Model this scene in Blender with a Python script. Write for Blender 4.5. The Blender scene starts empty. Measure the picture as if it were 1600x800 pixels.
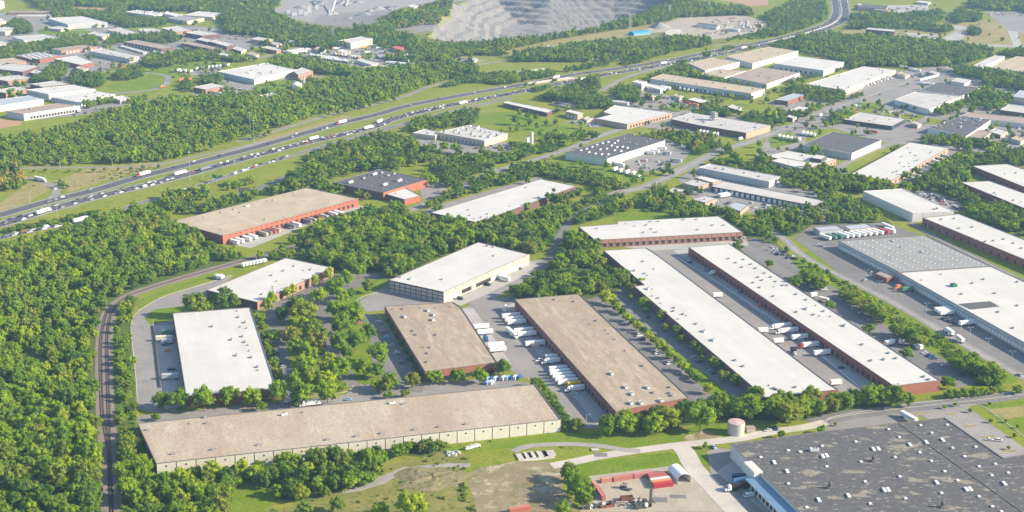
import bpy, math, random
import numpy as np
from mathutils import Matrix, Vector
rnd = random.Random(7)
nrs = np.random.RandomState(11)
S = bpy.context.scene
COL = S.collection
# ------------------------------------------------------------------ camera
W0, H0 = 1600.0, 800.0
FPX, PIT, ROL, CH = 2049.0, math.radians(17.5), math.radians(-0.794), 350.0
cr, sr, cp, sp = math.cos(ROL), math.sin(ROL), math.cos(PIT), math.sin(PIT)
VX = Vector((cr, -sr * sp, -sr * cp))
VU = Vector((sr, cr * sp, cr * cp))
VF = Vector((0, cp, -sp))
cam = bpy.data.cameras.new('camera')
cam.sensor_width = 36.0
cam.lens = 36.0 * FPX / W0
cam.clip_start = 5.0
cam.clip_end = 30000.0
camo = bpy.data.objects.new('camera', cam)
COL.objects.link(camo)
M3 = Matrix((VX, VU, -VF)).transposed()
camo.matrix_world = Matrix.Translation((0, 0, CH)) @ M3.to_4x4()
S.camera = camo
# ------------------------------------------------------------------ daylight
SUN_EL, SUN_AZ = math.radians(27.0), math.radians(-7.0)      # azimuth from +X, towards the camera
wd = bpy.data.worlds.new('World')
S.world = wd
wd.use_nodes = True
wn = wd.node_tree
bg = wn.nodes['Background']
sky = wn.nodes.new('ShaderNodeTexSky')
sky.sky_type = 'NISHITA'
sky.sun_disc = False
sky.sun_elevation = SUN_EL
sky.sun_rotation = math.radians(90.0) - SUN_AZ
sky.altitude = 300
sky.dust_density = 1.0
wn.links.new(sky.outputs[0], bg.inputs[0])
bg.inputs[1].default_value = 0.115
sl = bpy.data.lights.new('sun', 'SUN')
sl.energy = 4.8
sl.angle = math.radians(0.55)
sl.color = (1.0, 0.87, 0.66)
so = bpy.data.objects.new('sun', sl)
COL.objects.link(so)
sd = Vector((math.cos(SUN_AZ) * math.cos(SUN_EL), math.sin(SUN_AZ) * math.cos(SUN_EL), math.sin(SUN_EL)))
so.rotation_euler = sd.to_track_quat('Z', 'Y').to_euler()
S.view_settings.view_transform = 'Standard'
S.view_settings.look = 'None'
S.view_settings.exposure = 1.08
S.view_settings.gamma = 1.0
S.view_settings.use_curve_mapping = False
S.render.engine = 'CYCLES'
S.cycles.max_bounces = 5
S.cycles.diffuse_bounces = 3
S.cycles.glossy_bounces = 2
S.cycles.transmission_bounces = 2
S.cycles.transparent_max_bounces = 6
S.cycles.volume_bounces = 0
S.cycles.use_denoising = True
# ------------------------------------------------------------------ photograph pixel -> point of the place (on a level z)
def P(x, y, z=0.0):
 dx, dy = x - 800.0, y - 400.0
 ax, ay = cr * dx - sr * dy, sr * dx + cr * dy
 u, v = ax / FPX, -ay / FPX
 r = (u, cp + v * sp, -sp + v * cp)
 t = (z - CH) / r[2]
 return (r[0] * t, r[1] * t)
def proj(x, y, z):
 d = Vector((x, y, z - CH))
 zc = d.dot(VF)
 if zc < 1:
  return (-9999, -9999, zc)
 return (800 + FPX * d.dot(VX) / zc, 400 - FPX * d.dot(VU) / zc, zc)
def Z(x0, y0, s, pts):                       # readings from an enlarged view -> photograph pixels
 return [(x0 + p[0] / s, y0 + p[1] / s) + tuple(q / s if isinstance(q, (int, float)) else q for q in p[2:]) for p in pts]
# ------------------------------------------------------------------ materials
MATS = {}
def nd(nt, t, **kw):
 n = nt.nodes.new(t)
 for k, v in kw.items():
  setattr(n, k, v)
 return n
def mat(name, base, var=None, scale=0.2, rough=0.9, metal=0.0, spots=None, stretch=(1, 1, 1), coord='Object', obcol=False,
  orand=0.0, bump=0.0, seams=None, spec=0.3, fine=None):
 """base colour broken up by noise (var: second colour), blotches of a third (spots), seams between sheets, fine grain."""
 m = bpy.data.materials.new(name)
 m.use_nodes = True
 nt = m.node_tree
 bs = nt.nodes['Principled BSDF']
 bs.inputs['Roughness'].default_value = rough
 bs.inputs['Metallic'].default_value = metal
 bs.inputs['Specular IOR Level'].default_value = spec
 if coord == 'World':
  co = nd(nt, 'ShaderNodeNewGeometry').outputs['Position']
 else:
  co = nd(nt, 'ShaderNodeTexCoord').outputs['Object']
 mp = nd(nt, 'ShaderNodeMapping')
 nt.links.new(co, mp.inputs[0])
 mp.inputs['Scale'].default_value = stretch
 v = mp.outputs[0]
 rgb = nd(nt, 'ShaderNodeRGB')
 rgb.outputs[0].default_value = (*base, 1)
 c = rgb.outputs[0]
 if obcol:
  c = nd(nt, 'ShaderNodeObjectInfo').outputs['Color']
 def noise(sc, det=3.0, rgh=0.6):
  n = nd(nt, 'ShaderNodeTexNoise')
  n.inputs['Scale'].default_value = sc
  n.inputs['Detail'].default_value = det
  n.inputs['Roughness'].default_value = rgh
  nt.links.new(v, n.inputs['Vector'])
  return n.outputs['Fac']
 def mixc(fac, a, b, bl='MIX'):
  x = nd(nt, 'ShaderNodeMix', data_type='RGBA', blend_type=bl)
  for s_, q in ((x.inputs[0], fac), (x.inputs[6], a), (x.inputs[7], b)):
   if hasattr(q, 'is_output'):
    nt.links.new(q, s_)
   elif isinstance(q, (int, float)):
    s_.default_value = q
   else:
    s_.default_value = (*q, 1)
  return x.outputs[2]
 def ramp(f, lo, hi):
  r = nd(nt, 'ShaderNodeMapRange')
  nt.links.new(f, r.inputs[0])
  r.inputs[1].default_value = lo
  r.inputs[2].default_value = hi
  return r.outputs[0]
 if var:
  c = mixc(ramp(noise(scale), 0.35, 0.65), c, var)
 if spots:
  for sc, lo, hi, colr, amt in spots:
   f = ramp(noise(sc, 4.0, 0.65), lo, hi)
   mm = nd(nt, 'ShaderNodeMath', operation='MULTIPLY')
   nt.links.new(f, mm.inputs[0])
   mm.inputs[1].default_value = amt
   c = mixc(mm.outputs[0], c, colr)
 if fine:
  f = ramp(noise(fine[0], 2.0, 0.5), 0.3, 0.7)
  c = mixc(fine[1], c, mixc(1.0, c, mixc(f, (1 - fine[2],) * 3, (1 + fine[2],) * 3), 'MULTIPLY'))
 if seams:
  bt = nd(nt, 'ShaderNodeTexBrick')
  bt.inputs['Scale'].default_value = 1.0
  bt.inputs['Brick Width'].default_value = seams[0]
  bt.inputs['Row Height'].default_value = seams[1]
  bt.inputs['Mortar Size'].default_value = seams[2]
  bt.inputs['Color1'].default_value = (1, 1, 1, 1)
  bt.inputs['Color2'].default_value = (seams[4],) * 3 + (1,)
  bt.inputs['Mortar'].default_value = (*seams[3], 1)
  nt.links.new(nd(nt, 'ShaderNodeTexCoord').outputs['Object'], bt.inputs['Vector'])
  c = mixc(1.0, c, bt.outputs['Color'], 'MULTIPLY')
 if orand:
  oi = nd(nt, 'ShaderNodeObjectInfo')
  hs = nd(nt, 'ShaderNodeHueSaturation')
  r = nd(nt, 'ShaderNodeMapRange')
  nt.links.new(oi.outputs['Random'], r.inputs[0])
  r.inputs[3].default_value = 1 - orand
  r.inputs[4].default_value = 1 + orand
  nt.links.new(r.outputs[0], hs.inputs['Value'])
  nt.links.new(c, hs.inputs['Color'])
  c = hs.outputs[0]
 nt.links.new(c, bs.inputs['Base Color'])
 if bump:
  b = nd(nt, 'ShaderNodeBump')
  b.inputs['Strength'].default_value = bump
  b.inputs['Distance'].default_value = 0.5
  nt.links.new(noise(scale * 6), b.inputs['Height'])
  nt.links.new(b.outputs[0], bs.inputs['Normal'])
 MATS[name] = m
 return m
mat('roof_white', (0.585, 0.565, 0.53), (0.54, 0.52, 0.485), 0.05, 0.75, seams=(30.0, 3.2, 0.10, (0.90, 0.90, 0.89), 0.955),
 spots=[(0.11, 0.60, 0.75, (0.44, 0.42, 0.385), 0.5), (0.02, 0.5, 0.7, (0.51, 0.495, 0.465), 0.6)])
mat('roof_white_aged', (0.52, 0.50, 0.465), (0.45, 0.43, 0.40), 0.06, 0.8, seams=(30.0, 3.2, 0.08, (0.9, 0.9, 0.9), 0.97),
 spots=[(0.1, 0.58, 0.72, (0.45, 0.43, 0.40), 0.5)])
mat('roof_tan', (0.41, 0.335, 0.25), (0.32, 0.255, 0.185), 0.30, 0.95, stretch=(0.22, 1, 1),
 spots=[(0.045, 0.45, 0.7, (0.29, 0.215, 0.16), 0.65), (0.12, 0.58, 0.75, (0.54, 0.45, 0.345), 0.7), (1.3, 0.54, 0.68, (0.18, 0.13, 0.10), 0.6)],
 fine=(2.5, 1.0, 0.18))
mat('roof_tan_pale', (0.44, 0.37, 0.29), (0.375, 0.305, 0.23), 0.07, 0.95, stretch=(1, 0.3, 1),
 spots=[(0.03, 0.45, 0.7, (0.335, 0.245, 0.175), 0.65), (0.10, 0.55, 0.75, (0.54, 0.465, 0.38), 0.6), (0.5, 0.57, 0.72, (0.22, 0.165, 0.13), 0.55)],
 fine=(1.6, 1.0, 0.16))
mat('roof_sand', (0.45, 0.365, 0.255), (0.38, 0.305, 0.225), 0.08, 0.95, spots=[(0.05, 0.5, 0.7, (0.50, 0.42, 0.33), 0.6), (0.8, 0.62, 0.72, (0.32, 0.25, 0.2), 0.5)], fine=(1.5, 1.0, 0.08))
mat('roof_dark', (0.088, 0.086, 0.088), (0.112, 0.108, 0.108), 0.35, 0.9, stretch=(0.45, 1, 1),
 spots=[(0.10, 0.59, 0.63, (0.30, 0.265, 0.20), 0.75), (0.45, 0.60, 0.66, (0.36, 0.33, 0.27), 0.7), (0.3, 0.60, 0.68, (0.16, 0.10, 0.08), 0.5)],
 fine=(1.8, 1.0, 0.25))
mat('roof_charcoal', (0.085, 0.085, 0.092), (0.11, 0.11, 0.116), 0.15, 0.9, fine=(0.7, 1.0, 0.12))
mat('roof_gray', (0.30, 0.295, 0.285), (0.25, 0.245, 0.24), 0.12, 0.9, fine=(0.9, 1.0, 0.08))
mat('roof_lightgray', (0.50, 0.48, 0.455), (0.42, 0.40, 0.385), 0.1, 0.9, spots=[(0.07, 0.55, 0.72, (0.34, 0.32, 0.30), 0.6)], fine=(0.8, 1.0, 0.08))
mat('roof_brown', (0.36, 0.28, 0.225), (0.30, 0.235, 0.19), 0.1, 0.95, fine=(0.7, 1.0, 0.1), stretch=(0.3, 1, 1))
mat('roof_bluegray', (0.40, 0.43, 0.47), (0.36, 0.39, 0.43), 0.1, 0.6)
mat('metal_blue', (0.17, 0.29, 0.42), (0.15, 0.26, 0.38), 0.1, 0.45, seams=(0.6, 60.0, 0.08, (0.8, 0.8, 0.82), 0.97), spec=0.4)
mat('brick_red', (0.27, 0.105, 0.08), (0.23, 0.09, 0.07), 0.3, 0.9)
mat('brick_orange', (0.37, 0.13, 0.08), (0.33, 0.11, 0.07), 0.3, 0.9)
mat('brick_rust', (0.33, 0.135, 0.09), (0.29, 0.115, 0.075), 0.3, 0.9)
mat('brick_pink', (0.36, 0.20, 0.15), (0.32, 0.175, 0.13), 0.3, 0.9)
mat('brick_dark', (0.16, 0.085, 0.08), (0.13, 0.075, 0.07), 0.3, 0.9)  # dark brick, and painted shade on unlit sides of paler brick buildings
mat('brick_tan', (0.44, 0.31, 0.22), (0.40, 0.28, 0.2), 0.3, 0.9)
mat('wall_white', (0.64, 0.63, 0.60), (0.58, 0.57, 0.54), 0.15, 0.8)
mat('wall_gray', (0.47, 0.48, 0.48), (0.42, 0.43, 0.44), 0.15, 0.8)  # gray cladding, and painted shade on unlit sides of white walled halls
mat('wall_cream', (0.53, 0.44, 0.345), (0.49, 0.41, 0.32), 0.15, 0.8)
mat('wall_beige', (0.60, 0.49, 0.39), (0.56, 0.46, 0.37), 0.2, 0.8)
mat('panel_pale', (0.60, 0.57, 0.48), (0.55, 0.52, 0.44), 0.3, 0.8, orand=0.05)
mat('panel_pinkgray', (0.50, 0.43, 0.40), (0.46, 0.40, 0.37), 0.3, 0.8, orand=0.06)
mat('wall_dark', (0.07, 0.06, 0.06), (0.09, 0.075, 0.07), 0.2, 0.8)
mat('coping', (0.17, 0.155, 0.15), rough=0.6)
mat('coping_white', (0.72, 0.70, 0.67), rough=0.6)
mat('door_white', (0.72, 0.72, 0.72), (0.66, 0.66, 0.66), 0.5, 0.7)
mat('door_dark', (0.035, 0.035, 0.04), rough=0.7)
mat('glass', (0.03, 0.045, 0.06), rough=0.12, spec=0.6)
mat('metal_gray', (0.42, 0.42, 0.42), (0.36, 0.36, 0.36), 0.4, 0.5, metal=0.3)
mat('metal_dark', (0.10, 0.095, 0.09), (0.08, 0.08, 0.08), 0.4, 0.6)
mat('vent_brown', (0.26, 0.225, 0.20), (0.2, 0.17, 0.155), 0.8, 0.7)
mat('vent_white', (0.70, 0.70, 0.69), rough=0.55)
mat('tyre', (0.02, 0.02, 0.022), rough=0.9)
mat('rust', (0.23, 0.10, 0.06), (0.15, 0.075, 0.05), 0.9, 0.9)
mat('paint', (0.8, 0.8, 0.8), rough=0.35, obcol=True, spec=0.5)
mat('paint_matte', (0.8, 0.8, 0.8), rough=0.7, obcol=True, fine=(0.9, 1.0, 0.07))
mat('trailer_skin', (0.8, 0.8, 0.8), rough=0.5, obcol=True, seams=(1.2, 60.0, 0.03, (0.9, 0.9, 0.9), 0.97))
mat('concrete', (0.40, 0.385, 0.36), (0.34, 0.325, 0.305), 0.04, 0.95, coord='World', spots=[(0.12, 0.55, 0.75, (0.27, 0.26, 0.25), 0.4)], fine=(0.7, 1.0, 0.06))
mat('concrete_pale', (0.50, 0.46, 0.405), (0.43, 0.395, 0.35), 0.05, 0.95, coord='World', spots=[(0.10, 0.56, 0.72, (0.35, 0.32, 0.29), 0.45)], fine=(0.6, 1.0, 0.06))
mat('asphalt', (0.20, 0.19, 0.185), (0.16, 0.152, 0.148), 0.03, 0.92, coord='World', spots=[(0.09, 0.55, 0.70, (0.12, 0.116, 0.116), 0.6), (0.5, 0.6, 0.7, (0.11, 0.105, 0.105), 0.45), (0.05, 0.58, 0.72, (0.28, 0.265, 0.25), 0.6)], fine=(0.8, 1.0, 0.1))
mat('asphalt_old', (0.275, 0.255, 0.238), (0.225, 0.21, 0.198), 0.03, 0.92, coord='World', spots=[(0.08, 0.54, 0.70, (0.165, 0.155, 0.15), 0.6), (0.45, 0.6, 0.7, (0.15, 0.14, 0.135), 0.45), (0.02, 0.55, 0.7, (0.33, 0.305, 0.28), 0.5)], fine=(0.7, 1.0, 0.1))
mat('asphalt_dark', (0.105, 0.10, 0.105), (0.085, 0.082, 0.088), 0.04, 0.9, coord='World', fine=(0.5, 1.0, 0.1))
mat('line_white', (0.72, 0.72, 0.68), (0.6, 0.6, 0.57), 0.4, 0.8, coord='World')
mat('kerb', (0.50, 0.48, 0.44), (0.43, 0.41, 0.38), 0.2, 0.9, coord='World')
mat('grass', (0.175, 0.215, 0.014), (0.215, 0.235, 0.025), 0.012, 1.0, coord='World', spec=0.1,
 spots=[(0.035, 0.5, 0.72, (0.27, 0.245, 0.07), 0.55), (0.10, 0.52, 0.7, (0.10, 0.15, 0.02), 0.6)], fine=(0.5, 1.0, 0.2))
mat('lawn', (0.125, 0.195, 0.009), (0.155, 0.215, 0.014), 0.03, 1.0, coord='World', spec=0.1,
 spots=[(0.06, 0.52, 0.72, (0.21, 0.22, 0.045), 0.55), (0.14, 0.54, 0.7, (0.075, 0.13, 0.016), 0.55)], fine=(0.6, 1.0, 0.2))
mat('dry_grass', (0.26, 0.225, 0.08), (0.32, 0.26, 0.12), 0.03, 1.0, coord='World', spec=0.1,
 spots=[(0.09, 0.5, 0.7, (0.16, 0.185, 0.035), 0.65), (0.05, 0.58, 0.7, (0.37, 0.29, 0.17), 0.5)], fine=(0.6, 1.0, 0.18))
mat('scrub', (0.165, 0.18, 0.035), (0.23, 0.21, 0.07), 0.05, 1.0, coord='World', spec=0.1,
 spots=[(0.2, 0.5, 0.64, (0.075, 0.12, 0.018), 0.75), (0.1, 0.55, 0.68, (0.31, 0.25, 0.12), 0.65)], fine=(1.2, 1.0, 0.3))
mat('scrub_dry', (0.21, 0.185, 0.09), (0.27, 0.22, 0.13), 0.12, 1.0, coord='World', spec=0.1, spots=[(0.3, 0.5, 0.62, (0.10, 0.125, 0.04), 0.75)], fine=(1.2, 1.0, 0.25), bump=0.6)
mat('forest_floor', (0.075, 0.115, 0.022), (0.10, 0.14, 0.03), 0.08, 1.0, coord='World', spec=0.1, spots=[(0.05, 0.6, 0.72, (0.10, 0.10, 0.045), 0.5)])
mat('dirt', (0.28, 0.225, 0.14), (0.22, 0.18, 0.105), 0.05, 1.0, coord='World', spec=0.1,
 spots=[(0.06, 0.52, 0.60, (0.46, 0.40, 0.30), 0.75), (0.10, 0.55, 0.63, (0.16, 0.165, 0.055), 0.75), (0.3, 0.56, 0.66, (0.19, 0.16, 0.12), 0.6)], fine=(0.9, 1.0, 0.2))
mat('dirt_red', (0.42, 0.25, 0.15), (0.37, 0.23, 0.15), 0.03, 1.0, coord='World', spec=0.1, spots=[(0.06, 0.55, 0.7, (0.46, 0.34, 0.24), 0.6)])
mat('gravel', (0.27, 0.26, 0.25), (0.33, 0.31, 0.285), 0.1, 1.0, coord='World', spec=0.1, fine=(1.0, 1.0, 0.15))
mat('yard_dirt', (0.40, 0.345, 0.28), (0.345, 0.30, 0.24), 0.06, 1.0, coord='World', spec=0.1, spots=[(0.07, 0.56, 0.7, (0.20, 0.205, 0.10), 0.4), (0.1, 0.57, 0.7, (0.47, 0.43, 0.37), 0.6)], fine=(0.7, 1.0, 0.1))
mat('ballast', (0.235, 0.195, 0.175), (0.20, 0.165, 0.15), 0.3, 1.0, coord='World', spots=[(0.1, 0.55, 0.7, (0.33, 0.26, 0.2), 0.5)], fine=(2.0, 1.0, 0.15))
mat('rail_steel', (0.16, 0.12, 0.10), rough=0.5, metal=0.4)
mat('tie_wood', (0.10, 0.075, 0.06), rough=0.95)
mat('bark', (0.17, 0.125, 0.09), (0.12, 0.09, 0.065), 0.8, 0.95)
mat('pole_metal', (0.45, 0.46, 0.45), rough=0.5, metal=0.3)
mat('pole_wood', (0.20, 0.15, 0.115), rough=0.9)
mat('sign_green', (0.01, 0.20, 0.10), rough=0.5)
mat('tarp_blue', (0.03, 0.25, 0.55), rough=0.6)
mat('tank_steel', (0.50, 0.48, 0.45), (0.44, 0.42, 0.39), 0.3, 0.6, spots=[(0.35, 0.56, 0.7, (0.36, 0.31, 0.26), 0.5)], stretch=(1, 1, 0.35))
mat('tank_top', (0.47, 0.29, 0.25), (0.52, 0.40, 0.36), 0.4, 0.8)
mat('fabric_white', (0.80, 0.79, 0.77), rough=0.7)
mat('heap_gray', (0.22, 0.215, 0.21), (0.27, 0.265, 0.255), 0.1, 1.0, fine=(0.6, 1.0, 0.12))
def rock_mat():
 m = bpy.data.materials.new('quarry_rock')
 m.use_nodes = True
 nt = m.node_tree
 bs = nt.nodes['Principled BSDF']
 bs.inputs['Roughness'].default_value = 0.95
 ge = nd(nt, 'ShaderNodeNewGeometry')
 sx = nd(nt, 'ShaderNodeSeparateXYZ')
 nt.links.new(ge.outputs['True Normal'], sx.inputs[0])
 ra = nd(nt, 'ShaderNodeMapRange')
 nt.links.new(sx.outputs['Z'], ra.inputs[0])
 ra.inputs[1].default_value = 0.55
 ra.inputs[2].default_value = 0.92
 n1 = nd(nt, 'ShaderNodeTexNoise')
 n1.inputs['Scale'].default_value = 0.045
 n1.inputs['Detail'].default_value = 6
 nt.links.new(ge.outputs['Position'], n1.inputs['Vector'])
 r1 = nd(nt, 'ShaderNodeMapRange')
 nt.links.new(n1.outputs['Fac'], r1.inputs[0])
 r1.inputs[1].default_value = 0.4
 r1.inputs[2].default_value = 0.62
 face = nd(nt, 'ShaderNodeMix', data_type='RGBA')
 nt.links.new(r1.outputs[0], face.inputs[0])
 face.inputs[6].default_value = (0.135, 0.135, 0.14, 1)
 face.inputs[7].default_value = (0.19, 0.175, 0.155, 1)
 flo = nd(nt, 'ShaderNodeMix', data_type='RGBA')
 nt.links.new(r1.outputs[0], flo.inputs[0])
 flo.inputs[6].default_value = (0.20, 0.19, 0.185, 1)
 flo.inputs[7].default_value = (0.235, 0.215, 0.19, 1)
 al = nd(nt, 'ShaderNodeMix', data_type='RGBA')
 nt.links.new(ra.outputs[0], al.inputs[0])
 nt.links.new(face.outputs[2], al.inputs[6])
 nt.links.new(flo.outputs[2], al.inputs[7])
 nt.links.new(al.outputs[2], bs.inputs['Base Color'])
 MATS['quarry_rock'] = m
rock_mat()
def leaf_mat(name, cols, trans=0.25):
 """foliage: each tree takes its own mix of greens, broken up inside the crown by clump-sized noise; leaves let light through."""
 m = bpy.data.materials.new(name)
 m.use_nodes = True
 nt = m.node_tree
 for n in list(nt.nodes):
  nt.nodes.remove(n)
 out = nd(nt, 'ShaderNodeOutputMaterial')
 oi = nd(nt, 'ShaderNodeObjectInfo')
 cr_ = nd(nt, 'ShaderNodeValToRGB')
 e = cr_.color_ramp.elements
 while len(e) < len(cols):
  e.new(0.5)
 for i, (p, c) in enumerate(cols):
  e[i].position = p
  e[i].color = (*c, 1)
 nt.links.new(oi.outputs['Random'], cr_.inputs[0])
 no = nd(nt, 'ShaderNodeTexNoise')
 no.inputs['Scale'].default_value = 2.6
 no.inputs['Detail'].default_value = 2.0
 tc = nd(nt, 'ShaderNodeTexCoord')
 nt.links.new(tc.outputs['Object'], no.inputs['Vector'])
 mr = nd(nt, 'ShaderNodeMapRange')
 nt.links.new(no.outputs['Fac'], mr.inputs[0])
 mr.inputs[1].default_value = 0.3
 mr.inputs[2].default_value = 0.7
 mr.inputs[3].default_value = 0.78
 mr.inputs[4].default_value = 1.25
 hs = nd(nt, 'ShaderNodeHueSaturation')
 nt.links.new(mr.outputs[0], hs.inputs['Value'])
 nt.links.new(cr_.outputs[0], hs.inputs['Color'])
 df = nd(nt, 'ShaderNodeBsdfDiffuse')
 tr = nd(nt, 'ShaderNodeBsdfTranslucent')
 mx = nd(nt, 'ShaderNodeMixShader')
 mx.inputs[0].default_value = trans
 nt.links.new(hs.outputs[0], df.inputs[0])
 nt.links.new(hs.outputs[0], tr.inputs[0])
 nt.links.new(df.outputs[0], mx.inputs[1])
 nt.links.new(tr.outputs[0], mx.inputs[2])
 nt.links.new(mx.outputs[0], out.inputs[0])
 MATS[name] = m
leaf_mat('leaves', [(0.0, (0.135, 0.244, 0.024)), (0.16, (0.271, 0.397, 0.021)), (0.32, (0.183, 0.307, 0.028)), (0.48, (0.338, 0.453, 0.021)), (0.62, (0.164, 0.286, 0.024)), (0.74, (0.281, 0.328, 0.045)), (0.86, (0.406, 0.502, 0.021)), (0.94, (0.222, 0.328, 0.033)), (1.0, (0.308, 0.314, 0.048))], 0.5)
leaf_mat('leaves_dark', [(0.0, (0.096, 0.188, 0.028)), (0.5, (0.154, 0.251, 0.028)), (1.0, (0.230, 0.300, 0.036))], 0.45)
leaf_mat('leaves_yellow', [(0.0, (0.334, 0.462, 0.026)), (1.0, (0.463, 0.506, 0.035))], 0.45)
leaf_mat('needles', [(0.0, (0.173, 0.216, 0.033)), (0.5, (0.251, 0.251, 0.041)), (1.0, (0.386, 0.279, 0.065))], 0.15)
# ------------------------------------------------------------------ meshes
class MB:
 """gathers polygons with material slots; build() links them as one object."""
 def __init__(self):
  self.v, self.f, self.m, self.mats = [], [], [], []
 def slot(self, m):
  if m not in self.mats:
   self.mats.append(m)
  return self.mats.index(m)
 def poly(self, pts, m):
  k = len(self.v)
  self.v += [tuple(p) for p in pts]
  self.f.append(tuple(range(k, k + len(pts))))
  self.m.append(self.slot(m))
 def prism(self, base, z0, z1, m, top=None, bottom=False, taper=None):
  """base: list of xy, any turn; z0..z1"""
  a = sum(base[i][0] * base[(i + 1) % len(base)][1] - base[(i + 1) % len(base)][0] * base[i][1] for i in range(len(base)))
  if a < 0:
   base = base[::-1]
  n = len(base)
  tb = taper if taper is not None else base
  if taper is not None and a < 0:
   tb = taper[::-1]
  k = len(self.v)
  self.v += [(x, y, z0) for x, y in base] + [(x, y, z1) for x, y in tb]
  s = self.slot(m)
  for i in range(n):
   j = (i + 1) % n
   self.f.append((k + i, k + j, k + n + j, k + n + i))
   self.m.append(s)
  self.f.append(tuple(range(k + n, k + 2 * n)))
  self.m.append(self.slot(top or m))
  if bottom:
   self.f.append(tuple(range(k + n - 1, k - 1, -1)))
   self.m.append(s)
 def box(self, cx, cy, z0, lx, ly, h, m, top=None, bottom=True, ang=0.0, tap=1.0):
  c, s_ = math.cos(ang), math.sin(ang)
  q = [(-lx / 2, -ly / 2), (lx / 2, -ly / 2), (lx / 2, ly / 2), (-lx / 2, ly / 2)]
  b = [(cx + c * x - s_ * y, cy + s_ * x + c * y) for x, y in q]
  t = None
  if tap != 1.0:
   t = [(cx + tap * (c * x - s_ * y), cy + tap * (s_ * x + c * y)) for x, y in q]
  self.prism(b, z0, z0 + h, m, top, bottom, t)
 def cyl(self, cx, cy, z0, z1, r0, r1, m, n=8, top=None):
  a = [(cx + r0 * math.cos(2 * math.pi * i / n), cy + r0 * math.sin(2 * math.pi * i / n)) for i in range(n)]
  b = [(cx + r1 * math.cos(2 * math.pi * i / n), cy + r1 * math.sin(2 * math.pi * i / n)) for i in range(n)]
  self.prism(a, z0, z1, m, top, True, b)
 def tube(self, p, q, r0, r1, m, n=5):
  p, q = Vector(p), Vector(q)
  d = (q - p).normalized()
  u = d.orthogonal().normalized()
  w = d.cross(u)
  k = len(self.v)
  for c, r in ((p, r0), (q, r1)):
   for i in range(n):
    t = 2 * math.pi * i / n
    self.v.append(tuple(c + (u * math.cos(t) + w * math.sin(t)) * r))
  s = self.slot(m)
  for i in range(n):
   j = (i + 1) % n
   self.f.append((k + i, k + j, k + n + j, k + n + i))
   self.m.append(s)
  self.f.append(tuple(range(k + n, k + 2 * n)))
  self.m.append(s)
 def wheel(self, cx, cy, r, w, m='tyre', n=8):           # axle along y
  k = len(self.v)
  for yy in (cy - w / 2, cy + w / 2):
   for i in range(n):
    t = 2 * math.pi * i / n
    self.v.append((cx + r * math.cos(t), yy, r + r * math.sin(t)))
  s = self.slot(m)
  for i in range(n):
   j = (i + 1) % n
   self.f.append((k + i, k + n + i, k + n + j, k + j))
   self.m.append(s)
  self.f.append(tuple(range(k, k + n)))
  self.m.append(s)
  self.f.append(tuple(range(k + 2 * n - 1, k + n - 1, -1)))
  self.m.append(s)
 def mesh(self, name):
  me = bpy.data.meshes.new(name)
  me.from_pydata(self.v, [], self.f)
  for m in self.mats:
   me.materials.append(MATS[m])
  me.polygons.foreach_set('material_index', self.m)
  me.update()
  return me
 def build(self, name, parent=None, loc=None):
  return link(name, self.mesh(name), parent, loc)
def link(name, me, parent=None, loc=None, rz=0.0, sc=None):
 o = bpy.data.objects.new(name, me)
 COL.objects.link(o)
 if parent is not None:
  o.parent = parent
 if loc is not None:
  o.location = loc
 if rz:
  o.rotation_euler = (0, 0, rz)
 if sc is not None:
  o.scale = sc
 return o
def tag(o, label=None, cat=None, group=None, kind=None):
 if label:
  o['label'] = label
 if cat:
  o['category'] = cat
 if group:
  o['group'] = group
 if kind:
  o['kind'] = kind
 return o
def thing(name, label, cat, loc=(0, 0, 0), rz=0.0, group=None):
 o = link(name, None, None, loc, rz)
 return tag(o, label, cat, group)
MESH = {}
def shared(key, fn):
 if key not in MESH:
  MESH[key] = fn()
 return MESH[key]
ORD = ['first', 'second', 'third', 'fourth', 'fifth', 'sixth', 'seventh', 'eighth', 'ninth', 'tenth', 'eleventh', 'twelfth', 'thirteenth',
  'fourteenth', 'fifteenth', 'sixteenth', 'seventeenth', 'eighteenth', 'nineteenth', 'twentieth']
def inpoly(x, y, poly):
 c = False
 j = len(poly) - 1
 for i in range(len(poly)):
  xi, yi = poly[i]
  xj, yj = poly[j]
  if (yi > y) != (yj > y) and x < (xj - xi) * (y - yi) / (yj - yi) + xi:
   c = not c
  j = i
 return c
SHEETZ = {}
NOGO = []                                     # footprints that trees keep off: (bbox, polygon)
def nogo(poly, pad=0.0):
 if pad:
  cx = sum(p[0] for p in poly) / len(poly)
  cy = sum(p[1] for p in poly) / len(poly)
  q = []
  for x, y in poly:
   d = math.hypot(x - cx, y - cy) or 1
   q.append((x + (x - cx) / d * pad * 1.4, y + (y - cy) / d * pad * 1.4))
  poly = q
 xs = [p[0] for p in poly]
 ys = [p[1] for p in poly]
 NOGO.append(((min(xs), max(xs), min(ys), max(ys)), poly))
def blocked(x, y):
 for (a, b, c, d), poly in NOGO:
  if a <= x <= b and c <= y <= d and inpoly(x, y, poly):
   return True
 return False
def smooth(pts, n=6):
 out = []
 m = len(pts)
 for i in range(m - 1):
  p0, p1, p2, p3 = pts[max(i - 1, 0)], pts[i], pts[i + 1], pts[min(i + 2, m - 1)]
  for k in range(n):
   t = k / n
   out.append(tuple(0.5 * (2 * p1[a] + (p2[a] - p0[a]) * t + (2 * p0[a] - 5 * p1[a] + 4 * p2[a] - p3[a]) * t * t + (3 * p1[a] - p0[a] - 3 * p2[a] + p3[a]) * t ** 3) for a in (0, 1)))
 out.append(tuple(pts[-1][:2]))
 return out
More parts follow.
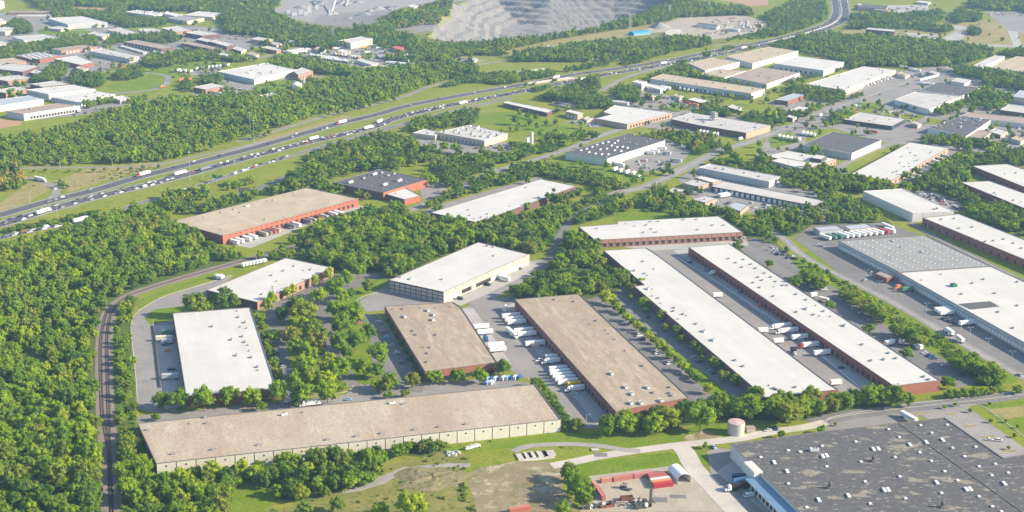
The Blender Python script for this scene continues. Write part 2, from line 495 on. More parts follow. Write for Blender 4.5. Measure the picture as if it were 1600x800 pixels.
def offset(line, d):
 out = []
 n = len(line)
 for i in range(n):
  a, b = line[max(i - 1, 0)], line[min(i + 1, n - 1)]
  dx, dy = b[0] - a[0], b[1] - a[1]
  l = math.hypot(dx, dy) or 1
  out.append((line[i][0] - dy / l * d, line[i][1] + dx / l * d))
 return out
def strip(name, line, w, m, z, kind='structure', parent=None, h=0.0, off=0.0):
 """ribbon of width w along a line (a kerb when h > 0); ribbons of one level lie a hair apart where they cross."""
 kk = SHEETZ.get(('s', z), 0)
 SHEETZ[('s', z)] = kk + 1
 if not h:
  z += 0.0006 * (kk % 30)
 a, b = offset(line, off + w / 2), offset(line, off - w / 2)
 mb = MB()
 for i in range(len(line) - 1):
  q = [a[i], b[i], b[i + 1], a[i + 1]]
  mb.poly([(x, y, z + h) for x, y in q], m)
  if h:
   mb.poly([(*a[i], z), (*a[i], z + h), (*a[i + 1], z + h), (*a[i + 1], z)], m)
   mb.poly([(*b[i], z), (*b[i + 1], z), (*b[i + 1], z + h), (*b[i], z + h)], m)
 o = mb.build(name, parent)
 if parent is None:
  o['kind'] = kind
 return o
def pline(px, n=6, z=0.0):
 return smooth([P(x, y, z) for x, y in px], n)
def road_nogo(line, w):
 a, b = offset(line, w / 2), offset(line, -w / 2)
 step = max(1, len(line) // 12)
 for i in range(0, len(line) - 1, step):
  j = min(i + step, len(line) - 1)
  nogo(a[i:j + 1] + b[i:j + 1][::-1])
def sheet(name, px, m, z, block=False, pad=0.0):
 pts = [P(x, y) for x, y in px]
 mb = MB()
 a = sum(pts[i][0] * pts[(i + 1) % len(pts)][1] - pts[(i + 1) % len(pts)][0] * pts[i][1] for i in range(len(pts)))
 if a < 0:
  pts = pts[::-1]
 k = SHEETZ.get(round(z, 3), 0)              # sheets of one layer still lie a hair apart where they overlap
 SHEETZ[round(z, 3)] = k + 1
 mb.poly([(x, y, z + 0.0006 * (k % 24)) for x, y in pts], m)
 o = mb.build(name)
 o['kind'] = 'structure'
 if block:
  nogo(pts)
 return o
# ------------------------------------------------------------------ terrain: one ground sheet, with the quarry cut into it
QP = [P(x, y) for x, y in [(668, 58), (700, 30), (716, 6), (770, -9), (860, -3), (960, -4), (1040, 0), (1052, 12), (985, 27), (925, 44), (850, 58), (780, 66), (715, 68)]]
HILL = [(*P(655, 36), 95, 70, 16.0), (*P(700, 18), 45, 70, 18.0), (*P(610, 30), 70, 60, 6.0)]
qx0, qx1 = min(p[0] for p in QP) - 260, max(p[0] for p in QP) + 60
qy0, qy1 = min(p[1] for p in QP) - 60, max(p[1] for p in QP) + 80
QA = np.array(QP)
def poly_dist(x, y):
 d = 1e9
 for i in range(len(QP)):
  ax, ay = QP[i]
  bx, by = QP[(i + 1) % len(QP)]
  vx, vy = bx - ax, by - ay
  t = max(0, min(1, ((x - ax) * vx + (y - ay) * vy) / (vx * vx + vy * vy)))
  d = min(d, math.hypot(x - ax - t * vx, y - ay - t * vy))
 return d
BENCH = [(0, 0), (5, -10), (18, -11), (23, -20), (38, -21), (43, -30), (60, -31), (65, -40), (84, -41), (89, -50), (400, -53)]
NZ = [(nrs.uniform(0.01, 0.06), nrs.uniform(0, 6.28), nrs.uniform(0, 6.28), nrs.uniform(0.3, 1)) for _ in range(14)]
def wob(x, y):
 return sum(a * math.sin(f * (x * math.cos(t) + y * math.sin(t)) + ph) for f, t, ph, a in NZ) / 3.0
def height(x, y):
 if not (qx0 < x < qx1 and qy0 < y < qy1):
  return 0.0
 edge = min(x - qx0, qx1 - x, y - qy0, qy1 - y)
 fade = max(0.0, min(1.0, edge / 40.0))
 h = 0.0
 for cx, cy, sx, sy, a in HILL:
  h += a * math.exp(-((x - cx) / sx) ** 2 - ((y - cy) / sy) ** 2)
 if inpoly(x, y, QP):
  d = poly_dist(x, y)
  d = max(0.0, d + (9.0 * wob(0.5 * x, 0.5 * y) + 4.0 * wob(1.6 * x, 1.6 * y)) * min(1, d / 10)) * 0.92
  b = BENCH[-1][1]
  for (d0, h0), (d1, h1) in zip(BENCH, BENCH[1:]):
   if d <= d1:
    b = h0 + (h1 - h0) * (d - d0) / (d1 - d0)
    break
  k = min(1.0, d / 20.0)
  h = h * (1 - k) + b + 1.6 * wob(3 * x, 3 * y) * k
 return h * fade
G = 9000.0
mb = MB()
ox = [-G, qx0, qx1, G]
oy = [-1500.0, qy0, qy1, 12000.0]
for i in range(3):
 for j in range(3):
  if i == 1 and j == 1:
   continue
  mb.poly([(ox[i], oy[j], 0), (ox[i + 1], oy[j], 0), (ox[i + 1], oy[j + 1], 0), (ox[i], oy[j + 1], 0)], 'grass')
ground = tag(mb.build('ground'), kind='structure')
nx, ny = int((qx1 - qx0) / 6), int((qy1 - qy0) / 6)
gv, gf = [], []
for j in range(ny + 1):
 for i in range(nx + 1):
  x, y = qx0 + (qx1 - qx0) * i / nx, qy0 + (qy1 - qy0) * j / ny
  gv.append((x, y, height(x, y)))
gm = []
for j in range(ny):
 for i in range(nx):
  a = j * (nx + 1) + i
  gf.append((a, a + 1, a + nx + 2, a + nx + 1))
  x, y = gv[a][0], gv[a][1]
  rocky = inpoly(x, y, QP) or (min(gv[a][2], gv[a + nx + 2][2]) > 2 and wob(2 * x, 2 * y) > 0.25)
  pa, pb, _ = proj(x, y, 0)
  works = pb < np.interp(pa, [430, 450, 556, 600, 660, 690, 720], [24, 34, 44, 32, 18, 8, 2])
  cut = (612 < pa < 690 and 42 < pb < 52 and wob(3 * x, 3 * y) > -0.35) or (690 <= pa < 725 and 48 < pb < 62)
  gm.append(1 if rocky or works or cut else 0)
me = bpy.data.meshes.new('quarry')
me.from_pydata(gv, [], gf)
me.materials.append(MATS['scrub'])
me.materials.append(MATS['quarry_rock'])
me.polygons.foreach_set('material_index', gm)
tag(link('quarry', me), kind='structure')
nogo(QP)
# ------------------------------------------------------------------ sheets (photograph pixels of their outlines)
ZF, ZG, ZD, ZA, ZC, ZR, ZL, ZM = 0.02, 0.04, 0.06, 0.08, 0.10, 0.12, 0.14, 0.16
# industrial ground
for px in [
 [(330, 440), (250, 466), (217, 486), (206, 502), (205, 520), (209, 560), (213, 600), (217, 640), (262, 648), (300, 625), (275, 500), (235, 508), (226, 498), (240, 484), (285, 478), (330, 462), (350, 445), (365, 430)],
 [(215, 650), (440, 628), (540, 617), (560, 600), (640, 604), (780, 588), (810, 596), (838, 600), (838, 618), (215, 676)],
 [(735, 478), (770, 468), (800, 462), (812, 468), (965, 655), (950, 672), (905, 668), (870, 640), (838, 600), (800, 580), (778, 572), (722, 482)],
 [(990, 392), (1080, 386), (1400, 603), (1388, 614), (1308, 612)],
 [(560, 470), (580, 460), (612, 452), (690, 470), (720, 474), (700, 484), (604, 484), (572, 488)],
 [(1285, 660), (1300, 652), (1422, 632), (1440, 640), (1432, 656), (1345, 669), (1286, 677)],
 [(730, 476), (757, 458), (800, 436), (828, 408), (852, 404), (858, 412), (838, 430), (795, 452), (752, 482)],
]:
 sheet('asphalt_yard', px, 'asphalt_old', ZA, True)
for px in [
 [(395, 480), (440, 455), (520, 430), (600, 425), (610, 452), (565, 462), (560, 485), (596, 500), (664, 600), (660, 614), (556, 604), (440, 622), (430, 600)],
 [(896, 474), (962, 456), (985, 440), (1222, 620), (1150, 626), (1070, 650)],
 [(1138, 378), (1180, 372), (1215, 384), (1251, 423), (1300, 446), (1377, 503), (1446, 546), (1484, 567), (1532, 597), (1500, 606), (1465, 596)],
 [(1240, 372), (1268, 352), (1385, 348), (1420, 362), (1440, 366), (1310, 380), (1600, 552), (1600, 584), (1545, 556), (1320, 432)],
]:
 sheet('parking_lot', px, 'asphalt', ZA, True)
for px in [
 [(241, 510), (276, 506), (300, 630), (258, 640), (247, 580)],
 [(782, 482), (812, 470), (968, 655), (935, 668), (880, 600)],
 [(720, 482), (740, 482), (800, 570), (778, 572)],
 [(1052, 392), (1078, 388), (1404, 606), (1358, 612)],
 [(693, 470), (828, 408), (852, 414), (757, 462), (720, 478)],
 [(940, 380), (1164, 368), (1170, 384), (1010, 392)],
 [(350, 380), (560, 320), (576, 326), (480, 352), (392, 388)],
]:
 sheet('concrete_apron', px, 'concrete', ZC, True)
sheet('gravel_yard', [(905, 800), (932, 778), (920, 744), (1050, 728), (1066, 738), (1112, 748), (1185, 800)], 'yard_dirt', ZD, True)
sheet('bare_earth', [(728, 744), (745, 732), (800, 722), (872, 722), (884, 738), (880, 765), (905, 800), (745, 800), (735, 770)], 'dirt', ZD, True)
sheet('old_foundation', [(805, 714), (820, 706), (860, 704), (868, 716), (838, 720), (812, 721)], 'concrete_pale', ZA, True)
sheet('parking_lot', [(1425, 642), (1450, 640), (1510, 634), (1600, 700), (1600, 735), (1560, 722), (1470, 668)], 'asphalt_old', ZA, True)
sheet('dock_apron', [(1112, 748), (1105, 705), (1120, 700), (1142, 702), (1200, 745), (1260, 800), (1170, 800)], 'asphalt_old', ZA, True)
sheet('concrete_apron', [(1118, 738), (1145, 720), (1180, 740), (1245, 800), (1200, 806), (1155, 766)], 'concrete', ZC, True)
sheet('lawn', [(1083, 706), (1105, 700), (1140, 704), (1145, 718), (1110, 728), (1088, 722)], 'lawn', ZD)
sheet('lawn', [(895, 726), (1000, 712), (1048, 706), (1064, 716), (1055, 728), (915, 752), (902, 745)], 'lawn', ZG, True)
sheet('lawn', [(690, 702), (880, 674), (960, 680), (1070, 672), (1100, 660), (1140, 662), (1140, 680), (1060, 694), (960, 702), (880, 696), (800, 700), (740, 706)], 'lawn', ZG)
sheet('dry_verge', [(1068, 682), (1100, 672), (1132, 684), (1075, 694)], 'dirt', ZD)
sheet('scrub_field', [(430, 800), (520, 770), (600, 730), (690, 705), (735, 712), (722, 745), (740, 800)], 'scrub', ZG)
sheet('dirt_track', [(530, 772), (575, 752), (612, 738), (630, 730), (700, 724), (735, 724), (735, 730), (690, 730), (640, 733), (600, 756), (560, 768)], 'gravel', ZD)
sheet('lawn', [(360, 800), (365, 758), (400, 745), (440, 770), (420, 800)], 'lawn', ZG)
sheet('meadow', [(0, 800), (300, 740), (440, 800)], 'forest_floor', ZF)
sheet('dry_verge', [(1420, 640), (1434, 632), (1480, 630), (1520, 634), (1510, 640), (1450, 640)], 'dry_grass', ZG)
sheet('lawn', [(1530, 634), (1600, 626), (1600, 680), (1580, 672)], 'lawn', ZG)
sheet('dry_verge', [(1540, 640), (1600, 634), (1600, 650), (1570, 655)], 'dry_grass', ZD)
sheet('lawn', [(210, 470), (330, 428), (345, 428), (250, 462), (218, 482)], 'lawn', ZG)
sheet('lawn', [(226, 498), (240, 484), (285, 478), (330, 466), (290, 505), (240, 510)], 'lawn', ZG)
for px in [[(455, 478), (490, 470), (500, 520), (512, 560), (540, 606), (465, 612), (452, 560), (446, 520)], [(514, 472), (560, 462), (566, 490), (578, 510), (580, 560), (600, 598), (562, 602), (545, 570), (524, 520)], [(436, 480), (445, 500), (438, 510)], [(402, 486), (412, 480), (440, 590), (434, 606)], [(600, 482), (612, 484), (660, 574), (662, 590)], [(578, 440), (600, 432), (606, 446), (575, 460), (560, 470), (550, 455)],
   [(948, 470), (958, 470), (1135, 612), (1128, 622), (1110, 616)], [(978, 446), (990, 448), (1200, 614), (1180, 622)]]:
 sheet('lawn_island', px, 'lawn', ZR)
# green wedges of the industrial park
for px in [
 [(860, 365), (905, 362), (930, 400), (880, 400), (855, 390)],
 [(958, 330), (1000, 322), (1070, 330), (1085, 340), (1000, 350), (960, 345)],
 [(835, 262), (895, 248), (950, 262), (1008, 275), (1000, 282), (985, 296), (940, 290), (905, 286)],
 [(620, 266), (700, 262), (705, 280), (680, 282), (650, 268)],
 [(740, 176), (800, 175), (920, 206), (900, 218), (860, 218), (800, 200), (745, 192)],
 [(1060, 236), (1105, 240), (1075, 255), (1070, 250)],
 [(1160, 214), (1185, 206), (1220, 200), (1150, 222)],
 [(1060, 165), (1075, 165), (1080, 172), (1050, 174), (1022, 166)],
 [(1335, 162), (1365, 160), (1400, 178), (1460, 182), (1445, 186), (1390, 176)],
 [(1235, 402), (1249, 392), (1383, 463), (1474, 517), (1589, 597), (1560, 602), (1532, 597), (1484, 567), (1446, 546), (1377, 503), (1300, 446), (1251, 423)],
 [(1200, 215), (1235, 205), (1250, 222), (1205, 232)],
]:
 sheet('lawn', px, 'lawn', ZG)
for px in [
 [(1330, 440), (1246, 396), (1268, 392), (1380, 446), (1470, 500), (1580, 566), (1600, 590), (1576, 600)],
 [(1310, 415), (1340, 425), (1450, 490), (1520, 530), (1600, 582), (1590, 586), (1460, 505), (1330, 435)],
]:
 sheet('verge', px, 'lawn', ZG)
# upper right works quarter
for px in [
 [(950, 150), (1000, 130), (1080, 165), (1230, 200), (1250, 190), (1200, 160), (1260, 140), (1325, 145), (1400, 112), (1480, 102), (1500, 118), (1600, 130), (1600, 220), (1440, 180), (1330, 165), (1230, 220), (1200, 215), (1150, 216), (980, 196)],
 [(1200, 200), (1320, 180), (1600, 210), (1600, 240), (1490, 236), (1380, 222), (1300, 200), (1240, 206)],
 [(1180, 245), (1200, 215), (1260, 200), (1260, 226), (1210, 250)],
 [(1060, 280), (1095, 255), (1200, 285), (1300, 300), (1330, 335), (1290, 350), (1090, 320)],
]:
 sheet('works_yard', px, 'asphalt_old', ZF, False)
for px in [
 [(960, 252), (1005, 240), (1040, 216), (1080, 236), (1070, 250), (1066, 256), (1020, 270), (990, 268), (962, 264)],
 [(630, 215), (660, 218), (750, 225), (800, 222), (800, 238), (760, 242), (690, 240), (650, 226)],
 [(880, 190), (940, 182), (960, 196), (930, 200)],
 [(1392, 284), (1484, 232), (1502, 240), (1470, 262), (1420, 296)],
 [(1428, 330), (1490, 330), (1500, 336), (1445, 345)],
 [(1410, 294), (1460, 300), (1520, 325), (1490, 330)],
 [(660, 330), (680, 322), (840, 276), (850, 278), (690, 330), (672, 336)],
 [(655, 290), (690, 280), (700, 300), (660, 312)],
 [(1310, 145), (1400, 110), (1452, 120), (1440, 128), (1350, 152)],
 [(1385, 150), (1440, 126), (1462, 128), (1400, 156)],
]:
 sheet('parking_lot', px, 'asphalt_old', ZA, True)
# upper left works quarter
for px in [
 [(0, 100), (60, 70), (130, 60), (220, 48), (300, 40), (400, 50), (420, 70), (330, 90), (200, 100), (120, 120), (0, 170)],
 [(0, 20), (80, 16), (100, 30), (170, 30), (190, 45), (100, 66), (0, 70)],
 [(262, 112), (300, 100), (345, 100), (350, 112), (400, 130), (470, 118), (510, 118), (470, 130), (380, 142), (330, 122)],
 [(440, 80), (470, 72), (560, 64), (600, 62), (640, 80), (700, 86), (760, 94), (720, 102), (640, 100), (590, 112), (540, 100), (470, 90)],
 [(100, 170), (240, 155), (232, 162), (110, 182), (40, 186)],
 [(300, 146), (345, 144), (420, 140), (420, 150), (310, 152)],
]:
 sheet('works_yard', px, 'asphalt_old', ZF, False)
for px in [
 [(235, 110), (300, 92), (370, 88), (350, 100), (290, 112), (265, 125), (230, 122)],
 [(160, 135), (230, 122), (262, 130), (240, 145), (190, 144)],
 [(400, 128), (460, 124), (460, 142), (400, 148)],
 [(210, 42), (240, 38), (262, 40), (235, 46)],
 [(60, 45), (130, 45), (150, 52), (60, 56)],
]:
 sheet('lawn', px, 'lawn', ZG)
sheet('bare_field', [(110, 12), (120, 10.5), (178, 14), (170, 19), (140, 18)], 'dirt_red', ZD, True)
sheet('bare_field', [(-20, 205), (-20, 184), (36, 190), (30, 196)], 'dirt_red', ZD, True)
# highway corridor
sheet('highway_verge', [(-60, 330), (40, 270), (300, 240), (420, 212), (520, 185), (640, 155), (760, 128), (860, 112), (1000, 88), (1130, 66), (1230, 48), (1290, 20), (1292, -5), (1345, -5), (1340, 28), (1310, 48), (1240, 68), (1120, 100), (1000, 122), (900, 145), (800, 162), (660, 195), (560, 225), (440, 285), (330, 330), (200, 345), (0, 400), (-60, 400)], 'grass', ZG)
sheet('dry_verge', [(80, 285), (140, 262), (240, 254), (260, 258), (190, 275), (110, 300)], 'dry_grass', ZD)
sheet('dry_verge', [(0, 318), (40, 288), (75, 282), (80, 295), (40, 318), (0, 330)], 'dry_grass', ZD)
sheet('dry_verge', [(310, 250), (420, 214), (540, 180), (560, 182), (400, 232), (330, 254)], 'dry_grass', ZD)
# quarry works, plant, far fields
sheet('quarry_works', [(415, 22), (440, 8), (425, -8), (700, -8), (690, 6), (660, 16), (600, 30), (556, 42), (520, 40), (480, 34), (450, 28)], 'gravel', ZG, True)
sheet('bare_field', [(520, 38), (540, 34), (552, 36), (545, 41), (530, 41)], 'dirt_red', ZD)
sheet('power_line_corridor', [(780, 82), (860, 64), (920, 54), (1000, 42), (1070, 28), (1085, 32), (1020, 46), (960, 62), (880, 74), (800, 90)], 'dry_grass', ZG, True)
sheet('plant_yard', [(985, 54), (1040, 36), (1060, 28), (1160, 24), (1200, 34), (1200, 52), (1110, 62), (1040, 50)], 'yard_dirt', ZD, True)
sheet('bare_field', [(1090, -4), (1200, -4), (1200, 8), (1172, 10), (1150, 4)], 'dirt_red', ZD, True)
sheet('field', [(1310, 55), (1330, 40), (1360, 36), (1400, 44), (1440, 48), (1480, 34), (1560, 30), (1600, 30), (1600, 76), (1560, 72), (1500, 66), (1420, 60)], 'dry_grass', ZG)
sheet('field', [(1330, 22), (1380, 10), (1480, 8), (1560, 16), (1590, 30), (1500, 32), (1440, 26)], 'grass', ZD)
sheet('field', [(1340, -6), (1600, -6), (1600, 12), (1400, 10)], 'grass', ZF)
sheet('parking_lot', [(1352, 16), (1385, 8), (1450, 8), (1452, 18), (1430, 22)], 'concrete', ZA, True)
sheet('parking_lot', [(1538, 18), (1600, 18), (1600, 52), (1575, 48)], 'asphalt_old', ZA, True)
sheet('parking_lot', [(1468, 62), (1495, 48), (1512, 48), (1502, 65), (1490, 68)], 'concrete', ZA, True)
sheet('field_road', [(1510, 68), (1600, 72), (1600, 75), (1510, 72)], 'concrete', ZA)
sheet('field_road', [(1574, 48), (1590, 50), (1596, 72), (1584, 72)], 'concrete', ZA)
for px in [[(1450, 42), (1500, 40), (1530, 46), (1460, 47)], [(1412, 50), (1470, 56), (1460, 62), (1425, 58)]]:
 sheet('field_road', px, 'concrete', ZA)
# ------------------------------------------------------------------ roads
FAR = pline([(-80, 356), (0, 336), (75, 315), (147, 297.5), (215, 277.5), (307, 254), (400, 230), (512, 198), (585, 180), (657, 161), (800, 135), (859, 124), (900, 116), (950, 109), (1000, 102), (1070, 89.5), (1125, 78), (1200, 64), (1250, 51.5), (1292, 37), (1305, 24), (1306, 10), (1303, -4)])
NEAR = pline([(-80, 370), (0, 351), (82, 326), (150, 308), (215, 292.5), (265, 280), (400, 243), (475, 224), (575, 201), (625, 183), (712, 163), (800, 146), (840, 137), (900, 126), (950, 116), (1000, 108), (1062, 97), (1125, 85), (1200, 69), (1255, 56), (1300, 42), (1319, 29), (1321, 14), (1317, -4)])
RAMP = pline([(-60, 385), (0, 372), (70, 357), (107, 350), (150, 338), (180, 330), (220, 317), (260, 306), (325, 285), (400, 260), (457, 243), (510, 227), (600, 202), (700, 175), (800, 153)])
for nm, ln in (('highway', FAR), ('highway', NEAR)):
 road_nogo(ln, 24)
 rd = strip(nm, ln, 21, 'asphalt_old', ZR)
 strip('traffic_lane', ln, 14.5, 'asphalt_dark', ZL, parent=rd)
 for o_ in (-7.6, 7.6):
  strip('road_marking', ln, 0.35, 'line_white', ZM, parent=rd, off=o_)
road_nogo(RAMP, 11)
rd = strip('ramp_road', RAMP, 9.5, 'asphalt', ZR)
for o_ in (-4.0, 4.0):
 strip('road_marking', RAMP, 0.3, 'line_white', ZL, parent=rd, off=o_)
ROADS = {}
for nm, w, m, px in [
 ('frontage_road', 10, 'asphalt', [(290, 326), (335, 315), (400, 296), (442, 279), (482, 260), (520, 243), (560, 221), (600, 203), (640, 193)]),
 ('exit_loop', 8.5, 'asphalt_old', [(20, 275), (48, 279), (68, 284), (84, 292), (88, 300), (80, 310), (60, 319), (30, 328), (0, 337), (-40, 347)]),
 ('slip_road', 7, 'asphalt_old', [(30, 263), (120, 262), (200, 261), (260, 255), (300, 246), (345, 237), (420, 220)]),
 ('frontage_road', 9, 'asphalt_old', [(370, 222), (410, 211), (450, 199), (525, 177), (600, 160), (640, 148), (670, 136), (735, 120)]),
 ('frontage_road', 8, 'asphalt_old', [(720, 105), (760, 99), (800, 94), (850, 89), (880, 92), (990, 93)]),
 ('street', 15, 'asphalt_old', [(955, 305), (975, 299), (1007, 292), (1040, 278), (1075, 260), (1125, 236), (1170, 222), (1200, 211), (1240, 196), (1270, 184), (1325, 161), (1350, 153), (1400, 134), (1440, 118), (1475, 107), (1500, 103)]),
 ('street', 12, 'asphalt_old', [(640, 330), (690, 306), (735, 286), (762, 272), (800, 260), (882, 235), (950, 208), (985, 199), (1030, 186), (1062, 177)]),
 ('street', 9, 'asphalt_old', [(590, 238), (640, 244), (690, 250), (740, 262), (790, 266)]),
 ('access_road', 8.5, 'asphalt', [(975, 299), (930, 322), (900, 338), (880, 360), (868, 385), (856, 410), (830, 427)]),
 ('side_street', 9, 'asphalt_old', [(1205, 360), (1225, 373), (1255, 400), (1320, 435), (1390, 470), (1470, 517), (1532, 553), (1600, 590), (1640, 612)]),
 ('street', 13, 'asphalt', [(1270, 662), (1320, 650), (1420, 637), (1520, 626), (1600, 616), (1680, 606)]),
 ('concrete_road', 8, 'concrete_pale', [(862, 728), (895, 722), (950, 711), (1050, 697), (1150, 686), (1200, 676), (1255, 668), (1290, 660)]),
 ('concrete_road', 12, 'concrete_pale', [(1062, 697), (1072, 708), (1084, 730), (1110, 758), (1150, 800), (1180, 830)]),
 ('gravel_path', 5.5, 'gravel', [(803, 706), (815, 700), (837, 696), (887, 694), (937, 697), (975, 703), (1000, 705)]),
 ('access_road', 7, 'asphalt', [(60, 188), (100, 180), (140, 173), (200, 165), (240, 157)]),
 ('street', 9, 'asphalt_old', [(0, 110), (60, 108), (120, 106), (170, 112), (250, 116), (262, 128), (240, 140), (170, 147)]),
 ('street', 9, 'asphalt_old', [(100, 48), (160, 48), (220, 56), (300, 78), (380, 92), (440, 84), (520, 78)]),
 ('street', 10, 'asphalt_old', [(1330, 272), (1305, 268), (1340, 245), (1390, 225), (1410, 215), (1440, 190), (1480, 165), (1510, 166)]),
 ('street', 11, 'asphalt_old', [(1370, 212), (1440, 226), (1520, 234), (1560, 240), (1600, 228)]),
 ('side_street', 7, 'asphalt', [(1392, 318), (1420, 345), (1460, 370), (1530, 405), (1600, 440)]),
 ('flyover', 9, 'concrete_pale', [(815, 133), (850, 126), (885, 122), (905, 122)]),
 ('haul_road', 12, 'gravel', [(440, -2), (452, 6), (432, 14), (436, 20), (455, 24)]),
 ('street', 8, 'asphalt_old', [(1385, 60), (1430, 62), (1480, 66), (1510, 70), (1600, 74)]),
 ('street', 9, 'asphalt_old', [(940, 142), (958, 131), (975, 122), (1000, 114), (1040, 104)]),
 ('ramp_road', 9, 'asphalt_old', [(1115, 72), (1145, 68), (1170, 69), (1200, 63)]),
 ('dirt_track', 6, 'dirt', [(0, 394), (20, 390), (40, 383), (70, 376)]),
]:
 ln = pline(px)
 road_nogo(ln, w + 3)
 ROADS.setdefault(nm, []).append((ln, strip(nm, ln, w, m, ZR)))
 if nm in ('side_street', 'street') and px[0][1] > 300:
  strip('road_marking', ln, 0.35, 'line_white', ZL, parent=ROADS[nm][-1][1])
# kerbs of the nearer drives
for px, n in [([(362, 430), (330, 440.5), (285, 454), (250, 466), (217, 486), (206, 502), (205, 520), (209, 560), (213, 600), (215, 642)], 6),
    ([(562, 478), (556, 472), (566, 464), (585, 458), (606, 452)], 6), ([(586, 490), (604, 510), (626, 545), (650, 580)], 4),
    ([(1290, 661), (1300, 652), (1360, 641), (1422, 631.5)], 4), ([(1424, 630.5), (1520, 620), (1600, 610)], 4), ([(1500, 634), (1532, 634), (1560, 652), (1600, 682)], 4),
    ([(440, 624), (520, 616), (545, 610), (552, 602)], 4), ([(562, 600), (580, 608), (640, 603), (700, 596)], 4)]:
 strip('kerb', pline(px, n), 0.5, 'kerb', 0.08, h=0.16)
# painted dock line and bay lines
strip('road_marking', pline([(1058, 402), (1122, 442), (1200, 493), (1262, 538), (1345, 607)]), 0.9, 'line_white', ZR)
mb = MB()
def bays(a, b, n, ln):
 a, b = P(*a), P(*b)
 dx, dy = b[0] - a[0], b[1] - a[1]
 l = math.hypot(dx, dy)
 ux, uy = dx / l, dy / l
 for i in range(n + 1):
  x, y = a[0] + dx * i / n, a[1] + dy * i / n
  for s in (-1, 1):
   q = [(x - ux * .08, y - uy * .08), (x + ux * .08, y + uy * .08), (x + ux * .08 - uy * s * ln, y + uy * .08 + ux * s * ln), (x - ux * .08 - uy * s * ln, y - uy * .08 + ux * s * ln)]
   if s < 0:
    q = q[::-1]
   mb.poly([(*p, ZC + 0.02) for p in q], 'line_white')
for a, b, n in [((1452, 646), (1560, 722), 34), ((1478, 645), (1586, 716), 34), ((1503, 645), (1600, 706), 30)]:
 bays(a, b, n, 5.2)
for a, b, n in [((586, 492), (650, 580), 24), ((930, 470), (1120, 622), 60), ((1165, 384), (1420, 555), 76), ((410, 500), (445, 600), 24), ((962, 470), (1160, 618), 60)]:
 bays(a, b, n, 5.0)
tag(mb.build('parking_bay_lines'), kind='structure')
# parking islands of the lower lot
for x, y in [(1440, 646), (1487, 647), (1516, 666), (1545, 683), (1577, 705)]:
 mb = MB()
 px_, py_ = P(x, y)
 mb.box(px_, py_, 0.08, 7.5, 2.6, 0.16, 'kerb', 'dry_grass', False, 0.05)
 tag(mb.build('parking_island'), kind='structure')
# ------------------------------------------------------------------ railway: ballast, two tracks that join, ties
RA = [(168.5, 485), (163, 500), (158.5, 525), (157, 550), (158, 600), (159.5, 640), (163, 665), (168, 690), (170.5, 710), (172, 750), (174.5, 800), (176, 830)]
RB = [(480, 381), (440, 391), (400, 402), (300, 430), (225, 453), (195, 466), (178, 482), (171, 500), (167.5, 525), (167, 550), (168.5, 600), (169.5, 640), (170, 690), (170.8, 712), (172, 750), (174.6, 800), (176, 830)]
la, lb = pline(RA, 5), pline(RB, 5)
road_nogo(lb, 13)
road_nogo(la, 9)
bal = strip('railway_bed', pline([(480, 381), (440, 391), (400, 402.5), (300, 430), (225, 453), (195, 466), (177, 481), (168, 496), (163, 525), (162, 550), (163, 600), (165, 650), (169, 700), (172, 750), (174.5, 800), (176, 830)]), 11.5, 'ballast', ZG)
for ln in (la, lb):
 for o_ in (-0.75, 0.75):
  strip('rail', ln, 0.28, 'rail_steel', 0.07, parent=bal, h=0.26, off=o_)
mb = MB()
for ln in (la, lb):
 acc = 0.0
 for (x0, y0), (x1, y1) in zip(ln, ln[1:]):
  l = math.hypot(x1 - x0, y1 - y0)
  while acc < l:
   t = acc / l
   mb.box(x0 + (x1 - x0) * t, y0 + (y1 - y0) * t, 0.05, 0.35, 2.6, 0.12, 'tie_wood', None, False, math.atan2(y1 - y0, x1 - x0))
   acc += 1.0
  acc -= l
tag(mb.build('railway_ties', bal), kind='stuff')
# spoil mound in the scrub
mb = MB()
cx, cy = P(676, 748)
for i in range(24):
 for j in range(8):
  def mp(i, j):
   t, r = 2 * math.pi * i / 24, 1 - j / 8
   rr = r * (1 + 0.15 * math.sin(3 * t + 1) + 0.08 * math.sin(7 * t))
   return (cx + 24 * rr * math.cos(t), cy + 15 * rr * math.sin(t), 1.9 * (1 - r ** 1.6) * (1 + 0.18 * math.sin(5 * t + 4 * r)) + 0.35 * math.sin(2.3 * i + 3.1 * j) * min(r, 1 - r))
  mb.poly([mp(i, j), mp(i + 1, j), mp(i + 1, j + 1), mp(i, j + 1)], 'scrub_dry')
tag(mb.build('earth_mound'), kind='structure')
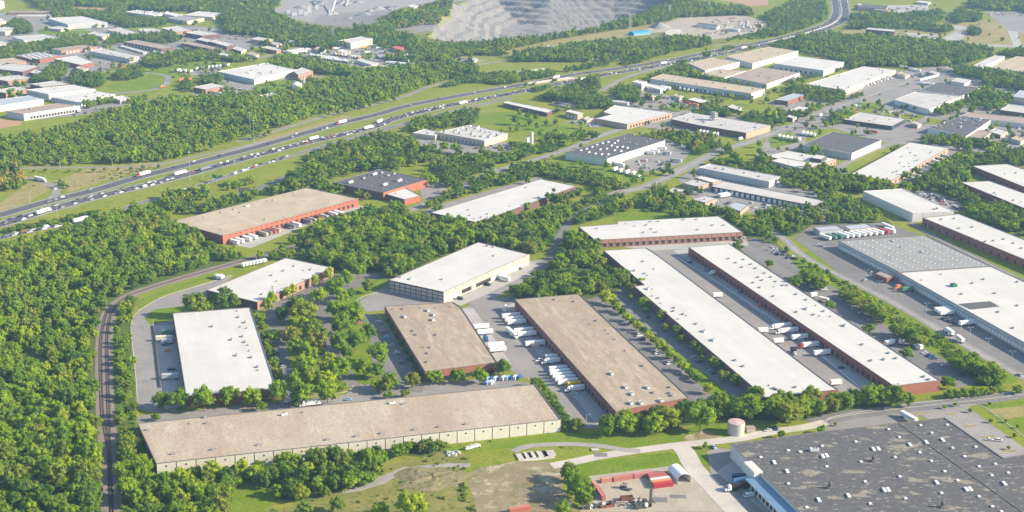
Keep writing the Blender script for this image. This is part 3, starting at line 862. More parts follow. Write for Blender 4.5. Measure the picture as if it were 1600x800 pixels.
# ------------------------------------------------------------------ buildings
BLD = {}
def vent_mesh(kind):
 mb = MB()
 if kind == 'turbine':                       # goose neck / turbine ventilator on a curb
  mb.box(0, 0, 0, 1.5, 1.5, 0.35, 'vent_brown')
  mb.cyl(0, 0, 0.35, 1.05, 0.42, 0.42, 'metal_dark', 7)
  mb.cyl(0, 0, 1.05, 1.6, 0.75, 0.3, 'vent_brown', 7)
 elif kind == 'unit':                        # packaged air handler
  mb.box(0, 0, 0.25, 2.8, 1.9, 1.25, 'metal_gray')
  mb.box(0.1, 0, 0, 2.4, 1.5, 0.25, 'metal_dark')
  mb.cyl(-0.7, 0, 1.5, 1.72, 0.55, 0.55, 'metal_dark', 8)
  mb.box(1.75, 0, 0.35, 0.7, 1.3, 0.8, 'vent_brown')
 elif kind == 'bigunit':
  mb.box(0, 0, 0.3, 5.2, 2.3, 1.7, 'vent_white')
  mb.box(0, 0, 0, 4.8, 1.9, 0.3, 'metal_dark')
  mb.cyl(-1.4, 0, 2.0, 2.25, 0.7, 0.7, 'metal_dark', 8)
  mb.cyl(0.4, 0, 2.0, 2.25, 0.7, 0.7, 'metal_dark', 8)
  mb.box(3.0, 0, 0.4, 0.9, 1.6, 1.1, 'metal_gray')
 elif kind == 'skylight':                    # curbed dome
  mb.box(0, 0, 0, 2.0, 2.0, 0.4, 'metal_gray')
  mb.box(0, 0, 0.4, 1.9, 1.9, 0.45, 'vent_white', None, False, 0, 0.7)
 elif kind == 'smoke_hatch':                 # long double hatch
  mb.box(0, 0, 0, 2.0, 4.8, 0.55, 'metal_gray')
  mb.box(-0.02, 0, 0.55, 1.9, 4.7, 0.35, 'vent_white', None, False, 0, 0.86)
 elif kind == 'stack':
  mb.box(0, 0, 0, 2.2, 2.2, 1.0, 'vent_brown')
  mb.cyl(0, 0, 1.0, 3.2, 0.8, 0.8, 'metal_dark', 8)
  mb.cyl(0, 0, 3.2, 3.8, 1.1, 0.5, 'metal_dark', 8)
 return mb.mesh('rooftop_' + kind)
VNAME = {'turbine': 'roof_vent', 'unit': 'rooftop_unit', 'bigunit': 'rooftop_unit', 'skylight': 'skylight', 'smoke_hatch': 'roof_hatch', 'stack': 'exhaust_stack'}
def building(key, name, label, px, h, roof, wall, cat='warehouse', walls=None, vents=(), nv=0, nvk=('unit', 'turbine'), docks=(), panels=(), windows=(),
    coping='coping', group=None, low=0.0, patch=(), vs=0.75, block=True):
 """px: outline of the roof in the photograph, clockwise from the left/back corner, on a level h; everything below follows from it."""
 pts = [P(x, y, h) for x, y in px]
 n = len(pts)
 a = sum(pts[i][0] * pts[(i + 1) % n][1] - pts[(i + 1) % n][0] * pts[i][1] for i in range(n))
 if a > 0:
  raise ValueError('turn ' + key)
 L = [math.hypot(pts[(i + 1) % n][0] - pts[i][0], pts[(i + 1) % n][1] - pts[i][1]) for i in range(n)]
 k = max(range(n), key=lambda i: L[i])
 rz = math.atan2(pts[(k + 1) % n][1] - pts[k][1], pts[(k + 1) % n][0] - pts[k][0])
 cx, cy = sum(p[0] for p in pts) / n, sum(p[1] for p in pts) / n
 root = thing(name, label, cat, (cx, cy, 0), rz, group)
 c, s = math.cos(-rz), math.sin(-rz)
 loc = lambda p: (c * (p[0] - cx) - s * (p[1] - cy), s * (p[0] - cx) + c * (p[1] - cy))
 q = [loc(p) for p in pts]
 scale = FPX / proj(cx, cy, h)[2]
 # walls, coping ring, roof deck
 ring = 0.35 if scale > 1.3 else 0.3
 par = 0.45
 def inset(poly, d):
  out = []
  m = len(poly)
  for i in range(m):
   p0, p1, p2 = poly[i - 1], poly[i], poly[(i + 1) % m]
   e1 = (p1[0] - p0[0], p1[1] - p0[1])
   e2 = (p2[0] - p1[0], p2[1] - p1[1])
   l1, l2 = math.hypot(*e1), math.hypot(*e2)
   n1 = (e1[1] / l1, -e1[0] / l1)       # inward for a clockwise ring
   n2 = (e2[1] / l2, -e2[0] / l2)
   den = 1 + n1[0] * n2[0] + n1[1] * n2[1]
   out.append((p1[0] + d * (n1[0] + n2[0]) / den, p1[1] + d * (n1[1] + n2[1]) / den))
  return out
 inn = inset(q, ring)
 for i in range(n):
  m = (walls or {}).get(i, wall)  # overrides mostly brighten sun-facing walls, so some sun and shade sits in the colour
  mb = MB()
  a_, b_ = q[i], q[(i + 1) % n]
  # length runs along local x so that courses follow the wall
  mb.poly([(*b_, 0), (*a_, 0), (*a_, h), (*b_, h)], m)
  mb.build('wall', root)
 mb = MB()
 out2 = inset(q, -0.08)
 for i in range(n):
  j = (i + 1) % n
  mb.poly([(*out2[i], h), (*inn[i], h), (*inn[j], h), (*out2[j], h)][::-1], coping)
  mb.poly([(*out2[i], h), (*out2[j], h), (*out2[j], h - 0.3), (*out2[i], h - 0.3)], coping)
  mb.poly([(*inn[j], h), (*inn[i], h), (*inn[i], h - par), (*inn[j], h - par)][::-1], coping if scale > 1.3 else roof)
 mb.build('coping', root)
 mb = MB()
 mb.poly([(x, y, h - par) for x, y in inn[::-1]], roof)
 rf = mb.build('roof', root)
 for pm, pp in patch:
  mb = MB()
  pq = [loc(P(x, y, h - par)) for x, y in pp]
  mb.poly([(x, y, h - par + 0.03) for x, y in pq[::-1]], pm)
  mb.build('roof_patch', rf)
 for v in vents:
  kd = v[2] if len(v) > 2 else 'turbine'
  x, y = loc(P(v[0], v[1], h - par + 0.6))
  o = link(VNAME[kd], shared('v_' + kd, lambda: vent_mesh(kd)), root, (x, y, h - par), 0.0, (vs,) * 3)
 xs, ys = [p[0] for p in inn], [p[1] for p in inn]
 got, tr = 0, 0
 spots = []
 while got < nv and tr < 400:
  tr += 1
  x, y = rnd.uniform(min(xs) + 3, max(xs) - 3), rnd.uniform(min(ys) + 3, max(ys) - 3)
  if inpoly(x, y, inn) and all(math.hypot(x - u, y - w) > 6 for u, w in spots):
   kd = rnd.choice(nvk)
   spots.append((x, y))
   link(VNAME[kd], shared('v_' + kd, lambda: vent_mesh(kd)), root, (x, y, h - par), rnd.choice((0, math.pi / 2)), (vs * rnd.uniform(0.9, 1.4),) * 3)
   got += 1
 def facade(i):
  a_, b_ = q[i], q[(i + 1) % n]
  dx, dy = b_[0] - a_[0], b_[1] - a_[1]
  l = math.hypot(dx, dy)
  return a_, (dx / l, dy / l), (-dy / l, dx / l), l
 # panels proud of the wall with open joints between
 for i, cnt, m, rows, gap in panels:
  a_, u, nn, l = facade(i)
  w = l / cnt
  hh = (h - 0.5) / rows
  me = shared('panel_%s_%.2f_%.2f_%.2f' % (m, w, hh, gap), lambda: (lambda b: (b.box(0, 0, 0, w - gap, 0.16, hh - (gap if rows > 1 else 0), m, None, True), b.mesh('wall_panel'))[1])(MB()))
  ang = math.atan2(u[1], u[0])
  for t in range(cnt):
   for r in range(rows):
    d = (t + 0.5) * w
    link('wall_panel', me, root, (a_[0] + u[0] * d + nn[0] * 0.085, a_[1] + u[1] * d + nn[1] * 0.085, 0.05 + r * hh), ang)
 for i, cnt, t0, t1, kd in docks:
  a_, u, nn, l = facade(i)
  ang = math.atan2(u[1], u[0])
  spec = {'white': (2.8, 3.0, 1.1, 'door_white'), 'dark': (3.0, 3.2, 1.0, 'door_dark'), 'hole': (0.9, 0.9, h * 0.66, 'door_dark'), 'tall': (3.6, 4.2, 0.1, 'door_white'),
    'office': (4.5, 2.6, 0.3, 'glass'), 'high': (1.3, 0.8, h - 1.9, 'door_dark'), 'canopy': (4.4, 2.2, 0.2, 'glass')}[kd]
  nm = {'white': 'dock_door', 'dark': 'dock_door', 'hole': 'wall_vent', 'tall': 'roller_door', 'office': 'window', 'high': 'window', 'canopy': 'window'}[kd]
  def mk():
   b = MB()
   b.box(0, 0, 0, spec[0], 0.22, spec[1], spec[3], None, True)
   if kd in ('white', 'tall'):
    b.box(0, -0.02, spec[1], spec[0] + 0.5, 0.30, 0.35, 'wall_dark', None, True)
   if kd == 'dark':
    b.box(0, 0.25, spec[1], spec[0] + 0.4, 0.8, 0.25, 'metal_dark', None, True)
   return b.mesh(nm)
  me = shared('dock_%s_%.1f' % (kd, h), mk)
  for t in range(cnt):
   d = l * (t0 + (t1 - t0) * (t + 0.5) / cnt)
   off = 0.2 if any(p[0] == i for p in panels) else 0.06
   link(nm, me, root, (a_[0] + u[0] * d + nn[0] * off, a_[1] + u[1] * d + nn[1] * off, spec[2]), ang)
 for i, cnt, z0, zh, w_, m in windows:
  a_, u, nn, l = facade(i)
  ang = math.atan2(u[1], u[0])
  me = shared('win_%.1f_%.1f_%s' % (w_, zh, m), lambda: (lambda b: (b.box(0, 0, 0, w_, 0.14, zh, m, None, True), b.mesh('window'))[1])(MB()))
  for t in range(cnt):
   d = l * (t + 0.5) / cnt
   link('window', me, root, (a_[0] + u[0] * d + nn[0] * 0.05, a_[1] + u[1] * d + nn[1] * 0.05, z0), ang)
 if block:
  nogo(pts, 2.5)
 BLD[key] = dict(root=root, pts=pts, h=h, rz=rz, loc=loc)
 return root
T, U, BU, SK, SH, ST = 'turbine', 'unit', 'bigunit', 'skylight', 'smoke_hatch', 'stack'
def V(x0, y0, s, pts, k=T):
 return [(x0 + p[0] / s, y0 + p[1] / s, p[2] if len(p) > 2 else k) for p in pts]
# --- the park of long sheds
building('gray', 'warehouse', 'long warehouse with pale panel walls and blotchy tan roof, behind the scrub field', [(215, 661), (836, 600), (876.5, 655), (244, 724)], 8.4, 'roof_tan_pale', 'wall_dark',
   vents=V(0, 600, 4, [(1182, 244), (1297, 242, U), (1282, 207, U), (1080, 434, U), (1332, 407, U), (925, 284, U)]) + V(400, 600, 4, [(18, 378, U), (447, 345, U), (628, 324, U), (787, 306, U), (992, 283, U), (1147, 265, U), (1314, 248, U), (178, 190, BU), (290, 174), (852, 118, BU), (925, 122, U)]),
   panels=[(2, 22, 'panel_pale', 1, 0.5), (1, 5, 'panel_pale', 1, 0.5)], docks=[(2, 22, 0, 1, 'hole')], walls={0: 'brick_red'})
building('tanL', 'warehouse', 'long red brick warehouse with tan roof, trailers backed along its shaded side', [(804.5, 467.5), (905, 459), (1077, 621), (962, 642.5)], 9.0, 'roof_tan', 'brick_red',
   walls={2: 'brick_rust'}, docks=[(3, 30, 0.02, 0.96, 'dark')], windows=[(3, 30, 6.6, 0.8, 1.2, 'door_dark')],
   vents=V(800, 400, 4, [(270, 270, U), (372, 262), (390, 282, U), (530, 402, U), (487, 425), (585, 460), (603, 482), (642, 518), (708, 590), (820, 684, U), (622, 735, BU)]) + V(800, 600, 4, [(710, 20, BU), (848, 22, BU), (990, 18, U), (885, 52, U), (748, 62, BU), (988, 55, U), (1000, 70, U), (742, 120, BU), (805, 120, BU), (930, 105, BU)]))
building('tanK', 'warehouse', 'short red brick warehouse with streaked tan roof, parking lane along its left side', [(601, 478), (709, 472), (722, 482), (777, 566), (664, 580.5)], 8.0, 'roof_tan', 'brick_red',
   walls={3: 'brick_rust', 1: 'brick_rust', 2: 'brick_rust'}, docks=[(2, 14, 0.05, 0.95, 'white'), (3, 10, 0.05, 0.95, 'office')],
   vents=V(400, 400, 4, [(852, 330), (920, 328, U), (1027, 322), (1120, 322), (1213, 315), (1075, 340, BU), (930, 380, BU), (1110, 368, BU), (1105, 398, BU), (985, 465, U), (1005, 490, U), (1128, 490, U), (1045, 568), (1090, 570, U), (1075, 605, U), (1072, 660, U)]))
building('whiteB', 'warehouse', 'square white roof warehouse beside the curved service drive, row of trees along its front', [(270, 489), (391, 480), (432, 607), (291, 619)], 8.0, 'roof_white', 'brick_dark',
   walls={2: 'brick_red'}, docks=[(3, 16, 0.05, 0.95, 'dark')],
   vents=V(0, 400, 4, [(1480, 342), (1490, 380, U), (1325, 438, U), (1530, 412, U), (1500, 440), (1540, 448), (1445, 520, U), (1515, 500, U), (1530, 535, U), (1548, 555), (1555, 590), (1475, 618, U), (1570, 630, U)]) + V(400, 400, 4, [(8, 690, U), (10, 712)]))
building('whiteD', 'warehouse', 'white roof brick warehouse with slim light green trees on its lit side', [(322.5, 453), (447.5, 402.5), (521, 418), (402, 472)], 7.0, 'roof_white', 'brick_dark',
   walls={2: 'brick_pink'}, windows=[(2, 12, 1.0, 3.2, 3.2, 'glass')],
   vents=V(400, 400, 4, [(240, 60, U), (175, 90, U), (100, 118, U), (295, 88), (345, 82, U), (103, 190), (103, 203), (40, 235, U), (128, 155)]))
building('whiteC', 'warehouse', 'large white roof warehouse with cream dock side and gray panel grid end', [(608, 437.5), (748, 378), (827, 397), (693, 456)], 9.6, 'roof_white', 'wall_dark',
   walls={2: 'wall_cream', 1: 'wall_cream'}, panels=[(3, 10, 'panel_pinkgray', 3, 0.7), (2, 13, 'wall_cream', 1, 0.18)], coping='coping',
   docks=[(2, 13, 0.02, 0.98, 'high'), (2, 22, 0.06, 0.47, 'white'), (2, 9, 0.47, 0.64, 'dark'), (2, 6, 0.70, 0.80, 'dark'), (2, 8, 0.85, 0.98, 'white')],
   vents=V(640, 380, 7.27, [(20, 402, BU), (370, 408, U), (880, 28, ST), (955, 38, U), (960, 140, U)]) + V(400, 400, 4, [(905, 130, U)]))
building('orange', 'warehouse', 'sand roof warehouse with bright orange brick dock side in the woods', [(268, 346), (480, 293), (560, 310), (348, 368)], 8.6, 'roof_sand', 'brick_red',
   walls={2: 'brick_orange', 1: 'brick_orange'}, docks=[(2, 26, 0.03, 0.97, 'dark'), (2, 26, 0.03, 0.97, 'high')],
   vents=V(0, 200, 4, [(1385, 525, U), (1270, 555), (1465, 507, U), (1545, 487, BU), (1375, 632), (1505, 525, U)]) + V(400, 200, 4, [(70, 455), (110, 448, U), (175, 425), (240, 420), (235, 405), (405, 395), (60, 567, U), (175, 555)]))
building('darkJ', 'warehouse', 'dark gray roof brick building with lower white roofed loading wing', [(520, 285), (594, 264), (667, 280.5), (631, 291), (599, 301)], 8.4, 'roof_charcoal', 'brick_dark',
   walls={2: 'brick_orange', 3: 'brick_orange', 1: 'brick_red'},
   vents=V(400, 200, 4, [(590, 340, BU), (672, 315, U), (740, 290, BU), (785, 280, U), (785, 305), (825, 297, U), (862, 287, U), (895, 330, BU), (805, 355, BU), (720, 365), (795, 382), (940, 340), (705, 297)]), vs=1.2)
building('darkJw', 'loading_wing', 'low white roofed loading wing in front of the dark roof brick building', [(599.6, 302), (631.5, 292), (657, 305.5), (632, 311.5)], 6.2, 'roof_white', 'brick_dark', cat='building',
   walls={2: 'brick_orange', 1: 'brick_orange'}, vents=[(618, 302)])
building('whiteK', 'warehouse', 'white roof dark brick warehouse half hidden by trees, beside a gray lane', [(672.5, 332), (846, 279.5), (901, 290.5), (746, 347.5)], 7.2, 'roof_white', 'brick_dark',
   vents=V(400, 200, 4, [(1330, 510, U), (1338, 545, U), (1362, 565), (1410, 555, U), (1448, 535, U), (1445, 555), (1585, 488)]) + V(800, 200, 4, [(170, 430, U), (90, 372, U)]))
building('brickG', 'warehouse', 'white roof warehouse with ribbed pink brick front across the top of two long white roofs', [(904, 354), (965, 349.5), (965, 345.5), (1124, 337.5), (1161, 362.5), (930, 375)], 8.0, 'roof_white', 'brick_pink',
   walls={5: 'brick_dark'}, panels=[(4, 23, 'brick_pink', 1, 0.75)], docks=[(4, 23, 0.0, 1.0, 'dark')],
   vents=V(800, 200, 4, [(530, 628, U), (865, 585, U), (915, 583, U), (1072, 572, U), (1155, 570, U), (765, 612), (710, 595), (840, 605, U), (872, 630, U), (822, 652, U), (900, 650, U), (1255, 607, U), (1325, 607, U), (1162, 634, U)]))
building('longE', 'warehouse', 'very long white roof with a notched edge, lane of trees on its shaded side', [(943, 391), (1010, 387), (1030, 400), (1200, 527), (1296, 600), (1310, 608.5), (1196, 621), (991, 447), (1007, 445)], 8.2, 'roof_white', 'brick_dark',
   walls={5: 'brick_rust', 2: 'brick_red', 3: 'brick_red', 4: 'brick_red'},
   vents=V(800, 400, 4, [(820, 32, U), (765, 90, U), (885, 80), (830, 108, U), (845, 120), (850, 205, BU), (875, 205), (875, 248), (915, 262, U), (928, 293), (1015, 322, U), (1010, 342, U), (1070, 362, U), (1088, 370), (1037, 392), (1152, 422, U), (1200, 470, BU), (1258, 525, BU), (1395, 650, U), (1445, 687, U)]) + V(1200, 520, 8, [(10, 655), (75, 690, U), (112, 705, U), (345, 675, U), (190, 735)]))
building('longF', 'warehouse', 'very long white roof warehouse with red brick dock wall facing a paved truck court', [(1076, 386), (1140, 380.5), (1200, 420), (1469, 594), (1397, 603)], 8.2, 'roof_white', 'brick_red',
   walls={3: 'brick_rust'}, docks=[(4, 46, 0.02, 0.98, 'dark')],
   vents=V(1200, 400, 4, [(20, 130, U), (50, 158, U), (35, 190), (95, 182, U), (120, 182, U), (178, 238, U), (240, 272, U), (35, 250, U), (298, 308), (240, 330, BU), (350, 343, U), (180, 348, U), (285, 365, U), (320, 372), (390, 375), (480, 434, BU), (590, 552, U), (755, 605, U), (800, 638, U), (725, 645, U), (645, 652, U), (975, 752, U), (1005, 770, U)]) + V(800, 400, 4, [(1355, 15, U), (1450, 20, U), (1400, 40, U), (1495, 50, U), (1440, 68, U), (1525, 75, U), (1580, 105, U), (1540, 130, U), (1565, 150, U), (1510, 165, U), (1550, 195, U)]))
# --- right hand works
sk = []
for i in range(15):
 for j in range(7):
  u, v = (i + 0.5) / 15, (j + 0.5) / 7
  ax, ay = 1312 + (1446 - 1312) * v, 377 + (368.5 - 377) * v
  bx, by = 1405 + (1549 - 1405) * v, 423 + (415 - 423) * v
  sk.append((ax + (bx - ax) * u, ay + (by - ay) * u, SK))
building('bigO', 'distribution_hall', 'gray roof half of the big dock hall, dotted with rows of skylights', [(1310, 376), (1446, 367.5), (1549, 415.5), (1405, 425)], 7.6, 'roof_gray', 'wall_gray', vents=sk + [(1394, 376, BU), (1440, 393, BU), (1408, 386, U)],
   docks=[(3, 24, 0.02, 0.98, 'white')], vs=0.62)
building('bigOw', 'distribution_hall', 'white roof half of the big dock hall with a green rooftop unit', [(1405.3, 425.6), (1549.4, 416), (1720, 494), (1720, 602)], 7.7, 'roof_white', 'wall_gray',
   docks=[(3, 60, 0.01, 0.99, 'white')], patch=[('roof_charcoal', [(1496, 475), (1547, 470.5), (1562, 479), (1516, 484)])],
   vents=[(1503, 459, U), (1555, 458, U), (1537, 436, U), (1560, 487, U), (1590, 477, U), (1583, 512, U), (1520, 442, U), (1440, 437, T), (1470, 428, T), (1590, 440, U)])
mb = MB()
b = BLD['bigOw']
gx, gy = b['loc'](P(1490, 447, 7.5))
mb.box(gx, gy, 7.3, 4.4, 4.0, 2.2, 'sign_green')
mb.box(gx, gy, 9.5, 3.0, 2.6, 0.3, 'metal_dark')
mb.build('rooftop_unit', b['root'])['label'] = 'green rooftop unit'
building('whiteP', 'warehouse', 'white walled warehouse with plain white roof and panel seams beside the siding lane', [(1349, 298.5), (1410, 294.5), (1491, 330), (1426, 332.5)], 9.2, 'roof_white', 'wall_dark',
   walls={1: 'brick_tan', 0: 'wall_white'}, panels=[(3, 12, 'wall_white', 1, 0.3), (2, 4, 'wall_white', 1, 0.3)], coping='coping_white', vents=V(1200, 200, 4, [(775, 385), (1040, 505, U), (1057, 500, U), (925, 415)]))
building('brickQ', 'warehouse', 'long brick warehouse with white roof, running out of the picture beside the big dock hall', [(1442, 340), (1499, 334), (1720, 421), (1720, 454)], 8.0, 'roof_white', 'brick_red',
   windows=[(3, 22, 1.0, 2.6, 2.2, 'glass')], vents=V(1200, 200, 4, [(1085, 570, U), (1165, 565, U), (1278, 618, U), (1195, 625, U), (1360, 708, U), (1410, 703, U), (1475, 693, U), (1535, 718, U), (1585, 750, U)]))
building('whiteR', 'warehouse', 'middle one of three stepped white roof brick buildings above the dock hall', [(1501, 284.5), (1547, 282.5), (1720, 344), (1720, 374)], 8.0, 'roof_white', 'brick_red', vents=V(1200, 200, 4, [(1415, 405, U), (1425, 412), (1535, 450, U), (1580, 460)]), windows=[(3, 18, 1.0, 2.2, 3, 'glass')])
building('whiteS', 'warehouse', 'white roof brick building at the picture edge, farthest of three stepped ones', [(1519, 259), (1575, 256), (1720, 303), (1720, 340)], 8.0, 'roof_white', 'brick_red', vents=V(1200, 200, 4, [(1550, 280, U), (1480, 285)]), windows=[(3, 18, 1.0, 2.2, 3, 'glass')])
building('whiteT', 'warehouse', 'white slab roof warehouse with brown loading side along the diagonal avenue', [(1329, 272), (1422.5, 222), (1482, 231), (1392.5, 282.5)], 6.5, 'roof_white', 'brick_dark', walls={2: 'brick_tan', 1: 'brick_tan'},
   vents=V(1200, 200, 4, [(875, 122, U), (893, 152, U), (837, 178, U), (1022, 150, U), (1010, 158), (925, 170, U), (915, 203), (935, 200, U), (825, 217, U), (880, 220), (853, 240, U), (885, 240, U), (810, 268, U), (785, 275, U), (800, 272)]), docks=[(2, 16, 0.05, 0.95, 'dark')])
building('grayU', 'warehouse', 'charcoal roof warehouse with white walls beside a lot full of white trailers', [(1254, 226), (1300, 206), (1377, 219), (1331, 239.5)], 8.5, 'roof_charcoal', 'wall_gray', walls={2: 'wall_white'}, coping='coping_white', nv=6, nvk=(T,), docks=[(2, 8, 0.05, 0.95, 'white')])
building('officeV', 'office_block', 'white roof brick office wing with a dark box on top', [(1198, 243), (1232, 235), (1307, 248), (1266, 262)], 6.5, 'roof_white', 'brick_tan', cat='office', windows=[(2, 8, 1.2, 2.2, 2.2, 'glass')], nv=4)
building('officeVf', 'office_block', 'cream office wing with a band of windows, in front of the dark topped brick office', [(1205, 251), (1221, 245.8), (1265.5, 253.5), (1251, 263)], 7.6, 'roof_white', 'wall_cream', cat='office', windows=[(3, 9, 2.0, 1.6, 2.6, 'glass')], vents=[(1232, 254)])
building('officeVt', 'stair_tower', 'dark stair tower standing on the white roofed brick office', [(1266, 246), (1276, 241), (1292, 243.6), (1283, 249)], 10.5, 'roof_white', 'wall_dark', cat='tower')
building('stripW', 'warehouse', 'pale roof shed with long gray metal wall beside the avenue', [(1092.5, 261.5), (1110, 255.7), (1219, 275.5), (1202, 283.5)], 7.2, 'roof_lightgray', 'wall_gray', coping='coping_white', vents=V(1040, 180, 8, [(630, 660, U), (725, 672, U), (875, 672), (985, 718, U), (1120, 715), (1170, 760, U)]))
building('stripX', 'workshop', 'white roof workshop row with dark wall and many white roller doors', [(1111, 291), (1131, 282.6), (1290, 313.5), (1272, 321.5)], 5.6, 'roof_white_aged', 'wall_dark', cat='workshop', docks=[(3, 18, 0.03, 0.97, 'tall')])
for k, (px, r, lb) in enumerate([
 ([(1086, 277), (1097, 274), (1127, 281), (1114, 285.5)], 'roof_white', 'small white roofed block behind the white doored workshop row'),
 ([(1067, 286), (1083, 280), (1108, 285), (1092, 292)], 'roof_lightgray', 'pale gray roofed block between avenue and white doored workshops'),
 ([(1037, 300), (1053, 293), (1078, 297), (1062, 305)], 'roof_lightgray', 'flat gray roofed block nearest the avenue hedge'),
 ([(1081, 311), (1103, 305.5), (1121, 310), (1102, 316.5)], 'roof_lightgray', 'small gray roof tan walled block among trees beside the workshop yard'),
 ([(1135, 322), (1150, 315), (1170, 320), (1157, 330)], 'roof_bluegray', 'bluish roofed small block in the workshop yard behind a row of trees')]):
 building('small%d' % k, 'small_block', lb, px, 4.6, r, 'brick_tan', cat='building', nv=1)
hv = V(800, 200, 4, [(430, 140, BU), (465, 130, BU), (500, 118, BU), (530, 105, BU), (565, 95, BU), (600, 88, BU), (520, 160, BU), (560, 165, BU), (600, 165, BU), (640, 140, BU), (655, 120, BU), (620, 110, BU), (590, 130, BU), (550, 135, BU), (690, 118, BU), (720, 125, BU), (640, 95, BU), (480, 152, BU), (700, 65, U), (765, 45, U), (860, 70, U), (840, 85, U), (775, 100, U), (590, 182, U), (660, 80, BU), (735, 90, U), (680, 145, BU)])
building('darkY', 'factory', 'charcoal roof factory crowded with white rooftop machines, white walls', [(884, 237.5), (980, 208.5), (1039, 219), (949, 247.5)], 9.0, 'roof_charcoal', 'wall_white', cat='factory', panels=[(3, 12, 'wall_white', 1, 0.3)], docks=[(2, 10, 0.3, 0.95, 'white')], vents=hv, coping='coping')
building('whiteZ', 'warehouse', 'stepped white roof warehouse with tan walls at the bend of the side street', [(932.5, 185), (956, 179), (943, 175), (961, 164), (1050, 176), (980, 194)], 7.0, 'roof_white', 'brick_tan', docks=[(4, 14, 0.05, 0.95, 'dark')], vents=[(985, 176), (1005, 180)])
building('grayA', 'factory', 'large pale gray roof factory with a lattice tower on top, beside the avenue', [(1049, 186), (1080, 175.5), (1204, 195.5), (1166, 207.5), (1089, 195)], 8.0, 'roof_lightgray', 'brick_dark', cat='factory', walls={2: 'brick_tan'}, nv=14)
mb = MB()
b = BLD['grayA']
gx, gy = b['loc'](P(1115, 186, 9))
for sx in (-3.5, 3.5):
 for sy in (-3, 3):
  mb.box(gx + sx, gy + sy, 7.5, 0.7, 0.7, 11, 'metal_gray')
for zz in (10, 13, 16):
 mb.box(gx, gy, zz, 8, 7, 1.2, 'metal_gray')
mb.cyl(gx, gy, 11, 18.5, 2.6, 2.6, 'metal_gray', 8)
mb.build('rooftop_tower', b['root'])
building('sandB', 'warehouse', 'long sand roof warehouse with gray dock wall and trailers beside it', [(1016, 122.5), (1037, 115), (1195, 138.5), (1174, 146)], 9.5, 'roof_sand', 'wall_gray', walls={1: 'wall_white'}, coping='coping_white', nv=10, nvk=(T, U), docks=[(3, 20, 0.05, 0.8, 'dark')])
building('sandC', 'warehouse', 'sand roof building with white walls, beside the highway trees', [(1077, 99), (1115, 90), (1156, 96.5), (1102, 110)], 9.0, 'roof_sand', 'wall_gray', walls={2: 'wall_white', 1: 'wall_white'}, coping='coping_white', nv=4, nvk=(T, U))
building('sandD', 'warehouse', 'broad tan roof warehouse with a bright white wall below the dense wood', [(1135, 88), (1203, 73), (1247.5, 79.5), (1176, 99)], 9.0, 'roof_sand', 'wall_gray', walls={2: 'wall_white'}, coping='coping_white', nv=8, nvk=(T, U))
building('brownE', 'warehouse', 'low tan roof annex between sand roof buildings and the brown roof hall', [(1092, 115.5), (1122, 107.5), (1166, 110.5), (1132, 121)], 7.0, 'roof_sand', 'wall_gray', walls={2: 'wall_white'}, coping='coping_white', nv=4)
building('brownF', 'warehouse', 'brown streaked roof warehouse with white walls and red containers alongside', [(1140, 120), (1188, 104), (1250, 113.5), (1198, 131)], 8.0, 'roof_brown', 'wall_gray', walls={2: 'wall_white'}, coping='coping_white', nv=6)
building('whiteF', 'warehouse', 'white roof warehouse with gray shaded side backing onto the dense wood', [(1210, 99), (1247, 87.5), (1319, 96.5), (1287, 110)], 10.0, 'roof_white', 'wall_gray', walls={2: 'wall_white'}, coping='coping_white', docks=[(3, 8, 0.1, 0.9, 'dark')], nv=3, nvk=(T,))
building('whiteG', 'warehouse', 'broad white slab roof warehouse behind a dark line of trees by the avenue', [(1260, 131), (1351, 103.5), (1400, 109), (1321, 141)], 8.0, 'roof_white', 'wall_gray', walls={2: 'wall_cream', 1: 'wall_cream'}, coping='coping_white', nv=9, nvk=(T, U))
building('tanH', 'warehouse', 'flat tan gray roof warehouse with white walls beside a tree line', [(1398, 155.5), (1431, 143), (1501, 150.5), (1452, 171)], 7.5, 'roof_lightgray', 'wall_white', coping='coping_white', nv=3)
building('darkH', 'warehouse', 'charcoal roof warehouse adjoining the flat tan gray one', [(1436, 141.5), (1464, 129), (1531, 137.5), (1503, 149.5)], 7.8, 'roof_charcoal', 'wall_white', coping='coping_white', nv=5)
building('paleI', 'shed', 'pale greenish roof shed at the top of the charcoal roof warehouse', [(1486, 126.5), (1496, 121), (1517, 124.3), (1507, 130)], 7.0, 'roof_white_aged', 'wall_gray', cat='shed')
building('stripJ', 'warehouse', 'narrow pale roof shed beside the tan hall at the far picture corner', [(1517, 104), (1555, 86.2), (1570, 87.6), (1535, 105)], 7.0, 'roof_white_aged', 'wall_gray', coping='coping_white')
building('tanJ', 'warehouse', 'tan roof hall cut by the far corner of the picture behind trees', [(1546, 105), (1590, 87.5), (1730, 102), (1680, 124)], 8.0, 'roof_sand', 'wall_white', coping='coping_white', nv=3)
building('darkK', 'warehouse', 'charcoal roof warehouse littered with white crates on top, by a brown lane', [(1450, 199), (1503, 181.5), (1548, 187.5), (1509, 213.5)], 7.5, 'roof_charcoal', 'wall_white', coping='coping_white', nv=22, nvk=(U, SK, BU))
building('tanL2', 'warehouse', 'long low tan roof strip behind the charcoal roof with white crates', [(1503, 180.5), (1514, 175), (1660, 189), (1650, 199)], 7.0, 'roof_brown', 'wall_white', coping='coping_white', nv=2)
building('tanL3', 'small_block', 'small tan roof block stuck to the charcoal roof with crates', [(1511, 213), (1526, 203), (1550, 205.5), (1535, 216)], 6.0, 'roof_brown', 'wall_cream', cat='building')
building('whiteM', 'warehouse', 'dark walled building with pale flat roof at the picture edge', [(1563, 171.5), (1577, 163), (1660, 171), (1650, 183)], 7.5, 'roof_white_aged', 'wall_dark', coping='coping_white', nv=4)
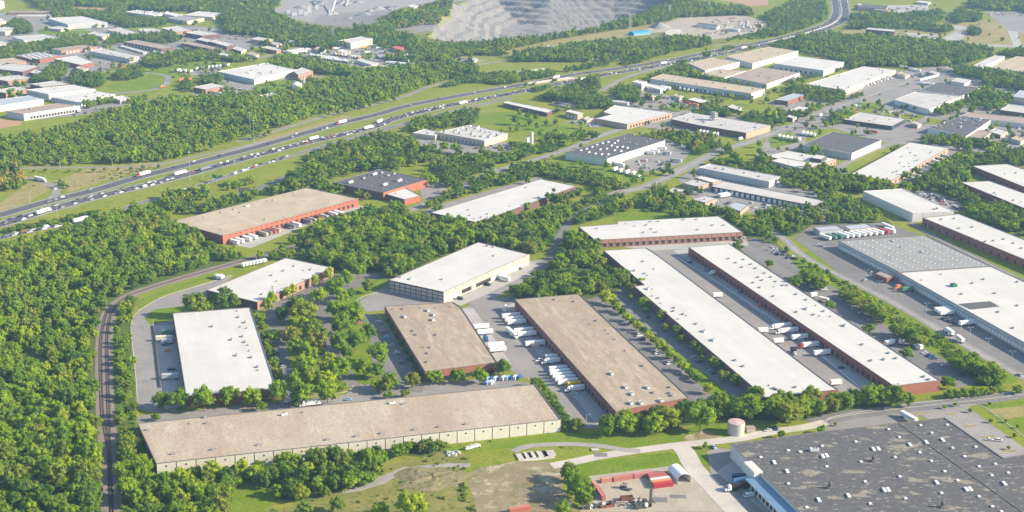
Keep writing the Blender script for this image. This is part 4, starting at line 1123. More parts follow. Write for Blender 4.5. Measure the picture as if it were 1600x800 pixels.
building('grayM', 'warehouse', 'beige ribbed building with gray roof at the picture edge', [(1583, 151), (1594, 140.5), (1660, 147), (1650, 160)], 9.0, 'roof_bluegray', 'wall_beige')
building('junkN', 'workshop', 'pale roof workshop with dark glazed front in a scrap yard', [(1319, 186.5), (1345, 175), (1415, 186), (1394, 197)], 5.5, 'roof_white_aged', 'glass', cat='workshop', walls={1: 'wall_cream'}, nv=6)
building('brickO', 'brick_hall', 'small brick hall with bluish metal roof', [(1211, 155.5), (1241, 145.5), (1260, 147.5), (1231, 158)], 6.0, 'roof_bluegray', 'brick_dark', cat='building', walls={2: 'brick_red'})
building('whiteP2', 'small_block', 'small low white roof block behind round trees, below the brick hall', [(1231, 173), (1250, 166), (1270, 168.5), (1254, 176)], 4.0, 'roof_white', 'wall_cream', cat='building')
building('whiteQ', 'small_block', 'small white roof showroom with blue glazed side', [(1076, 155.5), (1086, 152), (1106, 156.5), (1097, 161)], 5.0, 'roof_white', 'glass', cat='building', walls={1: 'wall_white'}, coping='coping_white')
building('whiteR1', 'office_block', 'tall white office block behind highway trees', [(988, 127.5), (997, 125), (1011, 127.5), (1003, 131)], 11.0, 'roof_white', 'wall_white', cat='office', coping='coping_white', windows=[(3, 3, 3, 4, 3, 'glass')])
building('whiteR2', 'office_block', 'low white office wing joined to the tall white block', [(1004, 132.5), (1013, 130), (1041, 135.5), (1032, 140)], 6.0, 'roof_white', 'wall_white', cat='office', coping='coping_white', windows=[(3, 6, 1.5, 1.8, 4, 'glass')])
building('brickS', 'brick_row', 'long low brick row with white roof beside the meadow', [(786, 160.5), (795, 158), (865, 171.5), (855, 176)], 5.5, 'roof_white', 'brick_dark', cat='building', walls={1: 'brick_pink'}, windows=[(3, 10, 1.2, 1.6, 3.5, 'glass')])
building('houseT', 'small_block', 'small brick block with white roof and three pale doors by the meadow', [(884, 174), (892.5, 171.3), (911, 175.3), (902.5, 178.8)], 7.5, 'roof_white', 'brick_tan', cat='building', docks=[(3, 3, 0.05, 0.95, 'tall')])
building('houseU', 'small_shed', 'tiny white shed next to the small brick block', [(911, 184.5), (920, 181.5), (926, 184.3), (917, 188.3)], 3.4, 'roof_white_aged', 'wall_cream', cat='shed')
building('longV', 'low_shed', 'long low white shed under the highway trees', [(942, 157), (946, 154.4), (985, 158), (981, 161)], 4.2, 'roof_white_aged', 'wall_white', cat='shed', coping='coping_white')
for k in range(3):
 building('motel%d' % k, 'storage_row', ['storage row with white roof and dark door line, in front of three', 'middle one of three gray roof storage rows', 'rear one of three gray roof storage rows under trees'][k],
    [(845 + k * 17, 165 - k * 4.2), (850 + k * 17, 163 - k * 4.2), (893 + k * 14, 168 - k * 5), (888 + k * 14, 171 - k * 5)] if k else [(862, 160.5), (866, 158.8), (893, 164), (888, 166.3)], 3.2, 'roof_white' if k == 0 else 'roof_gray', 'wall_cream', cat='storage shed', block=False)
building('labW', 'laboratory', 'sprawling white flat roof complex with rooftop pipes, main block', [(683, 206.5), (735, 195), (793, 208.5), (757, 219.5)], 8.0, 'roof_white_aged', 'wall_cream', cat='factory', coping='coping_white', nv=26, nvk=(U, BU, T, ST), windows=[(3, 12, 1.0, 3.0, 1.2, 'door_dark')])
building('labW2', 'laboratory', 'lower white roof wing at the end of the sprawling white complex', [(644.5, 207.5), (665, 201.2), (688, 206.5), (680, 212)], 6.0, 'roof_white_aged', 'wall_cream', cat='factory', coping='coping_white', nv=3)
# --- upper left works
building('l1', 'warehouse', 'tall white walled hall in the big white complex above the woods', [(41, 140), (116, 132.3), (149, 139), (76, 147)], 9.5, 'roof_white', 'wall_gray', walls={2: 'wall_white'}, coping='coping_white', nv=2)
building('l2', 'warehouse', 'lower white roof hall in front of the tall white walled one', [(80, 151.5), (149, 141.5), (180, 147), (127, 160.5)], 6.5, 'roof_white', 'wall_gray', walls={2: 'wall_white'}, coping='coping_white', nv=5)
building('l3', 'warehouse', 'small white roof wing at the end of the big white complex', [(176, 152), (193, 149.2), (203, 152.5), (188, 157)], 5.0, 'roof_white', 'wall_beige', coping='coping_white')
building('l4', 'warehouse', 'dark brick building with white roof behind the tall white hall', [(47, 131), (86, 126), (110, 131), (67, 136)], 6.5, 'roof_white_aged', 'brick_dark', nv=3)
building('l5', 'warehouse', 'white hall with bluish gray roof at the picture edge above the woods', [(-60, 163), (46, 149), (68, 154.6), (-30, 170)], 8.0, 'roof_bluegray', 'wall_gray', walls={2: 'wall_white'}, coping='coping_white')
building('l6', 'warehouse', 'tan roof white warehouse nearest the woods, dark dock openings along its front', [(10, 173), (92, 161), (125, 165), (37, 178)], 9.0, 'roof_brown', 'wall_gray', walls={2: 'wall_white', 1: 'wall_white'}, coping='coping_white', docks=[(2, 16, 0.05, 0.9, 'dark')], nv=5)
building('l7', 'brick_block', 'two storey brick block with white roof at the picture edge', [(-12, 141.5), (31, 134), (43, 138.5), (9, 145.5)], 8.0, 'roof_white_aged', 'brick_dark', cat='building', walls={2: 'brick_pink'}, nv=6)
building('l8', 'brick_block', 'tan brick block with white roof, second up from the woods at the picture edge', [(-16, 122), (30, 117.3), (52, 121.5), (12, 127)], 7.0, 'roof_white_aged', 'brick_dark', cat='building', walls={2: 'brick_pink'}, nv=6)
building('l9', 'warehouse', 'brick warehouse with flat tan roof above the picture edge blocks', [(-20, 96), (21, 90), (41, 95), (5, 101)], 6.0, 'roof_sand', 'brick_dark', walls={2: 'brick_pink'}, nv=3)
building('l9b', 'warehouse', 'low brick row with pale roof at the far left works street', [(-20, 106), (10, 98), (62, 103), (35, 112)], 6.0, 'roof_white_aged', 'brick_dark', nv=3)
building('l10', 'warehouse', 'brick warehouse whose gray roof is dotted with pale skylights', [(24, 87), (60, 81), (96, 86), (62, 93)], 6.5, 'roof_gray', 'brick_red', vents=[(36 + 8 * i + 3 * j, 87.3 - 1.1 * i + 1.2 * j, SK) for i in range(5) for j in range(5)], vs=1.2)
building('l11', 'warehouse', 'white roof warehouse in front of the skylight dotted roof', [(85, 92), (121, 87), (147, 97), (126, 101.5)], 6.5, 'roof_white', 'brick_red', nv=1)
building('l12', 'warehouse', 'brick warehouse with brown roof and lit orange front', [(80, 76), (134, 70), (152, 72.5), (96, 79)], 7.0, 'roof_brown', 'wall_gray', walls={2: 'brick_pink'}, docks=[(2, 8, 0.1, 0.9, 'white')])
building('l13', 'warehouse', 'long tan roof warehouse with gray shaded side, joined to the brown roof one', [(139, 79.5), (160, 74.5), (217, 87.5), (200, 91.5)], 7.5, 'roof_lightgray', 'wall_gray', walls={1: 'brick_tan'}, nv=5)
building('l14', 'warehouse', 'long brown roof warehouse with dark brick side', [(194, 65.5), (215, 62), (272, 72.5), (252, 76.5)], 6.5, 'roof_brown', 'brick_dark', nv=6, docks=[(3, 10, 0.05, 0.95, 'white')])
building('l15', 'storage_row', 'low pale roof storage row below the long brown roof', [(187, 72), (192, 70), (229, 80), (224, 82.5)], 3.0, 'roof_white_aged', 'wall_gray', cat='storage shed')
building('l15b', 'storage_row', 'low pale roof storage row beyond the gray roof hall end', [(238, 80), (244, 78), (262, 83), (257, 86)], 3.0, 'roof_white_aged', 'wall_gray', cat='storage shed')
building('l16', 'warehouse', 'brown roof brick warehouse behind dark trees of the far works street', [(284, 67.5), (295, 64), (341, 74), (331, 77)], 6.5, 'roof_brown', 'brick_dark', nv=3)
building('l17', 'warehouse', 'small white roof brick hall beside the pale roofed brick pair', [(307, 61.5), (316, 58.3), (332, 62.3), (324, 65.5)], 6.5, 'roof_white_aged', 'brick_dark')
building('l18', 'warehouse', 'white roof brick hall, longer one of the pale roofed brick pair', [(326, 64.5), (340, 62), (368, 69), (354, 72.5)], 6.5, 'roof_white_aged', 'brick_dark', nv=2)
building('l19', 'warehouse', 'white roof hall with dark side at the edge of the far forest', [(290, 51), (312, 47.3), (344, 52.5), (316, 55.7)], 7.0, 'roof_white_aged', 'brick_dark', nv=3)
building('l20', 'warehouse', 'white roof brick hall between small lawn and far forest', [(252, 44), (280, 40.3), (299, 47), (275, 50)], 7.0, 'roof_white_aged', 'brick_dark', walls={2: 'brick_pink'}, nv=2)
building('l21', 'warehouse', 'cream hall with white roof behind a grove of dark trees', [(215, 45.3), (241, 44), (260, 49.3), (224, 51)], 6.0, 'roof_white_aged', 'wall_cream')
building('l22', 'warehouse', 'gray sided hall with tan roof beside the street bend', [(167, 46.3), (190, 43), (217, 51), (197, 55)], 7.0, 'roof_lightgray', 'wall_gray', walls={1: 'wall_cream'}, nv=2)
building('l23', 'warehouse', 'large white roof hall with gray shaded wall below the bare red field', [(75, 28.3), (130, 25.3), (168, 35), (106, 38)], 9.0, 'roof_white', 'wall_gray', coping='coping_white', nv=3)
building('l24', 'office_block', 'low office row with pale roof in front of the large white roof hall', [(71, 43.5), (92, 41), (116, 41), (95, 46)], 4.5, 'roof_white_aged', 'wall_cream', cat='office')
building('l25', 'warehouse', 'white walled hall with pale gray roof behind a long tree line', [(19, 57.5), (70, 53.5), (99, 60), (37, 62.5)], 7.0, 'roof_lightgray', 'wall_white', walls={3: 'wall_gray'}, coping='coping_white')
building('l26', 'warehouse', 'cream hall with pale roof at the end of the long tree line', [(134, 53), (149, 49.3), (171, 52.5), (160, 57.5)], 7.0, 'roof_lightgray', 'wall_cream')
building('l27', 'school', 'long pinkish roof building at the far left forest edge', [(14, 19.5), (19, 17), (79, 16.5), (78, 20)], 5.0, 'roof_brown', 'brick_pink', cat='building')
building('l28', 'school', 'white roof row in front of the long pinkish roof', [(24, 25.5), (31, 22.6), (81, 22.4), (79, 26)], 5.0, 'roof_white_aged', 'wall_cream', cat='building')
building('l29', 'house_block', 'white roof block cut by the left picture edge near the far forest', [(-14, 34), (3, 28.5), (9, 32), (-5, 37)], 6.0, 'roof_white', 'wall_beige', cat='building')
building('l30', 'house_block', 'long beige block with white roof and small windows at the left picture edge', [(-14, 47), (10, 41.3), (26, 44), (8, 50)], 7.0, 'roof_white_aged', 'wall_beige', cat='building', windows=[(2, 6, 1.5, 2.5, 2, 'glass')])
building('l31', 'tower_block', 'white tower block at the far upper left corner', [(-12, 3), (0, -1.5), (6, 1), (-4, 5)], 15.0, 'roof_white', 'wall_white', cat='building')
building('l32', 'house_block', 'white roof row cut by the left picture edge beside round trees', [(-20, 66), (0, 62.5), (15, 67), (-8, 72)], 6.0, 'roof_white_aged', 'wall_cream', cat='building')
building('l33', 'warehouse', 'cluttered white building below the far forest', [(197, 18.5), (215, 15.3), (256, 20.5), (241, 24.5)], 7.0, 'roof_white', 'wall_gray', cat='factory', coping='coping_white', nv=14, nvk=(BU, ST))
building('l34', 'warehouse', 'small white hall between the cluttered white building and the big pale hall', [(255, 20.5), (262, 18.3), (286, 22.3), (276, 26)], 7.0, 'roof_white', 'wall_gray', coping='coping_white', nv=5, nvk=(BU,))
building('l35', 'warehouse', 'big pale cream roof hall at the edge of the far forest', [(287, 23.5), (314, 17), (350, 20.3), (332, 26.5)], 7.0, 'roof_white', 'wall_cream', coping='coping_white', nv=1)
building('l36', 'warehouse', 'bluish gray roof hall with beige lit end, in front of the pale cream roof', [(262, 28), (282, 24), (319, 27.3), (292, 33)], 7.5, 'roof_gray', 'wall_gray', walls={2: 'wall_cream', 1: 'wall_cream'}, windows=[(3, 6, 1.5, 1.5, 4, 'glass')])
building('l37', 'warehouse', 'largest white roof hall of the upper works, lawn and water tower beside it', [(340, 111.5), (415, 98.5), (463, 108.5), (397, 124)], 8.0, 'roof_white', 'wall_gray', walls={2: 'wall_white'}, coping='coping_white', nv=12, nvk=(U, BU))
building('l38', 'brick_block', 'pink brick end block of the largest white roof hall', [(458, 111), (473, 105), (489, 110.3), (466, 117)], 9.0, 'roof_white_aged', 'brick_dark', cat='building', walls={2: 'brick_pink'}, windows=[(2, 4, 1.5, 2.0, 3, 'glass')])
building('l39', 'brick_hall', 'brick hall with pale roof below the trailer row, woods in front', [(302, 136), (332, 130), (354, 134), (321, 140)], 6.0, 'roof_white_aged', 'brick_red', cat='building', walls={2: 'brick_pink'})
building('l40', 'shed', 'white roof shed in the woods below the water tower', [(405, 149), (428, 144.3), (441, 147), (420, 153)], 5.5, 'roof_white', 'wall_gray', cat='shed', coping='coping_white')
building('l41', 'warehouse', 'cream metal hall standing alone below the quarry', [(529, 63.5), (566, 56.8), (582, 60), (548, 67)], 11.0, 'roof_white_aged', 'wall_gray', walls={2: 'wall_cream', 1: 'wall_cream'}, coping='coping_white')
building('l42', 'brick_block', 'brick block with white roof on the far lawn, row of trees behind', [(408, 74.5), (419, 71.5), (441, 75.5), (432, 79)], 6.5, 'roof_white_aged', 'brick_dark', cat='building', walls={2: 'brick_pink'})
building('l43', 'brick_block', 'pale roof block at the end of the far street, trees on three sides', [(392, 61), (404, 57.3), (426, 60.5), (415, 64.5)], 6.5, 'roof_white_aged', 'brick_tan', cat='building')
building('l44', 'workshop', 'long pale roof workshop in the crowded truck dealer yard', [(557, 94), (566, 91), (591, 98), (580, 101.5)], 5.0, 'roof_white_aged', 'wall_gray', cat='workshop')
building('l45', 'workshop', 'tan roof shed at the lower edge of the crowded truck yard', [(560, 107), (572, 103.5), (602, 101.5), (590, 107.5)], 4.5, 'roof_sand', 'wall_white', cat='workshop')
building('l46', 'workshop', 'small cream roof office in the crowded truck yard', [(527, 80), (536, 76.5), (548, 79), (540, 83.5)], 4.5, 'roof_white', 'wall_cream', cat='workshop')
building('l47', 'workshop', 'long white roof stall row at the head of the crowded truck yard', [(446, 79), (475, 74.5), (480, 77), (455, 82)], 4.0, 'roof_white', 'wall_white', cat='workshop')
building('red1', 'drive_in', 'bright red roofed pavilion below the quarry', [(612, 74), (619, 71), (631, 73), (625, 78)], 6.0, 'rust', 'brick_orange', cat='building')
for o in BLD['red1']['root'].children:
 if o.name.startswith('roof') and o.data.materials:
  o.data.materials[0] = mat('roof_red', (0.55, 0.09, 0.09), rough=0.6)
building('q1', 'shed', 'white quarry shed on the gray works terrace', [(638, 9.5), (646, 6.5), (653, 8.6), (647, 12.5)], 9.0, 'roof_white', 'wall_cream', cat='shed', coping='coping_white', block=False)
building('p1', 'shed', 'long dark roofed lumber shed in the block plant', [(1088, 37.2), (1092, 35.2), (1124, 39.6), (1120, 42)], 6.0, 'roof_charcoal', 'wall_white', cat='shed', coping='coping_white')
building('p2', 'shed', 'white roof hall in front of the gray heap', [(1040, 50), (1049, 46.5), (1066, 45.5), (1066, 49.5)], 7.0, 'roof_white_aged', 'wall_white', cat='shed', coping='coping_white')
building('p3', 'shed', 'low white shed beside the mixing towers of the block plant', [(1134, 44), (1138, 42.5), (1156, 44), (1154, 46.5)], 5.0, 'roof_white', 'wall_white', cat='shed', coping='coping_white')
building('r1', 'brick_block', 'three storey dark brick block behind the dense wood', [(1353, 45.5), (1357, 42.8), (1401, 46.3), (1397, 49.5)], 12.0, 'roof_white_aged', 'brick_dark', cat='building', windows=[(3, 2, 2, 6, 3, 'glass')])
building('r2', 'apartment_block', 'dark roofed apartment block at the far fields', [(1340, 11), (1347, 6.5), (1388, 9.5), (1384, 14)], 8.0, 'roof_charcoal', 'brick_tan', cat='building')
building('r3', 'house_block', 'tan block beside the far car park', [(1366, 15), (1371, 12), (1392, 14), (1388, 17.5)], 7.0, 'roof_brown', 'brick_tan', cat='building', block=False)
building('r4', 'house_block', 'low white roofed building at the top of the far car park', [(1431, 3), (1436, 0.8), (1455, 2.6), (1450, 5)], 5.0, 'roof_white', 'wall_gray', cat='building')
building('r5', 'house_block', 'white house at the far hill edge', [(1340, 7), (1342, 5), (1349, 6), (1347, 9)], 5.0, 'roof_white', 'wall_white', cat='building', block=False)
building('m1', 'house_block', 'white roof house in the trees beside the power line', [(852, 73), (858, 70.5), (871, 72), (866, 75)], 4.0, 'roof_white', 'wall_cream', cat='house')
building('m2', 'house_block', 'low pale roofed shed in the trees next to the blue tarp', [(917, 68), (925, 65.7), (940, 67.5), (934, 71)], 4.0, 'roof_lightgray', 'wall_cream', cat='house')
building('m3', 'house_block', 'tiny white roof house between shed and blue tarp', [(942, 61.5), (945, 60), (950, 61), (947, 63)], 4.0, 'roof_white', 'wall_cream', cat='house')
building('m4', 'house_block', 'pale slab roof half hidden in the trees above the highway bend', [(805, 113.5), (812, 110.5), (856, 105.5), (850, 109.5)], 4.5, 'roof_lightgray', 'wall_gray', cat='shed')
building('m5', 'house_block', 'cream building with yellow front by the far ramp', [(731, 92), (737, 89), (746, 90.5), (741, 95)], 5.0, 'roof_white_aged', 'wall_cream', cat='building')
building('m6', 'house_block', 'small pale house in the woods above the ramp', [(552, 153.5), (556, 151.8), (564, 153), (560, 155.5)], 4.0, 'roof_gray', 'wall_gray', cat='house')
# small outbuildings of the right hand yard
building('o1', 'shed', 'gray metal shed with blue gable beside the row of parked trailers', [(1271, 355), (1308, 352), (1318, 357.5), (1281, 361)], 5.0, 'roof_bluegray', 'wall_gray', cat='shed')
building('o2', 'shed', 'second gray metal shed with tan wall behind the parked trailers', [(1318, 352.5), (1354, 349), (1366, 355), (1329, 359)], 5.0, 'roof_bluegray', 'wall_beige', cat='shed')
building('o3', 'guard_house', 'small flat tan gatehouse beside the big dock hall', [(1368, 427), (1377, 423.5), (1399, 431), (1386, 435)], 4.5, 'roof_brown', 'brick_red', cat='building', block=False)
for k, (x, y, w, lb) in enumerate([(60, 113, 26, 'between the picture edge brick blocks and dark trees'), (128, 106, 20, 'behind the grove of the tall white hall'), (352, 85, 22, 'on the rise below the far brick pair'), (374, 76, 22, 'right of the white roof brick hall pair'),
        (396, 84, 18, 'beside the far street bend'), (430, 67, 20, 'before the tree row of the far street'), (456, 64, 16, 'at the end of the far street tree row'), (500, 76, 18, 'at the head of the truck yard'), (640, 86, 18, 'below the red pavilion'),
        (1148, 167, 22, 'behind the gray roof factory'), (1060, 149, 16, 'left of the blue glazed showroom'), (1018, 149, 14, 'under the low white office wing'), (1237, 182, 16, 'beside the dark avenue trees'), (1412, 115, 20, 'in the yard above the broad slab roof'),
        (1460, 113, 16, 'at the head of the avenue'), (1560, 205, 30, 'in the works yard at the picture edge'), (1592, 216, 24, 'lower down in the edge works yard'), (1432, 192, 16, 'at the end of the scrap yard')]):
 building('mini%d' % k, 'small_block', 'small flat roof building ' + lb, [(x - w / 2, y), (x - w / 8, y - w / 5), (x + w / 2, y), (x + w / 8, y + w / 5)], 5, ('roof_white_aged', 'roof_sand', 'roof_lightgray')[k % 3], ('brick_dark', 'wall_gray', 'brick_tan')[k % 3], cat='building', walls={2: 'wall_cream'}, nv=1)
# --- the dark roofed hall in front, with its canopy dock and penthouse
A = [(1142, 693.5), (1200, 684), (1282, 674), (1347, 667.5), (1405, 660), (1476, 652.5), (1470 + 98, 715), (1660, 702), (1900, 900), (1345, 900)]
A = [(1142, 693.5), (1282, 674), (1476, 652.5), (1567.5, 715.5), (1660, 700), (1860, 860), (1312, 860)]
sk = V(1200, 600, 4, [(127, 412), (340, 385), (550, 358), (755, 280), (822, 330), (955, 255), (1025, 303), (1122, 253), (205, 422), (368, 513), (583, 483), (795, 455), (950, 425), (1155, 397), (1300, 390), (1022, 478), (1230, 450), (1320, 513), (1422, 497), (128, 620), (608, 607), (825, 575), (1105, 543), (1187, 600), (1400, 568), (1503, 552), (860, 712), (640, 745), (1085, 678), (1320, 700), (243, 767), (1403, 762), (1460, 795)], SK)
sk += V(1200, 600, 4, [(40, 488), (120, 543), (343, 450), (368, 445), (660, 405), (690, 402), (888, 377), (990, 362), (1092, 348), (318, 722), (503, 695), (727, 660), (752, 658), (1055, 613), (1240, 656), (1265, 654), (1478, 620)], SH)
sk += V(1200, 600, 4, [(290, 415, BU), (658, 478, ST), (1090, 765, ST), (385, 645, ST)]) + V(1120, 680, 6.67, [(460, 225, SK), (868, 168, SK)])
building('darkA', 'distribution_hall', 'vast charcoal roof hall with pale patches and rows of white skylights', A, 9.0, 'roof_dark', 'wall_white', vents=sk, vs=1.0, coping='coping', panels=[], cat='warehouse')
b = BLD['darkA']
r, loc = b['root'], b['loc']
def wp(x, y, z):
 return loc(P(x, y, z))
# expansion joints of the roof
for (xa, ya), (xb, yb) in [((1404, 661), (1600, 802)), ((1502, 736), (1580, 725))]:
 p, q_ = wp(xa, ya, 8.6), wp(xb, yb, 8.6)
 mb = MB()
 ang = math.atan2(q_[1] - p[1], q_[0] - p[0])
 mb.box((p[0] + q_[0]) / 2, (p[1] + q_[1]) / 2, 8.55, math.hypot(q_[0] - p[0], q_[1] - p[1]), 0.5, 0.32, 'coping', None, False, ang)
 mb.build('expansion_joint', r)
# dock canopy along the long side
e0, e1 = Vector(b['pts'][6]), Vector(b['pts'][0])           # wall line, near end to far end
u = (e1 - e0).normalized()
nrm = Vector((-u.y, u.x))
if nrm.x > 0:
 nrm = -nrm
far0 = Vector(P(1186, 737, 9.0))
dist = (far0 - e1).length
a0 = e1 - u * (dist + 0.5)
length = (a0 - e0).length
cw, zc0, zc1 = 8.6, 6.9, 6.1
mb = MB()
o_in0, o_in1 = a0 + nrm * 0.1, e0 + nrm * 0.1
o_out0, o_out1 = a0 + nrm * cw, e0 + nrm * cw
L3 = lambda v, z: (*loc((v.x, v.y)), z)
mb.poly([L3(o_in0, zc0), L3(o_in1, zc0), L3(o_out1, zc1), L3(o_out0, zc1)][::-1], 'metal_blue')
mb.build('canopy', r)
mb = MB()
mb.poly([L3(o_out0, zc1), L3(o_out1, zc1), L3(o_out1, zc1 - 0.9), L3(o_out0, zc1 - 0.9)], 'wall_white')
mb.poly([L3(o_in0, zc0 - .2), L3(o_out0, zc1 - .2), L3(o_out0, zc1 - .9), L3(o_in0, zc0 - .9)], 'wall_white')
mb.build('canopy_fascia', r)
mb = MB()
w0, w1 = a0 + nrm * (cw - 1.6), e0 + nrm * (cw - 1.6)
mb.poly([L3(w0, 0), L3(w1, 0), L3(w1, 5.4), L3(w0, 5.4)], 'wall_white')
mb.poly([L3(a0 + nrm * .05, 0), L3(w0, 0), L3(w0, 5.4), L3(a0 + nrm * .05, 5.4)], 'wall_white')
mb.build('dock_wall', r)
def dockdoor():
 mb = MB()
 mb.box(0, 0, 0, 2.7, 0.3, 3.0, 'door_dark')
 mb.box(0, 0.1, 0, 2.1, 0.3, 2.6, 'door_white')
 return mb.mesh('dock_door')
me = shared('canopy_door', dockdoor)
ang = math.atan2((loc((e0.x, e0.y))[1] - loc((a0.x, a0.y))[1]), (loc((e0.x, e0.y))[0] - loc((a0.x, a0.y))[0]))
nd_ = int(length / 4.3)
for i in range(nd_):
 p = a0 + (e0 - a0) * ((i + 0.5) / nd_) + nrm * (cw - 1.5)
 link('dock_door', me, r, (*loc((p.x, p.y)), 1.1), ang)
# penthouse over the corner of the dock
mb = MB()
ph = [P(1186.5, 739, 9.0), P(1172, 718, 9.0)]
pa, pb = e1 - u * (dist + 2.0), e1 - u * (dist - 12.0)
mb2 = [loc((v.x, v.y)) for v in (pa + nrm * 4.2, pb + nrm * 4.2, pb - nrm * 1.2, pa - nrm * 1.2)]
mb.prism(mb2, 0.0, 10.0, 'wall_white', 'roof_white')
mb.build('penthouse', r)
# gray sheet wall of the far end of that side, proud of the wall
mb = MB()
s0, s1 = e1 + nrm * 0.12, pb + nrm * 0.12
mb.poly([L3(s0, 0), L3(s1, 0), L3(s1, 8.7), L3(s0, 8.7)], 'wall_white')
mb.build('wall_panel', r)
nogo([tuple(v) for v in (e0, a0, o_out0, o_out1)])
# ------------------------------------------------------------------ vehicles
VZ = 0.17
PAINT = {'white': (0.78, 0.78, 0.77), 'silver': (0.45, 0.46, 0.47), 'gray': (0.18, 0.185, 0.19), 'black': (0.02, 0.02, 0.022), 'red': (0.40, 0.07, 0.055), 'blue': (0.04, 0.11, 0.30),
   'tan': (0.42, 0.35, 0.26), 'green': (0.10, 0.21, 0.14), 'yellow': (0.75, 0.45, 0.04), 'orange': (0.70, 0.22, 0.05), 'dark blue': (0.02, 0.04, 0.11), 'light blue': (0.30, 0.52, 0.72), 'brown': (0.2, 0.1, 0.06),
   'pink': (0.62, 0.24, 0.24), 'cream': (0.75, 0.68, 0.52)}
def car_body(kind):
 mb = MB()
 l, w = {'sedan': (4.6, 1.8), 'suv': (4.8, 1.95), 'van': (5.6, 2.05), 'pickup': (5.6, 2.0)}[kind]
 hb = {'sedan': 0.62, 'suv': 0.75, 'van': 0.85, 'pickup': 0.8}[kind]
 mb.box(0, 0, 0.32, l, w, hb, 'paint', None, True, 0, 0.97)
 top = 0.32 + hb
 if kind == 'pickup':
  mb.box(0.35, 0, top + 0.62, 1.6, w * 0.8, 0.07, 'paint')
 elif kind == 'van':
  mb.box(-0.35, 0, top + 0.28, l * 0.80, w * 0.93, 0.85, 'paint', None, True, 0, 0.95)
 else:
  mb.box(-0.25, 0, top + (0.58 if kind == 'sedan' else 0.7), l * (0.36 if kind == 'sedan' else 0.52), w * 0.76, 0.06, 'paint')
 return mb
def car_glass(kind):
 mb = MB()
 l, w = {'sedan': (4.6, 1.8), 'suv': (4.8, 1.95), 'van': (5.6, 2.05), 'pickup': (5.6, 2.0)}[kind]
 hb = {'sedan': 0.62, 'suv': 0.75, 'van': 0.85, 'pickup': 0.8}[kind]
 top = 0.32 + hb
 if kind == 'pickup':
  mb.box(0.35, 0, top, 2.1, w * 0.92, 0.62, 'glass', None, False, 0, 0.84)
  mb.box(-1.75, 0, top + 0.003, 1.9, w * 0.78, 0.01, 'metal_dark', None, False)
 elif kind == 'van':
  mb.box(0.1, 0, top, l * 0.90, w * 0.95, 0.30, 'glass', None, False, 0, 0.97)
 elif kind == 'sedan':
  mb.box(-0.25, 0, top, l * 0.60, w * 0.90, 0.58, 'glass', None, False, 0, 0.74)
 else:
  mb.box(-0.3, 0, top, l * 0.72, w * 0.92, 0.70, 'glass', None, False, 0, 0.80)
 return mb
def wheels(mb, xs, w, r=0.34):
 for x in xs:
  for s in (-1, 1):
   mb.wheel(x, s * (w / 2 - 0.12), r, 0.26)
def car_one(kind):
 a, b = car_body(kind), car_glass(kind)
 k = len(a.v)
 a.v += b.v
 sl_ = [a.slot(m) for m in b.mats]
 a.f += [tuple(i + k for i in f) for f in b.f]
 a.m += [sl_[m] for m in b.m]
 wheels(a, (-1.45, 1.45), 1.9)
 return a.mesh('car_' + kind)
CARS = []
def car(*a, **k):
 CARS.append((proj(a[0], a[1], 1)[2], len(CARS), a, k))
def build_car(x, y, ang, colour, label, group, kind='sedan', detail=False, z=VZ):
 cat = {'sedan': 'car', 'suv': 'car', 'van': 'van', 'pickup': 'pickup truck'}[kind]
 nm = {'sedan': 'parked_car' if 'park' in (group or '') else 'car', 'suv': 'car', 'van': 'van', 'pickup': 'pickup_truck'}[kind]
 col = (*PAINT[colour], 1)
 if not detail:
  o = link(nm, shared('car1' + kind, lambda: car_one(kind)), None, (x, y, z), ang)
  o.color = col
  return tag(o, label, cat, group)
 t = thing(nm, label, cat, (x, y, z), ang, group)
 link('body', shared('carb' + kind, lambda: car_body(kind).mesh('car_body')), t).color = col
 link('windows', shared('carg' + kind, lambda: car_glass(kind).mesh('car_windows')), t)
 def wm():
  mb = MB()
  mb.wheel(0, 0, 0.34, 0.26)
  return mb.mesh('car_wheel')
 for sx in (-1.45, 1.45):
  for sy in (-0.82, 0.82):
   link('wheel', shared('carw', wm), t, (sx, sy, 0))
 return t
def trailer_box(l):
 mb = MB()
 mb.box(0, 0, 1.15, l, 2.6, 2.85, 'trailer_skin')
 return mb.mesh('cargo_box')
def trailer_under(l):
 mb = MB()
 mb.box(0, 0, 0.95, l * 0.96, 1.0, 0.2, 'metal_dark')
 mb.box(l * 0.30, -0.7, 0, 0.2, 0.2, 1.0, 'metal_dark')
 mb.box(l * 0.30, 0.7, 0, 0.2, 0.2, 1.0, 'metal_dark')
 mb.box(-l * 0.36, 0, 0.45, 3.2, 1.1, 0.5, 'metal_dark')
 return mb.mesh('undercarriage')
